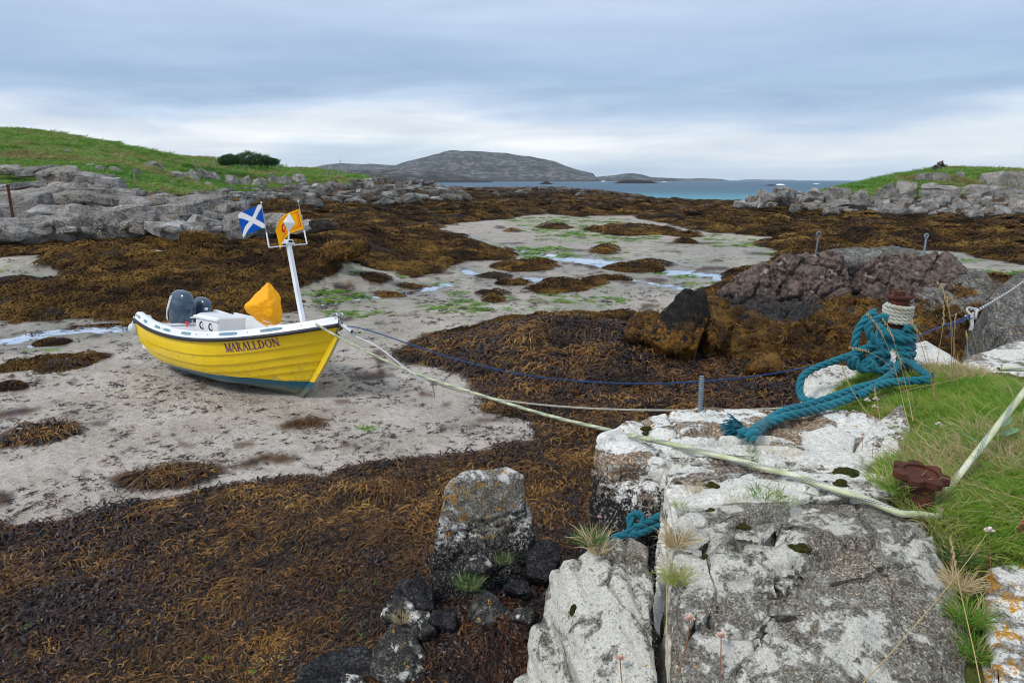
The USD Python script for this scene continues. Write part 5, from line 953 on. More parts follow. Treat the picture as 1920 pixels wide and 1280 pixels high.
def grid_mesh(P, flip=False):
    a, b = P.shape[:2]; i, j = np.meshgrid(np.arange(a - 1), np.arange(b - 1), indexing='ij')
    q = np.stack([i * b + j, (i + 1) * b + j, (i + 1) * b + j + 1, i * b + j + 1], -1).reshape(-1, 4)
    if flip: q = q[:, ::-1]
    return trimesh.Trimesh(P.reshape(-1, 3), np.vstack([q[:, [0, 1, 2]], q[:, [0, 2, 3]]]), process=False)
TT = np.linspace(0, 1, 60)
LAPS = [0.0, .30, .44, .56, .68, .82, 1.0]
for side in (-1, 1):
    for k in range(6):
        lo, hi = LAPS[k], LAPS[k + 1]; vs = np.linspace(lo, hi + (.008 if k < 5 else 0), 6); rows = []
        if k: rows.append(SV(TT, np.full_like(TT, lo), side) - nrm(TT, np.full_like(TT, lo + .01), side) * .004)
        for v in vs:
            fr = (v - lo) / (hi - lo); o = (.021 * (1 - fr) if k else 0.0) * np.clip((1.02 - TT) / .12, .2, 1)
            rows.append(SV(TT, np.full_like(TT, v), side) + nrm(TT, np.full_like(TT, max(v, .02)), side) * o[:, None])
        obj('strake', grid_mesh(np.stack(rows, 0), side > 0), M_hull, boat, smooth=35)
# keel, stem band, transom
kt = np.linspace(.03, .985, 50)
kp = np.stack([BL * kt + np.where(kt > .8, .03, 0), 0 * kt, keel(kt) - .035], 1)
def bar(path, w, h):                       # a rectangular bar swept along a path in the boat's middle plane
    t = np.gradient(path, axis=0); t /= np.linalg.norm(t, axis=1, keepdims=True); u = np.cross(t, [0, 1.0, 0]); u *= np.sign(u[:, 2:3] + 1e-9)
    P = np.stack([path + np.array([0, -w / 2, 0]) + u * h / 2, path + np.array([0, w / 2, 0]) + u * h / 2, path + np.array([0, w / 2, 0]) - u * h / 2, path + np.array([0, -w / 2, 0]) - u * h / 2, path + np.array([0, -w / 2, 0]) + u * h / 2], 1)
    return grid_mesh(P)
obj('keel', bar(kp, .06, .09), M_hull, boat)
sp = kp[kt > .80] + [.035, 0, -.006]
obj('stem_band', bar(sp, .03, .03), M_alu, boat)
pr = np.array([SV(0.0, v, 1)[1:] for v in np.linspace(0, 1, 16)])
tpoly = Polygon(np.vstack([pr, [(pr[-1, 0], sheer(0.) - .03), (.52, sheer(0.) - .06), (.44, sheer(0.) - .26), (-.44, sheer(0.) - .26), (-.52, sheer(0.) - .06), (-pr[-1, 0], sheer(0.) - .03)], pr[::-1] * [-1, 1]])).buffer(0)
tr_ = trimesh.creation.extrude_polygon(tpoly, .05, engine='earcut'); tr_.vertices = tr_.vertices[:, [2, 0, 1]] - [.01, 0, 0]
obj('transom', trimesh.Trimesh(tr_.vertices, tr_.faces, process=False), M_white, boat)
# liner and sole
TI = np.linspace(.012, .97, 50)
li = [np.stack([SV(TI, np.full_like(TI, v), s_, -.04) for v in np.linspace(.30, 1, 8)], 0) for s_ in (-1, 1)]
obj('liner', cat(grid_mesh(li[0], True), grid_mesh(li[1])), M_white, boat, smooth=40)
ts = np.linspace(.02, .8, 20); fl = SV(ts, np.full_like(ts, .45), -1, -.03); fr_ = fl * [1, -1, 1]; zf = np.full(20, .34); fl[:, 2] = zf; fr_[:, 2] = zf
obj('sole', grid_mesh(np.stack([fl, fr_], 0)), M_lip, boat)
# gunwale: a moulded flange with raised lips
sec = np.array([(-.11, -.05), (-.105, -.006), (-.095, .0), (-.03, .004), (-.012, .0), (.0, -.012), (.018, -.068), (.034, -.080), (.038, -.094), (.03, -.102), (.0, -.10)])
def sweep_rail(t, sec, side):
    base = np.stack([BL * t, side * hb(t), sheer(t)], 1)
    tg = np.gradient(base, axis=0); o = np.cross(tg, [0, 0, 1.0]); o[:, 2] = 0; o /= np.linalg.norm(o, axis=1, keepdims=True) + 1e-9; o *= np.sign(o[:, 1:2] * side + 1e-9)
    return np.stack([base + o * a + np.array([0, 0, b]) for a, b in sec], 0), o
TG = np.concatenate([np.linspace(0, .9, 60), np.linspace(.91, .998, 20)])
for side in (-1, 1):
    G, o_ = sweep_rail(TG, sec, side)
    if side < 0: Gs = G
    obj('gunwale', grid_mesh(G, side > 0), M_white, boat, smooth=40)
    rub = G[8] + o_ * .004 + [0, 0, -.030]
    rub[-1, 1] *= .5
    obj('rub_rail', tube(rub, .027, 8), M_black, boat, smooth=True)
tg_ = np.linspace(-1, 1, 16)
obj('transom_cap', box(.09, .90, .04, (.02, 0, sheer(0.0) - .245), bev=.012), M_white, boat)
obj('rub_rail', box(.05, 1.46, .05, (-.035, 0, sheer(0.0) - .30), bev=.015), M_black, boat)
# grip pads on the flange's outer face
def face_pt(t, f, side=-1, off=.003):
    G_, o = sweep_rail(np.array([t - .004, t, t + .004]), [(.0, -.012), (.018, -.068)], side)
    a, b = G_[0][1], G_[1][1]; n = o[1] * .95 + np.array([0, 0, .3]); return a + (b - a) * f + n * off
for t0, t1 in [(.035, .052), (.095, .125), (.20, .245), (.275, .325), (.405, .465), (.615, .69), (.775, .845)]:
    for side in (-1, 1):
        tt = np.linspace(t0, t1, 8); e = .12 * np.array([1, .25, 0, 0, 0, 0, .25, 1])
        lo_ = np.stack([face_pt(a, .86 - q, side, .006) for a, q in zip(tt, e)]); hi_ = np.stack([face_pt(a, .14 + q, side, .006) for a, q in zip(tt, e)])
        lo2 = np.stack([face_pt(a, .88 - q, side, -.004) for a, q in zip(tt, e)]); hi2 = np.stack([face_pt(a, .12 + q, side, -.004) for a, q in zip(tt, e)])
        obj('grip_pad', grid_mesh(np.stack([hi2, hi_, lo_, lo2], 0), side > 0), M_pad, boat)
tt = np.linspace(.008, .03, 4)
obj('maker_plate', grid_mesh(np.stack([np.stack([face_pt(a, q, -1, .006) for a in tt]) for q in (.18, .82)], 0)), M_lip, boat)
obj('plate_lettering', cat(*[grid_mesh(np.stack([np.stack([face_pt(a, q + dq, -1, .009) for a in np.linspace(.010, .028, 4)]) for dq in (0, .13)], 0)) for q in (.27, .50)]), M_black, boat)
for t in (.262, .5, .56, .66, .73, .90):
    obj('bolt', trimesh.creation.icosphere(1, .008).apply_translation(face_pt(t, .5, -1, .004)), M_black if t < .3 else M_alu, boat)
# decks, thwarts and boxes
td = np.linspace(.74, .992, 20); dl = np.stack([BL * td, -(hb(td) - .09).clip(.004), sheer(td) - .012 + .02 * np.sin(PI * (td - .74) / .26)], 1); dm = dl * [1, 0, 1] + [0, 0, .03]
obj('foredeck', grid_mesh(np.stack([dl, dm, dl * [1, -1, 1]], 0)), M_white, boat, smooth=40)
z0 = .34
bp = W2Bz(412, 604, -.30)
cx = bp[0]
lz = W2Bz(412, 590, -.30)[2]
obj('locker', box(.62, .50, lz - z0, (cx, -.28, (z0 + lz) / 2 - .01), bev=.02), M_white, boat)
obj('locker_lip', box(.66, .06, .05, (cx, -.53, lz - .05), bev=.012), M_white, boat)
for dx in (-.12, .13):
    hp = spline([(cx + dx, -.53, lz - .12), (cx + dx + .012, -.57, lz - .14), (cx + dx + .03, -.57, lz - .20), (cx + dx + .035, -.53, lz - .22)], n=12)
    obj('rope_handle', tube(hp, .011, 6), M_black, boat, smooth=True)
obj('thwart', box(.30, 1.55, .04, (1.15, 0, z0 + .34), bev=.012), M_white, boat)
obj('stern_bench', box(.42, 1.36, .36, (.26, 0, z0 + .20), bev=.02), M_white, boat)
obj('chart_board', box(.34, .30, .02, (cx - .48, -.28, lz - .06), bev=.008).apply_transform(trimesh.transformations.rotation_matrix(-.35, [0, 1, 0], [cx - .48, 0, lz - .06])), M_white, boat)
cp = W2Bz(500, 606, .05); ccx = cp[0]
obj('console', box(.55, .62, .58, (ccx, .05, z0 + .29), bev=.03), M_white, boat)
sa, sb_ = W2Bz(440, 586, .25), W2Bz(500, 599, .25)
obj('side_coaming', trimesh.convex.convex_hull(np.array([[q[0], y_, z_] for q in (sa, sb_) for y_ in (.23, .27) for z_ in (q[2], z0)])), M_white, boat)
# bow fairlead horns and eye
for sy in (-.05, .05):
    obj('fairlead_horn', tube(spline([(BL - .28, sy, 1.27), (BL - .18, sy, 1.32), (BL - .07, sy, 1.385), (BL - .02, sy, 1.40), (BL + .01, sy, 1.375), (BL + .005, sy, 1.34)], n=16), np.linspace(.018, .013, 16), 8), M_alu, boat, smooth=True)
obj('fairlead_roller', trimesh.creation.cylinder(.022, .10, sections=14).apply_transform(trimesh.transformations.rotation_matrix(PI / 2, [1, 0, 0])).apply_translation((BL - .05, 0, 1.32)), M_alu, boat, smooth=40)
obj('cleat', cat(box(.10, .02, .02, (BL - .52, -.02, 1.235), bev=.005), box(.03, .02, .05, (BL - .52, -.02, 1.21))), M_alu, boat)
obj('tow_eye', trimesh.creation.torus(.025, .007, major_sections=14, minor_sections=6).apply_transform(trimesh.transformations.rotation_matrix(PI / 2, [1, 0, 0])).apply_translation((BL - .06, 0, 1.12)), M_alu, boat, smooth=True)

# lettering: serif capitals cut as thin plates and laid on the top strake
def stroke(a, b, w): return shapely.LineString([a, b]).buffer(w / 2, cap_style='flat')
def serif(x, y, w=.26): return shapely.box(x - w / 2, y - .025, x + w / 2, y + .025)
def ring(cx, cy, rx, ry, side, thin): return affinity.scale(shapely.Point(cx, cy).buffer(1, 24), rx, ry).difference(affinity.scale(shapely.Point(cx, cy).buffer(1, 24), rx - side, ry - thin))
def glyph(ch):
    tk, tn = .155, .06
    if ch == 'M': g = [stroke((.12, 0), (.14, 1), tn), stroke((.13, 1), (.50, .02), tk), stroke((.50, .02), (.86, 1), tn), stroke((.88, 0), (.88, 1), tk), serif(.10, .025), serif(.88, .025, .3), serif(.10, .975, .24), serif(.90, .975, .24)]; w = 1.02
    elif ch == 'A': g = [stroke((.08, 0), (.40, 1), tn), stroke((.38, 1), (.74, 0), tk), stroke((.2, .36), (.6, .36), .05), serif(.09, .025), serif(.74, .025, .3)]; w = .84
    elif ch == 'R': g = [stroke((.17, 0), (.17, 1), tk), ring(.32, .73, .30, .27, .13, .055).intersection(shapely.box(.17, .4, 1, 1.1)), stroke((.34, .48), (.70, 0), tk), serif(.17, .025, .32), serif(.12, .975, .24), serif(.74, .025, .22)]; w = .84
    elif ch == 'L': g = [stroke((.17, 0), (.17, 1), tk), stroke((.1, .03), (.66, .03), .06), stroke((.64, 0), (.67, .24), .05), serif(.17, .975, .34), serif(.14, .025, .26)]; w = .74
    elif ch == 'D': g = [stroke((.17, 0), (.17, 1), tk), ring(.30, .5, .52, .5, .15, .055).intersection(shapely.box(.17, -.1, 1, 1.1)), serif(.13, .025, .22), serif(.13, .975, .22)]; w = .94
    elif ch == 'O': g = [ring(.46, .5, .43, .52, .145, .055)]; w = .94
    else: g = [stroke((.14, 0), (.14, 1), tn), stroke((.13, .98), (.74, .02), tk), stroke((.75, 0), (.75, 1), tn), serif(.14, .025), serif(.75, .975), serif(.09, .975, .2)]; w = .88
    return shapely.union_all(g), w
t_a, t_b = W2Bz(417, 648, -.85)[0] / BL, W2Bz(521, 636, -.62)[0] / BL
t_b = t_a + .84 * (t_b - t_a)
word = 'MARALLDON'; adv = np.cumsum([0] + [glyph(ch)[1] + .04 for ch in word]); lh = .125
def lay(poly, x0, off):
    out = []
    for g in getattr(poly, 'geoms', [poly]):
        g = shapely.segmentize(g, .2)
        m = trimesh.creation.extrude_polygon(g, .1, engine='earcut')
        v = m.vertices; t = t_a + (t_b - t_a) * (v[:, 0] + x0) / adv[-1]
        vv = LAPS[5] + .018 + (.10 + .58 * v[:, 1]) * (LAPS[6] - LAPS[5])
        fr = (vv - LAPS[5]) / (LAPS[6] - LAPS[5]); n = nrm(t, vv, -1)
        p = SV(t, vv, -1) + n * (.021 * (1 - fr) + off + .002 * (v[:, 2] > .05))[:, None]
        out.append(trimesh.Trimesh(p, m.faces, process=False))
    return cat(*out)
for ch, x0 in zip(word, adv):
    g, w = glyph(ch)
    lt = obj('letter', lay(g, x0, .005), M_letter, boat)
    obj('letter_edge', lay(affinity.translate(g.buffer(.025), .02, -.015), x0, .0025), M_edge, lt)

# outboard motors
def loft(rings, n=28, p=2.6):
    """rings: (z, x centre, half length, half width)"""
    a = np.linspace(0, 2 * PI, n, endpoint=False); R = []
    for z, xc, hl, hw in rings:
        R.append(np.stack([xc + hl * np.sign(np.cos(a)) * np.abs(np.cos(a)) ** (2 / p), hw * np.sign(np.sin(a)) * np.abs(np.sin(a)) ** (2 / p), np.full(n, z)], 1))
    R = np.array(R); k = len(R); i, j = np.meshgrid(np.arange(k - 1), np.arange(n), indexing='ij'); j2 = (j + 1) % n
    q = np.stack([i * n + j, i * n + j2, (i + 1) * n + j2, (i + 1) * n + j], -1).reshape(-1, 4)
    v = np.vstack([R.reshape(-1, 3), R[0].mean(0), R[-1].mean(0)]); jj = np.arange(n)
    F = np.vstack([q[:, [0, 1, 2]], q[:, [0, 2, 3]], np.stack([np.full(n, k * n), (jj + 1) % n, jj], 1), np.stack([np.full(n, k * n + 1), (k - 1) * n + jj, (k - 1) * n + (jj + 1) % n], 1)])
    return trimesh.Trimesh(v, F, process=False)
def motor(px, py, y, s, tilt, lab):
    top = W2Bx(px, py, -.12); y = top[1]
    T = trimesh.transformations.rotation_matrix(tilt, [0, 1, 0]); T[:3, 3] = [-.17, y, top[2] - .60 * s]
    put = lambda m: m.apply_transform(T)
    S_ = np.diag([s * .92, s * .86, s * 1.06, 1.0]); sc = lambda m: put(m.apply_transform(S_))
    body = loft([(.0, 0, .20, .15), (.05, 0, .24, .17), (.20, 0, .27, .185), (.36, .0, .28, .185), (.44, .01, .27, .175), (.455, .01, .262, .168), (.465, .01, .268, .174), (.52, .015, .245, .155), (.57, .02, .19, .115), (.595, .02, .11, .06), (.60, .02, .03, .02)])
    m = obj('outboard_motor', sc(body), M_cowl, boat, smooth=40); tag(m, lab)
    obj('engine_leg', sc(cat(loft([(-.75, .0, .06, .03), (-.45, 0, .09, .045), (-.1, .03, .13, .09), (.0, .03, .17, .12)], 16), box(.20, .05, .02, (-.04, 0, -.52), bev=.008))), M_cowl2, m, smooth=40)
    obj('clamp_bracket', sc(box(.20, .22, .16, (.20, 0, -.06), bev=.02)), M_cowl2, m)
    st = []
    for side in (-1, 1):
        q = spline([(-.262, side * .08, .46), (-.262, side * .12, .32), (-.235, side * .155, .18), (-.15, side * .181, .06)], n=20)
        st.append(tube(q * [1.01, 1.01, 1], np.full(20, .013), 6))
    obj('white_stripe', sc(cat(*st)), M_fwhite, m, smooth=True)
    obj('round_badge', sc(trimesh.creation.cylinder(.035, .02, sections=16).apply_transform(trimesh.transformations.rotation_matrix(PI / 2, [0, 1, 0])).apply_translation((.278, 0, .28))), M_cowl2, m, smooth=40)
    return m, sc
m_, sc_m = motor(341, 547, .0, 1.0, .10, 'larger blue-grey outboard motor')
tx = meshkit.text_mesh('YAMAHA', .055, .004, bold=True); tx.apply_translation((-tx.bounds[1, 0] / 2, 0, 0)); tx.apply_transform(trimesh.transformations.rotation_matrix(PI / 2, [1, 0, 0])); tx.apply_transform(trimesh.transformations.rotation_matrix(-1.15, [0, 1, 0])); tx.apply_translation((-.10, -.187, .34))
obj('cowl_lettering', sc_m(tx), M_fwhite, m_)
obj('tiller_lever', sc_m(cat(box(.16, .025, .03, (.34, -.06, .10), bev=.006), box(.02, .02, .16, (.40, -.10, .02)))), M_red, m_)
m2, sc2 = motor(379, 559, .42, .78, .16, 'smaller blue-grey outboard motor')
obj('label_sticker', sc2(box(.004, .10, .06, (.281, -.06, .40))), M_fwhite, m2)
# mast with cross bar and lantern
mb = W2Bz(569, 600, 0.0); mt = W2Bz(543, 458, 0.02)
mast = obj('mast', bar(np.linspace([mb[0], 0, mb[2] - .06], [mt[0], 0, mt[2]], 8), .058, .058), M_white, boat)
ea, eb = W2Bz(505, 464, -.42), W2Bz(575, 459, .42)
tl = math.tan(HEEL); ea = np.array([mt[0], -.34, mt[2] - .02 + .34 * tl]); eb = np.array([mt[0], .34, mt[2] - .02 - .34 * tl])
obj('crossbar', tube(np.array([ea, eb]), .009, 8), M_white, mast)
obj('lantern_head', cat(box(.10, .12, .07, (mt[0], 0, mt[2] + .035), bev=.012), box(.05, .22, .025, (mt[0], 0, mt[2] + .015), bev=.008)), M_white, mast)
obj('lantern_slot', box(.104, .07, .03, (mt[0], 0, mt[2] + .045)), M_black, mast)
oc = np.array([(0, 0, .145), (0, 0, -.145), (.1, 0, 0), (-.1, 0, 0), (0, .1, 0), (0, -.1, 0)])
rf_ = trimesh.convex.convex_hull(oc); rf_.apply_transform(trimesh.transformations.rotation_matrix(.35, [0, 0, 1])); rf_.apply_translation((mt[0], 0, mt[2] + .32))
obj('radar_reflector', rf_, M_white, mast)
obj('reflector_stalk', tube(np.array([[mt[0], 0, mt[2] + .06], [mt[0], 0, mt[2] + .2]]), .014, 8), M_white, mast)
SOCK = []
for e, pxs in ((ea, (490, 380)), (eb, (559, 377))):
    tp = W2Bz(*pxs, e[1]) - e; tp = e + tp / np.linalg.norm(tp) * .22; obj('staff_socket', tube(np.array([e, tp]), .0115, 8), M_white, mast); SOCK.append((B2W(e), B2W(tp)))
# flags: staff and cloth
def cloth(o, u, w, W, H, wav, seed, n=(22, 14), droop=0.0, back=0.0):
    a, b = np.meshgrid(np.linspace(0, 1, n[0]), np.linspace(0, 1, n[1]), indexing='ij'); u, w = u / np.linalg.norm(u), w / np.linalg.norm(w); nn = np.cross(u, w)
    r = wav * np.sqrt(a) * np.sin(a * 7.5 + b * 1.6 + seed)
    return a, b, o + u * (a * W)[..., None] + w * (b * H)[..., None] + nn * (r + back * a ** 2)[..., None] + np.array([0, 0, -1.0]) * (droop * a ** 1.6 * (1 + .25 * np.sin(5 * a + seed)))[..., None]
def flag(lab, sock, tip_px, W, H, u, wav, seed, droop, mats, paint_):
    base, top = sock; dirn = (top - base) / np.linalg.norm(top - base); r = ray(*tip_px); tip = np.array([0, 0, EYE]) + r * (top[1] / r[1])
    f = thing('flag', lab, 'flag', base)
    obj('staff', tube(np.array([base, top, tip]) - base, [.0065, .0065, .005], 8), M_alu, f)
    obj('staff_tip', trimesh.creation.icosphere(2, .014).apply_translation(tip - base), M_white, f, smooth=True)
    hd = (top - tip); hd /= np.linalg.norm(hd)
    P = cloth(tip - base + hd * .02 * (1 if seed < 2 else 6.0), u, hd, W, H, wav, seed, droop=droop, n=(60, 40))
    a, b, pts = P; paint_(f, a, b, pts)
def quad_sel(a, b, pts, sel, off=0.0):
    """The part of a cloth whose cell centres satisfy sel(a, b)."""
    n0, n1 = a.shape; i, j = np.meshgrid(np.arange(n0 - 1), np.arange(n1 - 1), indexing='ij')
    q = np.stack([i * n1 + j, (i + 1) * n1 + j, (i + 1) * n1 + j + 1, i * n1 + j + 1], -1).reshape(-1, 4)
    ca, cb = a.ravel()[q].mean(1), b.ravel()[q].mean(1); q = q[sel(ca, cb)]
    u_, inv = np.unique(q, return_inverse=True); p = pts.reshape(-1, 3)[u_]
    return (p, inv.reshape(-1, 4))
def paint_saltire(f, a, b, pts):
    s = lambda x, y: (np.abs(y - x) < .135) | (np.abs(y - 1 + x) < .135)
    cl_ = obj('cloth', quad_sel(a, b, pts, lambda x, y: ~s(x, y)), M_blue, f, smooth=True)
    obj('white_saltire', quad_sel(a, b, pts, s), M_fwhite, cl_, smooth=True)
def paint_royal(f, a, b, pts):
    bord = lambda x, y: ((np.abs(x - .10) < .017) & (y > .08) & (y < .90)) | ((np.abs(y - .86) < .022) & (x > .08) & (x < .92)) | ((np.abs(x - .155) < .009) & (y > .13) & (y < .82)) | ((np.abs(y - .79) < .011) & (x > .14) & (x < .90)) | ((np.abs(y - .12) < .02) & (x > .1) & (x < .92))
    def beast(x, y):                       # curling red strokes of the heraldic charge
        r1 = np.hypot((x - .58) / 1.0, (y - .52) * .8); an = np.arctan2(y - .52, x - .58)
        return ((np.abs(r1 - .16) < .035) & (an > -2.6) & (an < 1.2)) | ((np.abs(x - .70 - .1 * np.sin(y * 9)) < .03) & (y > .30) & (y < .66)) | ((np.abs(y - .46 - .1 * np.sin(x * 12)) < .035) & (x > .36) & (x < .56))
    s = lambda x, y: bord(x, y) | beast(x, y)
    cl_ = obj('cloth', quad_sel(a, b, pts, lambda x, y: ~s(x, y)), M_fyel, f, smooth=True)
    obj('red_border', quad_sel(a, b, pts, bord), M_fred, cl_, smooth=True); obj('red_charge', quad_sel(a, b, pts, lambda x, y: beast(x, y) & ~bord(x, y)), M_fred, cl_, smooth=True)
flag('blue flag with white diagonal cross flying from the left staff on the boat mast', SOCK[0], (490, 380), .40, .34, np.array([-.93, .25, -.05]), .022, 0.6, .17, None, paint_saltire)
flag('yellow flag with red border and emblem flying from the right staff on the boat mast', SOCK[1], (559, 377), .46, .31, np.array([-.93, .22, -.05]), .03, 2.4, .25, None, paint_royal)
# orange cover over the helm
cv = B2W([ccx, .05, z0 + .58]); right = np.array([1.0, 0, 0]); 
kpts = [(461, 575), (476, 563), (489, 547), (503, 533), (514, 545), (523, 558), (527, 578), (524, 604), (512, 607), (497, 608), (495, 598), (478, 590), (462, 582)]
dcv = cv[1]
core = np.array([at_d(a, b, dcv) for a, b in kpts])
mid_ = np.array([at_d(505, 575, dcv)]); front = np.array([at_d(a, b, dcv - .17) for a, b in [(482, 572), (500, 560), (512, 575), (508, 596), (496, 590)]]); backp = np.array([at_d(a, b, dcv + .2) for a, b in [(490, 570), (505, 552), (515, 575), (512, 595)]])
cvm = arr(hull(np.vstack([core, front, backp]), .02).refine_to_length(.016)); cvm.merge_vertices()
b0 = cvm.bounds.copy(); trimesh.smoothing.filter_laplacian(cvm, iterations=14); b1_ = cvm.bounds
cvm.vertices = (cvm.vertices - b1_.mean(0)) * ((b0[1] - b0[0]) / (b1_[1] - b1_[0])) + b0.mean(0)
q_ = cvm.vertices; cvm.vertices = q_ + vnormals(cvm) * (.030 * (noise3(q_, 5.5, 3, 77) - .5) + .016 * np.abs(noise3(q_ * [1, 1, .35], 11, 2, 78) - .5) * 2 - .006)[:, None]
v = cvm.vertices; ax = at_d(500, 575, dcv); fold = .007 * (np.abs(((np.arctan2(v[:, 0] - ax[0], v[:, 2] - ax[2]) * 1.1 + noise3(v, 4, 3, 3) * 3) % 1) - .5) * 2 - .5); cvm.vertices = v + vnormals(cvm) * fold[:, None]
neck = at_d(497, 602, dcv); dd = np.linalg.norm((cvm.vertices - at_d(472, 600, dcv - .02)) * [1, .35, 1.2], axis=1); cvm.vertices[:] = cvm.vertices - (cvm.vertices - at_d(500, 585, dcv)) * -(.0)
base_o = np.array([cv[0], cv[1], cv[2] - .02])
cover = thing('canvas_cover', 'orange-yellow canvas cover tied over the helm of the yellow boat', 'cover', base_o)
cvm.vertices = cvm.vertices - base_o
obj('canvas', cvm, M_orange, cover, smooth=True)
obj('tie_cord', tube(spline([at_d(494, 601, dcv - .12) - base_o, at_d(500, 603, dcv - .2) - base_o, at_d(510, 606, dcv - .16) - base_o], n=10), .006, 6), M_fwhite, cover, smooth=True)
# ball fender at the stern
fp = B2W([.0, -.80, .72])
fe = thing('fender', 'small white ball fender hanging at the stern corner of the yellow boat', 'fender', fp)
obj('ball', trimesh.creation.icosphere(3, .075).apply_transform(np.diag([1, 1, 1.12, 1])), M_lip, fe, smooth=True)
obj('lanyard', tube(np.array([[0, 0, .08], [.02, .03, .2]]), .007, 6), M_fwhite, fe); obj('eye', trimesh.creation.icosphere(1, .02).apply_translation((0, 0, .085)), M_lip, fe, smooth=True)
# ---------------------------------------------------------------- bollards, rods, ropes
M_rust = mat('rusted_iron', {'tc': ('geometry', {}), 'n': NZ(14, 6, .7), 'n2': NZ(70, 4, .7), 'r': ramp((.25, (.022, .010, .008)), (.45, (.065, .022, .014)), (.6, (.12, .038, .018)), (.78, (.22, .075, .025))), 'a': ('mix_float', {'fac': .45}), 'b': ('bump', {'strength': 1.0, 'distance': .012}), 'p': ('principled_bsdf', {'roughness': .85, 'specular_ior_level': .3})},
    [('tc.position', 'n.vector'), ('tc.position', 'n2.vector'), ('n.fac', 'a.a'), ('n2.fac', 'a.b'), ('a.result', 'r.fac'), ('r.color', 'p.base_color'), ('a.result', 'b.height'), ('b.normal', 'p.normal')])
M_galv = mat('dull_galvanised_steel', {'tc': ('geometry', {}), 'n': NZ(30, 5, .7), 'r': ramp((.3, (.10, .125, .15)), (.6, (.20, .235, .265)), (.8, (.26, .22, .18))), 'p': ('principled_bsdf', {'roughness': .6, 'metallic': .35})}, [('tc.position', 'n.vector'), ('n.fac', 'r.fac'), ('r.color', 'p.base_color')])
def fibre(name, cols, scale=60, rough=.75):
    return mat(name, {'g': ('geometry', {}), 'n': NZ(scale, 4, .7), 'n2': NZ(4, 3), 'a': ('mix_float', {'fac': .4}), 'r': ramp(*[(.28 + .44 * i / (len(cols) - 1), q) for i, q in enumerate(cols)]), 'b': ('bump', {'strength': .8, 'distance': .006}), 'p': ('principled_bsdf', {'roughness': rough, 'specular_ior_level': .25, 'sheen_weight': .15})},
               [('g.position', 'n.vector'), ('g.position', 'n2.vector'), ('n.fac', 'a.a'), ('n2.fac', 'a.b'), ('a.result', 'r.fac'), ('r.color', 'p.base_color'), ('n.fac', 'b.height'), ('b.normal', 'p.normal')])
M_teal = fibre('teal_rope_fibre', [(.002, .045, .07), (.003, .105, .15), (.005, .165, .215), (.03, .25, .30)])
M_cream = fibre('cream_rope_fibre', [(.22, .21, .17), (.45, .45, .38), (.60, .60, .53)])
M_tail = fibre('grey_white_rope_fibre', [(.30, .31, .32), (.52, .54, .55), (.66, .67, .66)])
M_hemp = fibre('pale_twisted_rope', [(.20, .19, .15), (.36, .34, .28), (.50, .48, .42)])
M_bluer = fibre('blue_rope_fibre', [(.003, .02, .08), (.006, .045, .16), (.015, .09, .27)])
M_bwr = mat('black_white_rope', {'u': ('uvmap', {'attribute': 'st'}), 'm': ('mapping', {'scale': (4, 34, 1)}), 'w': ('checker_texture', {'color1': (.60, .60, .58), 'color2': (.06, .06, .07), 'scale': 1.0}), 'p': ('principled_bsdf', {'roughness': .8})}, [('u.UV', 'm.vector'), ('m.vector', 'w.vector'), ('w.color', 'p.base_color')])
# braided cover: pale lime yarns with grey-blue fleck bands, yellow where the rope has rubbed
M_braid = mat('braided_mooring_rope', {'u': ('uvmap', {'attribute': 'st'}), 'sep': ('separate_xyz', {}), 'm1': ('mapping', {'scale': (14, 110, 1)}), 'ck': ('checker_texture', {'color1': (1, 1, 1), 'color2': (0, 0, 0), 'scale': 1.0}),
    'ph': ('math', {'math_type': 'multiply', 'value2': 20.0}), 'hx': ('math', {'math_type': 'multiply_add', 'value2': 12.566}), 'sn': ('math', {'math_type': 'sine'}), 'st1': step(.25, .5), 'mulf': ('math', {'math_type': 'multiply'}), 'ph2': ('math', {'math_type': 'multiply', 'value2': -30.0}),
    'n': NZ(9, 4), 'base': ramp((.3, (.40, .45, .24)), (.55, (.58, .61, .40)), (.75, (.66, .66, .54))), 'fl': MIXC, 'flc': ('color', {'value': (.13, .15, .24)}), 'dirt': ('mix', {'mix_type': 'multiply', 'fac': .5}), 'dk': ramp((.3, (.7, .68, .6)), (.6, (1, 1, 1))), 'g': ('geometry', {}), 'b': ('bump', {'strength': .6, 'distance': .004}), 'p': ('principled_bsdf', {'roughness': .8, 'specular_ior_level': .2})},
    [('u.UV', 'm1.vector'), ('m1.vector', 'ck.vector'), ('u.UV', 'sep.vector'), ('sep.x', 'hx.value1'), ('sep.y', 'ph.value1'), ('ph.value', 'hx.value3'), ('hx.value', 'sn.value1'), ('sn.value', 'st1.value'), ('st1.result', 'mulf.value1'), ('ck.fac', 'mulf.value2'), ('g.position', 'n.vector'), ('n.fac', 'base.fac'), ('base.color', 'fl.color1'), ('flc.color', 'fl.color2'), ('mulf.value', 'fl.fac'),
     ('n.fac', 'dk.fac'), ('fl.color', 'dirt.color1'), ('dk.color', 'dirt.color2'), ('dirt.color', 'p.base_color'), ('ck.fac', 'b.height'), ('b.normal', 'p.normal')])

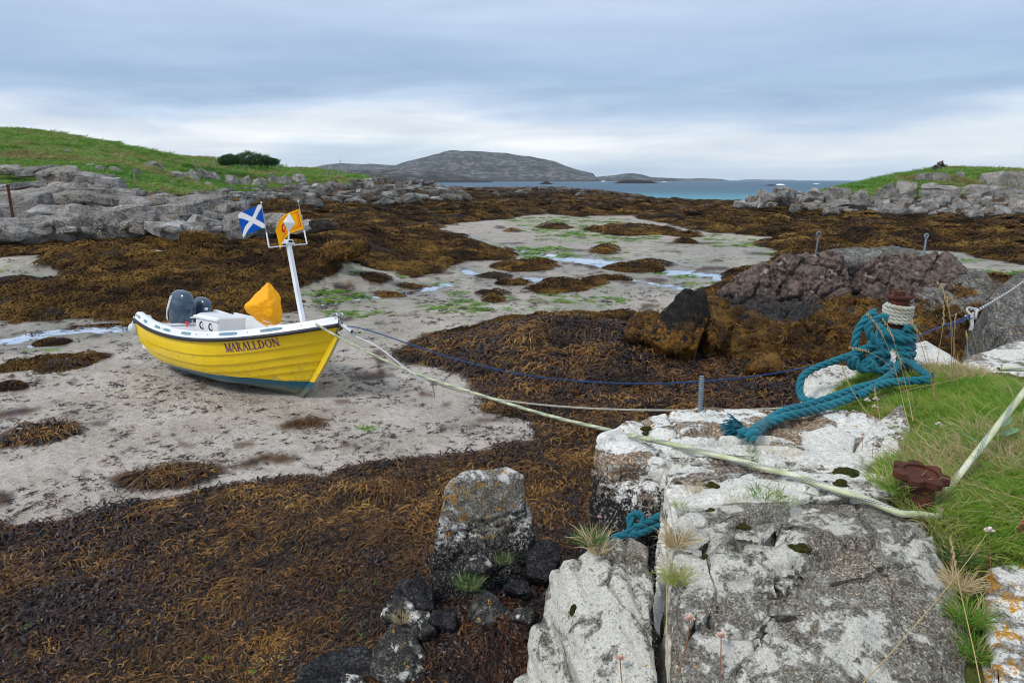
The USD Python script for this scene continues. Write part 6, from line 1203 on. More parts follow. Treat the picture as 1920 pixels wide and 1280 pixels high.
KN = [o for o in stage.GetPrimAtPath('/World/rock_knoll').GetChildren()]
kv = np.vstack([np.array(UsdGeom.Mesh(o).GetPointsAttr().Get()) for o in KN] + [np.array(UsdGeom.Mesh(stage.GetPrimAtPath(q)).GetPointsAttr().Get()) for q in ('/World/boulder', '/World/boulder_001')])
kpx, kpy = (lambda f, u: (960 + FPX * kv[:, 0] / f, 640 - FPX * u / f))(kv[:, 1] * CT - (kv[:, 2] - EYE) * ST, kv[:, 1] * ST + (kv[:, 2] - EYE) * CT)
def over(px, py, d, clear=.03):            # a rope point kept clear of the rock under it
    near = (kpx - px) ** 2 + (kpy - py) ** 2 < 12 ** 2
    if near.any(): d = min(d, kv[near, 1].min() - clear)
    return at_d(px, py, d)
# rusty bollard at the foot of the mooring rope
bz0 = at_d(1716, 950, 3.15); bo = thing('bollard', 'short rusty iron bollard with scalloped head on the grass edge', 'bollard', bz0 - [0, 0, .02])
def scallop(r, depth, n, k=120, ph=.3):
    a = np.linspace(0, 2 * PI, k, endpoint=False); return Polygon(np.stack([(r - depth * (.5 + .5 * np.cos(n * a + ph)) ** 2) * np.cos(a), (r - depth * (.5 + .5 * np.cos(n * a + ph)) ** 2) * np.sin(a)], 1))
cap_ = trimesh.creation.extrude_polygon(scallop(.128, .034, 7), .034, engine='earcut')
cap_m = man(cap_) - m3.Manifold.cylinder(.04, .082, .075, 40).translate((0, 0, .020)); cap_m = cap_m + (m3.Manifold.cylinder(.012, .03, .022, 16).translate((0, 0, .014)))
capw = weather(cap_m, .006, .004, 18, 4, fine=.7); capw.apply_transform(trimesh.transformations.rotation_matrix(.10, [1, 0.3, 0])); capw.apply_translation((0, 0, .178))
obj('bollard_head', capw, M_rust, bo, smooth=50)
obj('post', weather(m3.Manifold.cylinder(.24, .082, .070, 36).translate((0, 0, -.055)), .008, .006, 16, 6, fine=.7), M_rust, bo, smooth=50)
# the rope-wrapped bollard
t0 = at_d(1668, 700, 6.0); tb = thing('bollard', 'tall rusty bollard wrapped in teal and cream rope on the grass corner', 'bollard', t0)
Ht = at_d(1668, 553, 6.0)[2] - t0[2]
obj('post', lathe([(0, -.1), (.085, -.1), (.085, Ht - .02), (0, Ht - .02)], 24), M_rust, tb, smooth=40)
hexa = Polygon([(.115 * math.cos(a), .115 * math.sin(a)) for a in np.arange(8) * PI / 4 + .2])
obj('bollard_head', trimesh.creation.extrude_polygon(hexa, .018, engine='earcut').apply_translation((0, 0, Ht - .02)), M_rust, tb)
obj('collar', lathe([(0, Ht - .05), (.07, Ht - .05), (.11, Ht - .02), (0, Ht - .02)], 24), M_rust, tb, smooth=40)
for k, (dx, dy) in enumerate([(-.075, -.05), (.085, -.03), (.045, .06), (-.05, .07)]):
    obj('bolt', cat(trimesh.creation.cylinder(.008, .06, sections=8).apply_translation((dx, dy, Ht + .025)), trimesh.creation.cylinder(.013, .014, sections=6).apply_translation((dx, dy, Ht + .008))), M_rust, tb)
obj('cap_block', box(.07, .05, .04, (.0, -.01, Ht + .016), bev=.006), M_rust, tb)
rg = np.random.default_rng(4)
def coil(z0, z1, turns, r0, wob, seed, r1=None, n=26):
    a = np.linspace(0, 2 * PI * turns, int(turns * n)); q = a / a[-1]
    rad = r0 + ((r1 or r0) - r0) * q + wob * (noise3(np.stack([a * .55, 0 * a + seed, 0 * a], 1), 1, 3, seed) - .5) * 2
    return np.stack([rad * np.cos(a + seed), rad * np.sin(a + seed), z0 + (z1 - z0) * q + wob * .9 * np.sin(a + seed) + wob * (noise3(np.stack([a * .4, 0 * a, 0 * a + seed], 1), 1, 2, seed + 3) - .5)], 1)
cr = thing('cream_rope', 'weathered cream rope wound in turns round the neck of the rope-wrapped bollard', 'rope', t0)
obj('turns', laid_rope(spline(coil(Ht - .085, Ht - .235, 4.6, .108, .010, 3), step=.012), .021, pitch=.13), M_cream, cr, smooth=60)
obj('loose_end', laid_rope(spline([(-.10, -.17, Ht - .48), (-.135, -.26, Ht - .54), (-.17, -.27, Ht - .64), (-.185, -.26, Ht - .70)], step=.01), .022, pitch=.13), M_tail, cr, smooth=60)
obj('frayed_end', cat(*[tube(spline([(-.185, -.26, Ht - .69), (-.19 + .03 * math.cos(a), -.265 + .02 * math.sin(a), Ht - .73), (-.19 + .045 * math.cos(a), -.27 + .03 * math.sin(a), Ht - .765)], n=6), .007, 5) for a in np.arange(7) * .9]), M_tail, cr)
tr = thing('teal_rope', 'thick teal rope wound many turns round the tall bollard, its loops falling to the grass', 'rope', t0)
R = .034
for k, (za, zb, n_, r_, w_) in enumerate([(Ht - .26, Ht - .50, 3.4, .125, .016), (Ht - .33, Ht - .62, 3.5, .145, .022), (Ht - .46, Ht - .70, 2.8, .17, .026), (Ht - .27, Ht - .40, 1.6, .11, .012)]):
    obj('turns', laid_rope(spline(coil(za, zb, n_, r_, w_, 11 + 5 * k), step=.018), R, pitch=.24, sides=6), M_teal, tr, smooth=60)
W2T = lambda px, py, d: over(px, py, d, .035) - t0
def teal(name, pts, r=R, parent=tr): return obj(name, laid_rope(spline([W2T(*q) for q in pts], step=.018), r, pitch=r * 6.6, sides=6), M_teal, parent, smooth=60)
teal('loop', [(1640, 585, 5.85), (1622, 600, 5.8), (1608, 622, 5.8), (1603, 650, 5.78), (1612, 672, 5.78), (1632, 680, 5.75), (1650, 668, 5.72), (1640, 640, 5.72), (1628, 618, 5.74), (1640, 600, 5.76), (1665, 596, 5.74)])
teal('loop', [(1655, 640, 5.74), (1630, 650, 5.72), (1608, 660, 5.72), (1592, 674, 5.74), (1602, 688, 5.72), (1620, 682, 5.70), (1635, 668, 5.70), (1652, 660, 5.7)])
teal('loop', [(1605, 668, 5.68), (1612, 690, 5.66), (1626, 692, 5.66), (1634, 676, 5.67), (1640, 690, 5.64), (1656, 694, 5.64), (1668, 680, 5.68)])
teal('hanging_loop', [(1640, 655, 5.8), (1600, 664, 5.78), (1560, 678, 5.76), (1524, 692, 5.72), (1504, 708, 5.65), (1499, 728, 5.58), (1504, 744, 5.5), (1512, 749, 5.42), (1526, 752, 5.35)], .031)
teal('short_end', [(1668, 682, 5.8), (1690, 676, 5.75), (1708, 680, 5.65), (1722, 690, 5.5), (1735, 699, 5.38), (1746, 704, 5.3)], .031)
teal('lying_part', [(1684, 684, 5.75), (1672, 702, 5.52), (1650, 716, 5.36), (1610, 728, 5.22), (1570, 742, 5.10), (1530, 756, 5.0), (1500, 764, 4.95), (1470, 772, 4.9), (1440, 790, 4.76), (1418, 806, 4.64), (1404, 822, 4.52)], .036)
teal('lying_part', [(1740, 712, 5.25), (1700, 714, 5.28), (1665, 718, 5.30), (1625, 734, 5.14), (1590, 748, 5.02), (1550, 762, 4.93), (1505, 774, 4.86), (1465, 784, 4.82), (1432, 800, 4.70), (1400, 812, 4.60), (1384, 812, 4.58)], .034)
bun = []
for k in range(150):
    a, b, c_ = rg.normal(0, 1, 3); e = W2T(1392, 806, 4.60)
    bun.append(tube(spline([e, e + [-.03 + .012 * a, -.015 + .012 * b, .018 + .010 * c_], e + [-.075 + .026 * a, -.03 + .03 * b, .030 + .028 * c_], e + [-.115 + .03 * a, -.045 + .035 * b, .022 + .042 * c_]], n=7), [.0042] * 4 + [.0034] * 3, 4))
obj('frayed_end', cat(*bun), M_teal, tr)
bun = []
for k in range(26):
    a, b, c_ = rg.normal(0, 1, 3); e = W2T(1592, 738, 5.05)
    bun.append(tube(spline([e, e + [.05, -.02 + .01 * a, .012], e + [.09 + .02 * a, -.05 + .02 * b, .0 + .012 * c_]], n=6), .004, 4))
obj('frayed_tuft', cat(*bun), M_teal, tr)
tk = thing('teal_rope', 'short knotted piece of teal rope lying in the gap left of the pale knoll', 'rope', at_d(1200, 985, 3.75))
kq = at_d(1200, 985, 3.75); teal2 = lambda nm, pts, r: obj(nm, laid_rope(spline([at_d(*q) - kq for q in pts], step=.012), r, pitch=r * 6.6, sides=6), M_teal, tk, smooth=60)
teal2('rope_end', [(1146, 1018, 3.62), (1160, 1006, 3.65), (1176, 1000, 3.66), (1184, 985, 3.70), (1182, 970, 3.74), (1196, 964, 3.76), (1206, 974, 3.74), (1198, 992, 3.68), (1186, 1008, 3.62)], .026)
teal2('rope_end', [(1190, 990, 3.66), (1208, 984, 3.68), (1226, 974, 3.72), (1248, 962, 3.76)], .026); teal2('rope_end', [(1186, 1002, 3.63), (1205, 998, 3.63), (1224, 990, 3.66), (1246, 984, 3.68)], .02)
e = at_d(1150, 1012, 3.62) - kq
obj('frayed_end', cat(*[tube(spline([e, e + [-.025 + .01 * q[0], -.01 + .012 * q[1], .0 + .014 * q[2]], e + [-.05 + .02 * q[0], -.02 + .02 * q[1], -.01 + .024 * q[2]]], n=6), .0035, 4) for q in rg.normal(0, 1, (36, 3))]), M_teal, tk)

# threaded rods and eye bolts
def rod(px, py0, py1, d, r, lab, lean=(0, 0)):
    a = at_d(px, py0, d); b = at_d(px + lean[0], py1, d); L = np.linalg.norm(b - a); prof = [(0, -.06), (r * .85, -.06)]
    z = -.05
    while z < L - .02: prof += [(r * .82, z), (r, z + .005), (r, z + .010), (r * .82, z + .015)]; z += .018
    prof += [(r * .85, L), (0, L)]
    t = thing('threaded_rod', lab, 'steel rod', a); m = lathe(prof, 16); m.apply_transform(trimesh.geometry.align_vectors([0, 0, 1], (b - a) / L)); obj('rod', m, M_galv, t, smooth=35)
    obj('grout', trimesh.creation.icosphere(2, 1).apply_transform(np.diag([r * 2.2, r * 2.2, .012, 1])), M_pale, t, smooth=True)
rod(1312, 780, 705, 5.02, .021, 'grey threaded steel rod standing in the high left shoulder of the pale knoll', (4, 0))
rod(1720, 662, 628, 7.0, .025, 'short grey threaded rod in the white rock right of the tall bollard', (-3, 0))
def eyebolt(px, py0, py1, d, rr_, lab, m, lean=6, rod_r=.018):
    a, b = at_d(px, py0, d), at_d(px + lean, py1, d); L = np.linalg.norm(b - a); u = (b - a) / L; t = thing('eye_bolt', lab, 'eye bolt', a)
    obj('shank', tube(np.array([-u * .1, u * (L - rr_)]), rod_r, 8), m, t, smooth=True); tor = trimesh.creation.torus(rr_, rod_r * .95, major_sections=20, minor_sections=8); tor.apply_transform(trimesh.transformations.rotation_matrix(PI / 2, [1, .25, 0])); tor.apply_translation(u * (L + rr_ * .2)); obj('eye', tor, m, t, smooth=True)
M_blug = paint('pale_blue_steel', (.20, .28, .36), .5, var=.2)
eyebolt(1529, 478, 440, 13.6, .045, 'grey ring-topped bolt standing on the left part of the pink outcrop', M_galv, 6)
eyebolt(1732, 478, 443, 13.9, .04, 'pale blue-grey ring-topped bolt at the right end of the pink outcrop top', M_blug, 5)
eyebolt(1520, 479, 461, 13.5, .035, 'small rusty ring bolt beside the grey bolt on the pink outcrop', M_rust, -2)
hk = at_d(1672, 470, 13.9); h_ = thing('mooring_hook', 'small grey bent hook on top of the pink outcrop between the bolts', 'hook', hk)
obj('hook', tube(spline([(0, 0, 0), (.06, 0, .04), (.12, 0, .075), (.15, 0, .06), (.16, 0, .02)], n=12), .014, 7), M_blug, h_, smooth=True)

# mooring ropes
def uvrope(name, lab, pts, r, m, step=.03, sides=12):
    p = spline(pts, step=step); o = p[0]; t = thing(name, lab, 'rope', o); tm, st = tube(p - o, r, sides, uv=True); obj('rope', tm, m, t, smooth=True, uv=st); return t
A0 = B2W(W2Bz(592, 607, -.45)); Bt = B2W((BL - .02, 0, 1.36)); Bs = B2W((BL + .03, 0, 1.20))
foot = bz0
J = at_d(775, 698, 8.35)
uvrope('mooring_rope', 'lime and grey flecked braided rope from the boat to the short rusty bollard', [A0, at_d(660, 645, 9.0), J, at_d(900, 740, 7.3), at_d(1040, 782, 6.3), at_d(1120, 801, 5.75), over(1200, 820, 5.15), over(1290, 840, 4.65), over(1370, 860, 4.22), over(1460, 884, 3.85), over(1540, 908, 3.52), over(1590, 925, 3.36, .025), over(1640, 942, 3.22, .022), over(1690, 962, 3.07, .02), foot + [-.05, -.115, .02], foot + [.04, -.12, .012], foot + [.085, -.06, .02], at_d(1765, 935, 3.24), at_d(1830, 850, 3.42), at_d(1920, 735, 3.72), at_d(2010, 620, 4.05), at_d(2080, 540, 4.4)], .0175, M_braid, .02)
K = at_d(812, 716, 8.15)
r2 = thing('mooring_rope', 'pale twisted rope from the boat bow, knotted in the air, running behind the knoll', 'rope', K)
obj('bow_part', laid_rope(spline([Bt - K, B2W((BL + .05, 0, 1.22)) - K, at_d(700, 645, 8.9) - K, at_d(760, 690, 8.42) - K, np.zeros(3)], step=.02), .013, pitch=.07, sides=5), M_tail, r2, smooth=60)
kn = [np.array([.035 * math.sin(a) + .02 * math.sin(3 * a), .03 * math.cos(2 * a), .035 * math.cos(a) + .015 * math.sin(2.3 * a)]) for a in np.linspace(0, 11, 34)]
obj('knot', laid_rope(spline(kn, step=.012), .013, pitch=.07, sides=5), M_hemp, r2, smooth=60)
obj('knot_tail', laid_rope(spline([np.zeros(3), (.0, -.02, -.06), (.01, -.02, -.14), (.012, -.02, -.2)], step=.012), .012, pitch=.07, sides=5), M_hemp, r2, smooth=60)
obj('shore_part', laid_rope(spline([np.zeros(3), at_d(900, 742, 7.6) - K, at_d(1000, 757, 7.1) - K, at_d(1120, 766, 6.6) - K, at_d(1250, 769, 6.2) - K, at_d(1400, 768, 5.9) - K, at_d(1500, 763, 5.75) - K, at_d(1560, 757, 5.6) - K], step=.02), .0125, pitch=.07, sides=5), M_hemp, r2, smooth=60)
sz = [at_d(648, 612, 9.35), at_d(662, 622, 9.2)]
uvrope('rope_whipping', 'white taped splice with a yellow end on the pale rope just off the boat bow', [at_d(644, 610, 9.40), at_d(652, 616, 9.30), at_d(660, 622, 9.2)], .028, M_tail, .02, 8)
b3_ = [Bs, at_d(700, 622, 8.9), at_d(800, 656, 8.5), at_d(900, 685, 8.2), at_d(1000, 705, 7.9), at_d(1100, 715, 7.6), at_d(1200, 719, 7.35), at_d(1300, 716, 7.1), at_d(1400, 707, 6.9), at_d(1500, 691, 6.7), at_d(1580, 672, 6.5), at_d(1650, 650, 6.35), at_d(1700, 637, 6.45), at_d(1740, 622, 6.7), at_d(1770, 610, 6.9), at_d(1800, 599, 7.15), at_d(1822, 589, 7.3)]
r3 = thing('mooring_rope', 'thin blue rope sagging from the boat bow past the teal bollard to a knot', 'rope', Bs)
obj('rope', laid_rope(spline([q - Bs for q in b3_], step=.02), .0095, pitch=.055, sides=5), M_bluer, r3, smooth=60)
obj('doubled_part', laid_rope(spline([q - Bs for q in [at_d(1768, 609, 6.9), at_d(1790, 607, 7.05), at_d(1808, 600, 7.2), at_d(1822, 590, 7.3)]], step=.02), .0125, pitch=.07, sides=5), M_bluer, r3, smooth=60)
obj('loose_end', laid_rope(spline([q - Bs for q in [at_d(1785, 606, 7.0), at_d(1784, 622, 6.95), at_d(1776, 634, 6.9)]], step=.02), .011, pitch=.07, sides=5), M_bluer, r3, smooth=60)
E = at_d(1822, 589, 7.3)
r4 = uvrope('mooring_rope', 'black and white flecked rope from the blue knot up to the right edge', [E, at_d(1850, 572, 7.5), at_d(1890, 548, 7.8), at_d(1930, 520, 8.1), at_d(2000, 470, 8.7)], .014, M_bwr, .03, 8)
obj('knot', laid_rope(spline([q * 1.3 for q in kn[:26]], step=.012), .013, pitch=.07, sides=5), M_tail, r4, smooth=60)
obj('rope_tail', laid_rope(spline([np.zeros(3), (-.005, -.02, -.05), (.0, -.03, -.12), (-.01, -.03, -.17)], step=.012), .02, pitch=.1, sides=5), M_tail, r4, smooth=60)
uvrope('mooring_rope', 'short length of lime flecked rope lying on the grass at the right edge', [at_d(1872, 692, 5.3), at_d(1900, 692, 5.3), at_d(1960, 693, 5.25), at_d(2050, 694, 5.2)], .017, M_braid, .03)

# ---------------------------------------------------------------- plants on the knoll and the bank
M_moss = mat('dark_moss', {'g': ('geometry', {}), 'n': NZ(70, 4, .7), 'r': ramp((.3, (.012, .014, .005)), (.55, (.045, .045, .010)), (.8, (.13, .11, .02))), 'b': ('bump', {'strength': 1, 'distance': .012}), 'p': ('principled_bsdf', {'roughness': .95, 'specular_ior_level': .1})}, [('g.position', 'n.vector'), ('n.fac', 'r.fac'), ('r.color', 'p.base_color'), ('n.fac', 'b.height'), ('b.normal', 'p.normal')])
def on_rock(px, py):                       # the nearest worn surface point on a sight line
    d2 = (kpx - px) ** 2 + (kpy - py) ** 2; near = np.where(d2 < max(d2.min() * 4, 60))[0]; i = near[np.argmin(kv[near, 1])]; return kv[i]
for px, py, rx, ry, lab in [(1588, 881, 32, 15, 'large dark moss cushion on the pale rock under the mooring rope'), (1336, 905, 13, 10, 'olive moss cushion on the left edge of the upper rock layer'), (1325, 950, 12, 8, 'small black moss spot above the long rock crack'), (1395, 980, 15, 5, 'flat black moss in a pocket of the front rock'), (1322, 1034, 9, 6, 'black moss spot at the left end of the long rock crack'), (1500, 1022, 22, 9, 'dark moss filling the right end of the long rock crack'), (1068, 1140, 8, 24, 'upright strip of dark green moss in the groove of the left slab'), (1212, 800, 10, 9, 'olive moss in a notch on the high left shoulder'), (1575, 898, 16, 9, 'olive moss beside the large dark cushion')]:
    p = on_rock(px, py); s = p[1] * 1.03 / FPX; bl = []
    for k in range(7):
        m = trimesh.creation.icosphere(3); q = rg.normal(0, .42, 2) if k else (0, 0); w = rg.uniform(.35, .65)
        m.vertices = m.vertices * [rx * s * w, rx * s * w * .8, max(ry * s * .75, .008) * w * 1.2] * (.7 + .7 * noise3(m.vertices, 3.0, 4, int(px) + k))[:, None]
        m.apply_translation((q[0] * rx * s, q[1] * rx * s * .5, (q[1] * ry * s * .6) - .004)); bl.append(m)
    m = cat(*bl); m.apply_translation(p)
    tag(obj('moss_cushion', m, M_moss, smooth=True), lab, 'moss')
def tuft(px, py, n, r, sc, m_, lab, d=None, dry=.3, name='grass_tuft', cat_='grass tuft', seed=0, thick=False, h=(.05, .13)):
    p = over(px, py, d, .01) if d else on_rock(px, py)
    g = ribbons(n, 500 + seed + int(px), r, (h[0] * sc, h[1] * sc), (.0022 * sc, .004 * sc), .01, segs=3, upright=1)
    t = thing(name, lab, cat_, p); obj('blades', g, m_, t)
    if dry: obj('dry_blades', ribbons(int(n * dry), 900 + seed + int(px), r, (h[0] * sc, h[1] * 1.2 * sc), (.002 * sc, .003 * sc), .01, segs=3, upright=1), G_dry, t)
for q in [(1440, 925, 90, .07, .8, G_blade, 'grass tuft with dry blades in the joint under the mooring rope middle'), (1470, 935, 70, .06, .6, G_blade, 'low grass patch right of the tuft under the mooring rope'), (1375, 930, 60, .06, .5, G_blade, 'short grass along the joint below the olive moss'), (1300, 915, 60, .04, .7, G_dry, 'dry brownish tuft at the left end of the upper rock layer'), (1275, 945, 40, .03, .6, G_blade, 'small green tuft on the left edge of the upper rock layer'), (1412, 842, 60, .03, .6, G_thick, 'small dark green tuft in a notch above the mooring rope'),
          (1408, 862, 50, .03, .5, G_blade, 'tiny grass tuft under the rope below the notch'), (1370, 1035, 30, .03, .3, G_thick, 'tiny bright green sprig in the long rock crack'), (1470, 842, 90, .09, .6, G_dry, 'dry grass along the shelf behind the mooring rope'), (1262, 1020, 80, .035, 1.1, G_dry, 'dry grass at the top of the joint between the left slab and the front block'), (1264, 1090, 90, .03, 1.0, G_blade, 'grass growing down the joint left of the front block'), (1650, 905, 90, .05, 1.1, G_blade, 'grass fringe left of the rusty bollard')]:
    tuft(*q)
for px, py, d, n, r, sc, m_, lab in [(1790, 1045, 2.86, 420, .075, .75, G_thick, 'dense dark green grass cushion below the rusty bollard at the top of the cleft'), (1800, 1105, 2.70, 200, .05, 1.0, G_dry, 'dry hanging grass below the green cushion in the cleft'), (1812, 1165, 2.55, 260, .06, 1.1, G_blade, 'grass in the middle of the cleft between the front block and orange block'), (1825, 1230, 2.42, 260, .06, 1.1, G_blade, 'grass at the bottom of the cleft at the lower edge'), (1105, 1020, 3.55, 200, .05, .9, G_thick, 'green grass tuft left of the knotted teal rope'), (1120, 1035, 3.50, 60, .04, 1.2, G_dry, 'reddish dry grass beside the knotted teal rope'),
                                     (880, 1098, 4.02, 420, .075, .8, G_thick, 'round bright green cushion at the foot of the standing stone'), (752, 1162, 3.86, 200, .05, .5, G_dry, 'small brownish green tuft above the yellow spotted speckled stone'), (945, 1053, 4.2, 200, .06, .55, G_thick, 'small green tuft right of the white topped stone'), (890, 1200, 3.8, 120, .04, .5, G_thick, 'little green patch in the dark wrack below the pale speckled stone'), (1735, 970, 3.08, 160, .09, 1.2, G_blade, 'long grass at the foot of the rusty bollard'), (1690, 930, 3.25, 160, .06, 1.3, G_blade, 'tall grass fringe left of the rusty bollard foot'), (1760, 985, 3.02, 200, .1, 1.0, G_blade, 'ragged grass on the rim of the front block right of the bollard')]:
    tuft(px, py, n, r, sc, m_, lab, d=d, dry=.25)
M_straw = paint('dry_straw', (.46, .34, .17), .7, spec=.2, var=.2, sc=20); M_stem = paint('red_brown_stem', (.24, .10, .05), .7, spec=.2); M_petal = paint('papery_pink_petals', (.66, .44, .36), .8, spec=.1, var=.3, sc=60); M_petw = paint('papery_white_petals', (.72, .62, .55), .8, spec=.1, var=.25, sc=60)
def stalk(pts, lab, r=.0024, head=0.05, grp='dry grass stalks on the bank'):
    p = spline([over(*q, .015) for q in pts], n=26); o = p[0]; t = thing('dry_grass_stalk', lab, 'grass stalk', o, group=grp); obj('stem', tube(p - o, np.linspace(r, r * .6, len(p)), 5), M_straw, t, smooth=True)
    if head:
        e = p[-6:] - o; sp_ = [trimesh.creation.icosphere(1).apply_transform(np.diag([.0035, .0035, .010, 1])).apply_translation(q + rg.normal(0, .003, 3)) for q in spline(e, n=14)]
        obj('seed_head', cat(*sp_), M_straw, t)
STALKS = [([(1705, 800, 4.5), (1690, 740, 4.45), (1672, 670, 4.42), (1650, 620, 4.4), (1626, 590, 4.38)], 'dry stalk with nodding head in front of the teal coil, leftmost'), ([(1712, 790, 4.5), (1700, 730, 4.45), (1685, 670, 4.42), (1668, 620, 4.4), (1655, 598, 4.4)], 'dry stalk bent left over the middle of the teal coil'), ([(1720, 785, 4.6), (1706, 720, 4.55), (1692, 680, 4.5), (1672, 655, 4.5)], 'dry stalk ending at the foot of the teal coil'), ([(1700, 740, 4.9), (1675, 695, 4.85), (1640, 665, 4.8), (1592, 651, 4.8)], 'dry stalk leaning far left across the teal loops'),
      ([(1768, 770, 4.7), (1740, 690, 4.65), (1718, 620, 4.6), (1700, 590, 4.6), (1676, 576, 4.6)], 'dry stalk arching left from the bank above the teal coil'), ([(1755, 760, 4.8), (1738, 660, 4.75), (1722, 620, 4.75), (1701, 603, 4.75)], 'dry stalk with feathery head right of the teal coil'), ([(1752, 730, 5.0), (1760, 660, 4.95), (1768, 610, 4.9), (1770, 575, 4.9)], 'upright dry stalk left of the tall pair'), ([(1780, 730, 5.0), (1788, 660, 4.9), (1780, 580, 4.85), (1770, 545, 4.85), (1758, 530, 4.85)], 'tallest dry stalk, nodding left before the dark rocks'), ([(1790, 735, 5.0), (1784, 650, 4.9), (1780, 590, 4.85), (1768, 545, 4.85), (1762, 533, 4.85)], 'second tall dry stalk close beside the tallest'),
      ([(1834, 665, 5.4), (1820, 610, 5.3), (1800, 572, 5.25), (1772, 557, 5.2)], 'dry stalk bowed left from the grey slab'), ([(1795, 720, 5.0), (1790, 650, 4.95), (1792, 588, 4.9)], 'upright dry stalk right of the tall pair'), ([(1815, 690, 5.2), (1814, 650, 5.2), (1811, 621, 5.2)], 'short upright dry stalk at the slab edge'), ([(1690, 735, 5.0), (1740, 722, 4.95), (1800, 708, 4.9), (1845, 682, 4.9)], 'dry stalk lying across the grass toward the grey slab'), ([(1640, 790, 4.6), (1590, 715, 4.8), (1580, 687, 4.8)], 'dry stalk standing alone left over the green grass'), ([(1650, 790, 4.6), (1645, 755, 4.6), (1640, 728, 4.6)], 'short dry stalk among the white flowers'),
      ([(1980, 952, 3.0), (1880, 925, 3.12), (1768, 890, 3.35)], 'dry stalk lying from the bollard to the right edge'), ([(1960, 900, 3.3), (1850, 850, 3.6), (1740, 800, 4.2), (1690, 770, 4.4)], 'long dry stalk lying across the grass behind the bollard'), ([(1600, 1300, 2.2), (1700, 1190, 2.40), (1800, 1070, 2.62), (1850, 1000, 2.75)], 'long pale stalk slanting up across the front block to the pink flower'), ([(1840, 1290, 2.2), (1815, 1170, 2.4), (1795, 1080, 2.6), (1783, 1010, 2.75)], 'stalk rising in the cleft across the green cushion'), ([(1252, 1290, 2.28), (1250, 1150, 2.45), (1249, 980, 2.9)], 'thin upright stalk along the joint left of the front block')]
for pts, lab in STALKS: stalk(pts, lab, head=0 if 'slanting' in lab or 'lying' in lab else .05)
def thrift(px, py, d, hpx, lab, lean=0, white=False, size=.011):
    a, b = over(px - lean, py + hpx, d, .02), over(px, py, d, .04); size = size * (1.7 if d < 2.6 else 1.15); t = thing('thrift_flower', lab, 'flower', a)
    obj('stem', tube(spline([np.zeros(3), (b - a) * .5 + [lean * .0004, 0, 0], b - a], n=10), .0022 if d < 2.6 else .0016, 5), M_stem, t, smooth=True)
    pet = []
    for k in range(12):
        az = k * 2.4; el = .35 + .9 * (k % 3) / 2; u = np.array([math.cos(az) * math.cos(el), math.sin(az) * math.cos(el), math.sin(el)]); s = np.cross(u, [0, 0, 1]); s /= np.linalg.norm(s)
        pet.append(trimesh.Trimesh([(b - a), (b - a) + u * size + s * size * .45, (b - a) + u * size * 1.35, (b - a) + u * size - s * size * .45], [[0, 1, 2], [0, 2, 3]], process=False))
    obj('flower_head', cat(*pet), M_petw if white else M_petal, t)
for q in [(1293, 1162, 2.40, 110, 'withered pink flower on a red stem before the joint, left of the front crack', 25), (1352, 1195, 2.34, 110, 'withered pink flower before the front block, below the bent crack', 5), (1163, 1237, 2.45, 60, 'withered pink flower in front of the left slab at the bottom edge', -6), (1626, 752, 4.6, 40, 'white flower head on the grass edge, left of the pair', -2, True, .017), (1642, 750, 4.6, 42, 'white flower head on the grass edge, right of the pair', -2, True, .017), (1640, 764, 4.55, 30, 'orange-white flower head just below the pair', -2, True, .015), (1760, 797, 4.1, 40, 'white flower in the grass right of the white pointed rock', 3, True, .016), (1686, 823, 3.9, 40, 'white flower above the moss by the grass edge', 2, True, .016), (1618, 816, 4.1, 30, 'small pink flower over the white pointed rock', 2), (1637, 834, 4.0, 26, 'pink flower bud at the foot of the white pointed rock', 2), (1855, 997, 2.76, 110, 'pale pink flower at the end of the long slanting stalk', -6, True, .017), (1878, 686, 5.2, 20, 'small orange flower in the grass by the grey slab', 0), (1124, 970, 3.7, 70, 'dry brown flower before the dark face of the high shoulder', 4)]:
    thrift(*q)
# silverweed leaves, wool and cord at the right edge
M_silver = paint('silverweed_leaf', (.16, .30, .17), .6, spec=.3, var=.3, sc=40)
def leaf(px, py, d, L, ang, lab):
    o = at_d(px, py, d); t = thing('silverweed_plant', lab, 'plant', o); u = np.array([math.cos(ang), math.sin(ang) * .6, .35]); u /= np.linalg.norm(u); s = np.cross(u, [0, 0, 1]); s /= np.linalg.norm(s)
    for k in range(6):
        for sd in (-1, 1):
            q = u * L * (k + .6) / 6.5; w = L * .26 * math.sin((k + 1.2) / 7.2 * PI); e = q + sd * s * w + u * w * .5 + [0, 0, w * .15]
            mid1 = q + sd * s * w * .5 + u * w * .55 + [0, 0, .004]; mid2 = q + sd * s * w * .55 - u * w * .05
            obj('leaflet', trimesh.Trimesh([q, mid2, e, mid1], [[0, 1, 2], [0, 2, 3]], process=False), M_silver, t)
    obj('leaf_stalk', tube(np.array([u * 0, u * L]), .0018, 5), M_silver, t)
for q in [(1840, 828, 3.62, .12, 2.7, 'silvery leaf left of the slanting mooring rope'), (1872, 818, 3.6, .13, .2, 'feathery blue-green leaf right of the slanting mooring rope'), (1880, 800, 3.7, .11, .9, 'upper feathery leaf by the slanting mooring rope'), (1905, 985, 2.98, .08, 1.4, 'small green leaf at the right edge beside the pink cord')]: leaf(*q)
pc = at_d(1915, 1000, 2.92); pt_ = thing('pink_twine', 'loop of bright pink cord at the right edge in the grass', 'cord', pc)
obj('cord', tube(spline([(.03, 0, .09), (.0, 0, .075), (-.012, 0, .045), (.0, 0, .01), (.03, 0, -.02)], n=20), .004, 6), paint('pink_plastic', (.62, .03, .12), .4), pt_, smooth=True)
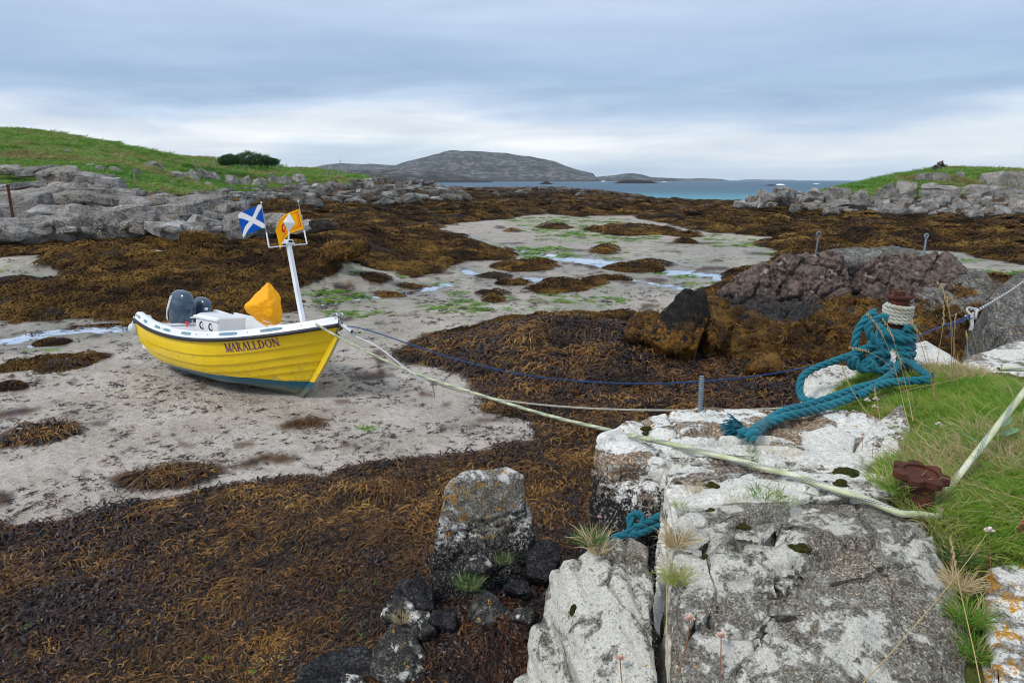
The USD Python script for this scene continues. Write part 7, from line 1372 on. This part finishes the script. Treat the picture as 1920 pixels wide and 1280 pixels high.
# ---------------------------------------------------------------- small things far off
M_wood = paint('grey_weathered_wood', (.30, .27, .24), .9, spec=.1, var=.3)
def ground_hit(px, py, d0=50, d1=140):
    for d in np.arange(d0, d1, .5):
        q = at_d(px, py, d)
        if q[2] <= gz(q[0], q[1]) + .02: return q
    return at_d(px, py, d0)
def post(px, ptop, pbot, lab, r=.05, m=M_wood, d=None, lean=0.0, name='fence_post', cat_='post', group='fence posts on the left hill'):
    q = at_d(px, pbot, d) if d else ground_hit(px, pbot); h = at_d(px, ptop, q[1])[2] - q[2]
    t = thing(name, lab, cat_, q, group=group); L = max(h, .3) * 1.1
    shaft = tube(np.array([(0, 0, -.3), (lean * L, 0, L)]), r, 6); obj('shaft', shaft, m, t)
    if name == 'fence_post': obj('cap', tube(np.array([(lean * L, 0, L), (lean * L * 1.03, 0, L + .03)]), r * .8, 6), m, t)
for px, t_, b_, ln in [(218, 331, 346, 0), (237, 331, 343, 0), (254, 327, 345, -.05), (361, 299, 306, 0), (374, 301, 322, -.5), (380, 301, 320, -.45), (400, 302, 309, 0), (422, 303, 312, 0), (440, 307, 315, -.3), (495, 306, 315, 0), (518, 306, 317, 0), (538, 308, 317, 0), (557, 311, 320, 0), (606, 311, 319, .2), (612, 312, 320, .1), (625, 313, 320, 0), (635, 314, 320, 0), (650, 316, 321, .3)]:
    post(px, t_, b_, ('leaning' if abs(ln) > .09 else 'upright') + ' thin weathered fence post in the turf of the left hill', lean=ln)
post(25, 352, 412, 'rusty iron stake with a bent cross bar on the grey slabs at the far left', r=.05, m=M_rust, d=25.6, name='iron_stake', group=None)
st_ = stage.GetPrimAtPath('/World/iron_stake'); e_ = at_d(25, 355, 25.6) - at_d(25, 412, 25.6)
obj('cross_bar', tube(np.array([e_ + [-.55, 0, -.05], e_ + [0, 0, 0], e_ + [.65, .1, .12]]), .02, 6), M_rust, st_)
post(463, 370, 398, 'thin grey pole behind the blue flag at the end of the slabs', r=.03, m=M_galv, d=26, name='marker_pole', group=None)
post(639, 301, 318, 'tiny pole on the skyline of the distant hills left of the island', r=.5, d=1300, name='telegraph_pole', group=None)
obj('cross_arm', tube(np.array([(-1.6, 0, 15), (1.6, 0, 15)]), .3, 6), M_wood, stage.GetPrimAtPath('/World/telegraph_pole'))
# gorse on the left hill: stems and crown
bq = ground_hit(462, 306, 90, 150); bt = thing('gorse_bush', 'dark green spreading bush on the skyline of the left hill', 'bush', bq)
M_gorse = blade_mat('gorse_foliage', [(.012, .035, .010), (.022, .06, .014), (.035, .085, .018), (.055, .11, .025)], patch=.5, rough=.6, trans=.15)
fol, rgb_ = [], np.random.default_rng(3)
for k in range(8500):
    u = rgb_.normal(0, 1, 3); u /= np.linalg.norm(u); lob = [(-3.2, 0, .7, 2.2, 1.0), (0.3, .4, .9, 2.6, 1.5), (3.0, 0, .6, 2.4, 1.1), (5.0, .3, .3, 1.8, .6), (-4.6, 0, .4, 1.2, .8)][rgb_.integers(0, 5)]
    p = np.array([lob[0], lob[1], lob[2]]) + u * [lob[3], lob[3] * .7, lob[4]] * rgb_.uniform(.55, 1.05)
    if p[2] < -.3: continue
    a = rgb_.normal(0, .2, 3); b = rgb_.normal(0, .2, 3); fol.append(np.stack([p, p + a + u * .12, p + b]))
fv = np.array(fol).reshape(-1, 3); fs = .60
obj('foliage', trimesh.Trimesh(fv * fs, np.arange(len(fv)).reshape(-1, 3), process=False), M_gorse, bt)
for k in range(6): obj('stem', tube(np.array([(-4 + 1.6 * k, 0, -.6), (-4.2 + 1.7 * k, .1, .5)]), .08, 5), M_wood, bt)
# cairn, buoy, breaking waves
cq = ground_hit(1765, 314, 60, 100); ct = thing('cairn', 'small dark cairn on the summit of the right headland', 'cairn', cq)
rk_ = np.random.default_rng(9)
for k in range(16):
    p = np.array([rk_.normal(0, .28), rk_.normal(0, .2), 0]); p[2] = max(0, .55 - 1.1 * np.hypot(p[0], p[1])) * rk_.uniform(.3, 1)
    obj('stone', weather(hull(p + rk_.normal(0, .1, (7, 3)), .03), .08, .02, 4, 40 + k), M_grey, ct, smooth=50)
bz_ = at_z(1119, 357.5, SEA + .25); by = thing('buoy', 'tiny pink-red buoy floating on the bay beyond the weed', 'buoy', bz_)
obj('float', trimesh.creation.icosphere(2, .38), M_red, by, smooth=True); obj('top_ring', trimesh.creation.torus(.1, .03).apply_translation((0, 0, .42)), M_red, by, smooth=True)
M_foam = paint('sea_foam', (.82, .84, .85), .9, spec=.1, var=.1, sc=.3)
for lab, px, py, w, h in [('white breaking wave on the water left of the headland', 1462, 346, 20, 3.0), ('white foam patch at the foot of the low peninsula', 882, 337.6, 8, 2.0), ('white wave crest by the middle skerry', 1131, 339.6, 9, 1.6), ('thin white breaker below the island chain', 1205, 340, 16, 1.2), ('thin white breaker right of the skerries', 1245, 340.2, 10, 1.2), ('faint white breaker far right on the bay', 1530, 344.5, 14, 1.4)]:
    q = at_z(px, py + h / 2, SEA); s = q[1] / FPX
    k = 9; xs = np.linspace(-w / 2, w / 2, k) * s; hh = h * s * (np.sin(np.linspace(.1, 3.04, k)) * (.6 + .5 * rk_.random(k)))
    v = np.vstack([np.stack([xs, 0 * xs - h * s * .8, 0 * xs], 1), np.stack([xs, 0 * xs, hh], 1), np.stack([xs, 0 * xs + h * s * 1.2, 0 * xs], 1)]) + q
    f_ = [[r * k + i, r * k + i + 1, (r + 1) * k + i + 1] for r in (0, 1) for i in range(k - 1)] + [[r * k + i, (r + 1) * k + i + 1, (r + 1) * k + i] for r in (0, 1) for i in range(k - 1)]
    tag(obj('breaking_wave', trimesh.Trimesh(v, f_, process=False), M_foam, smooth=True), lab, 'wave')
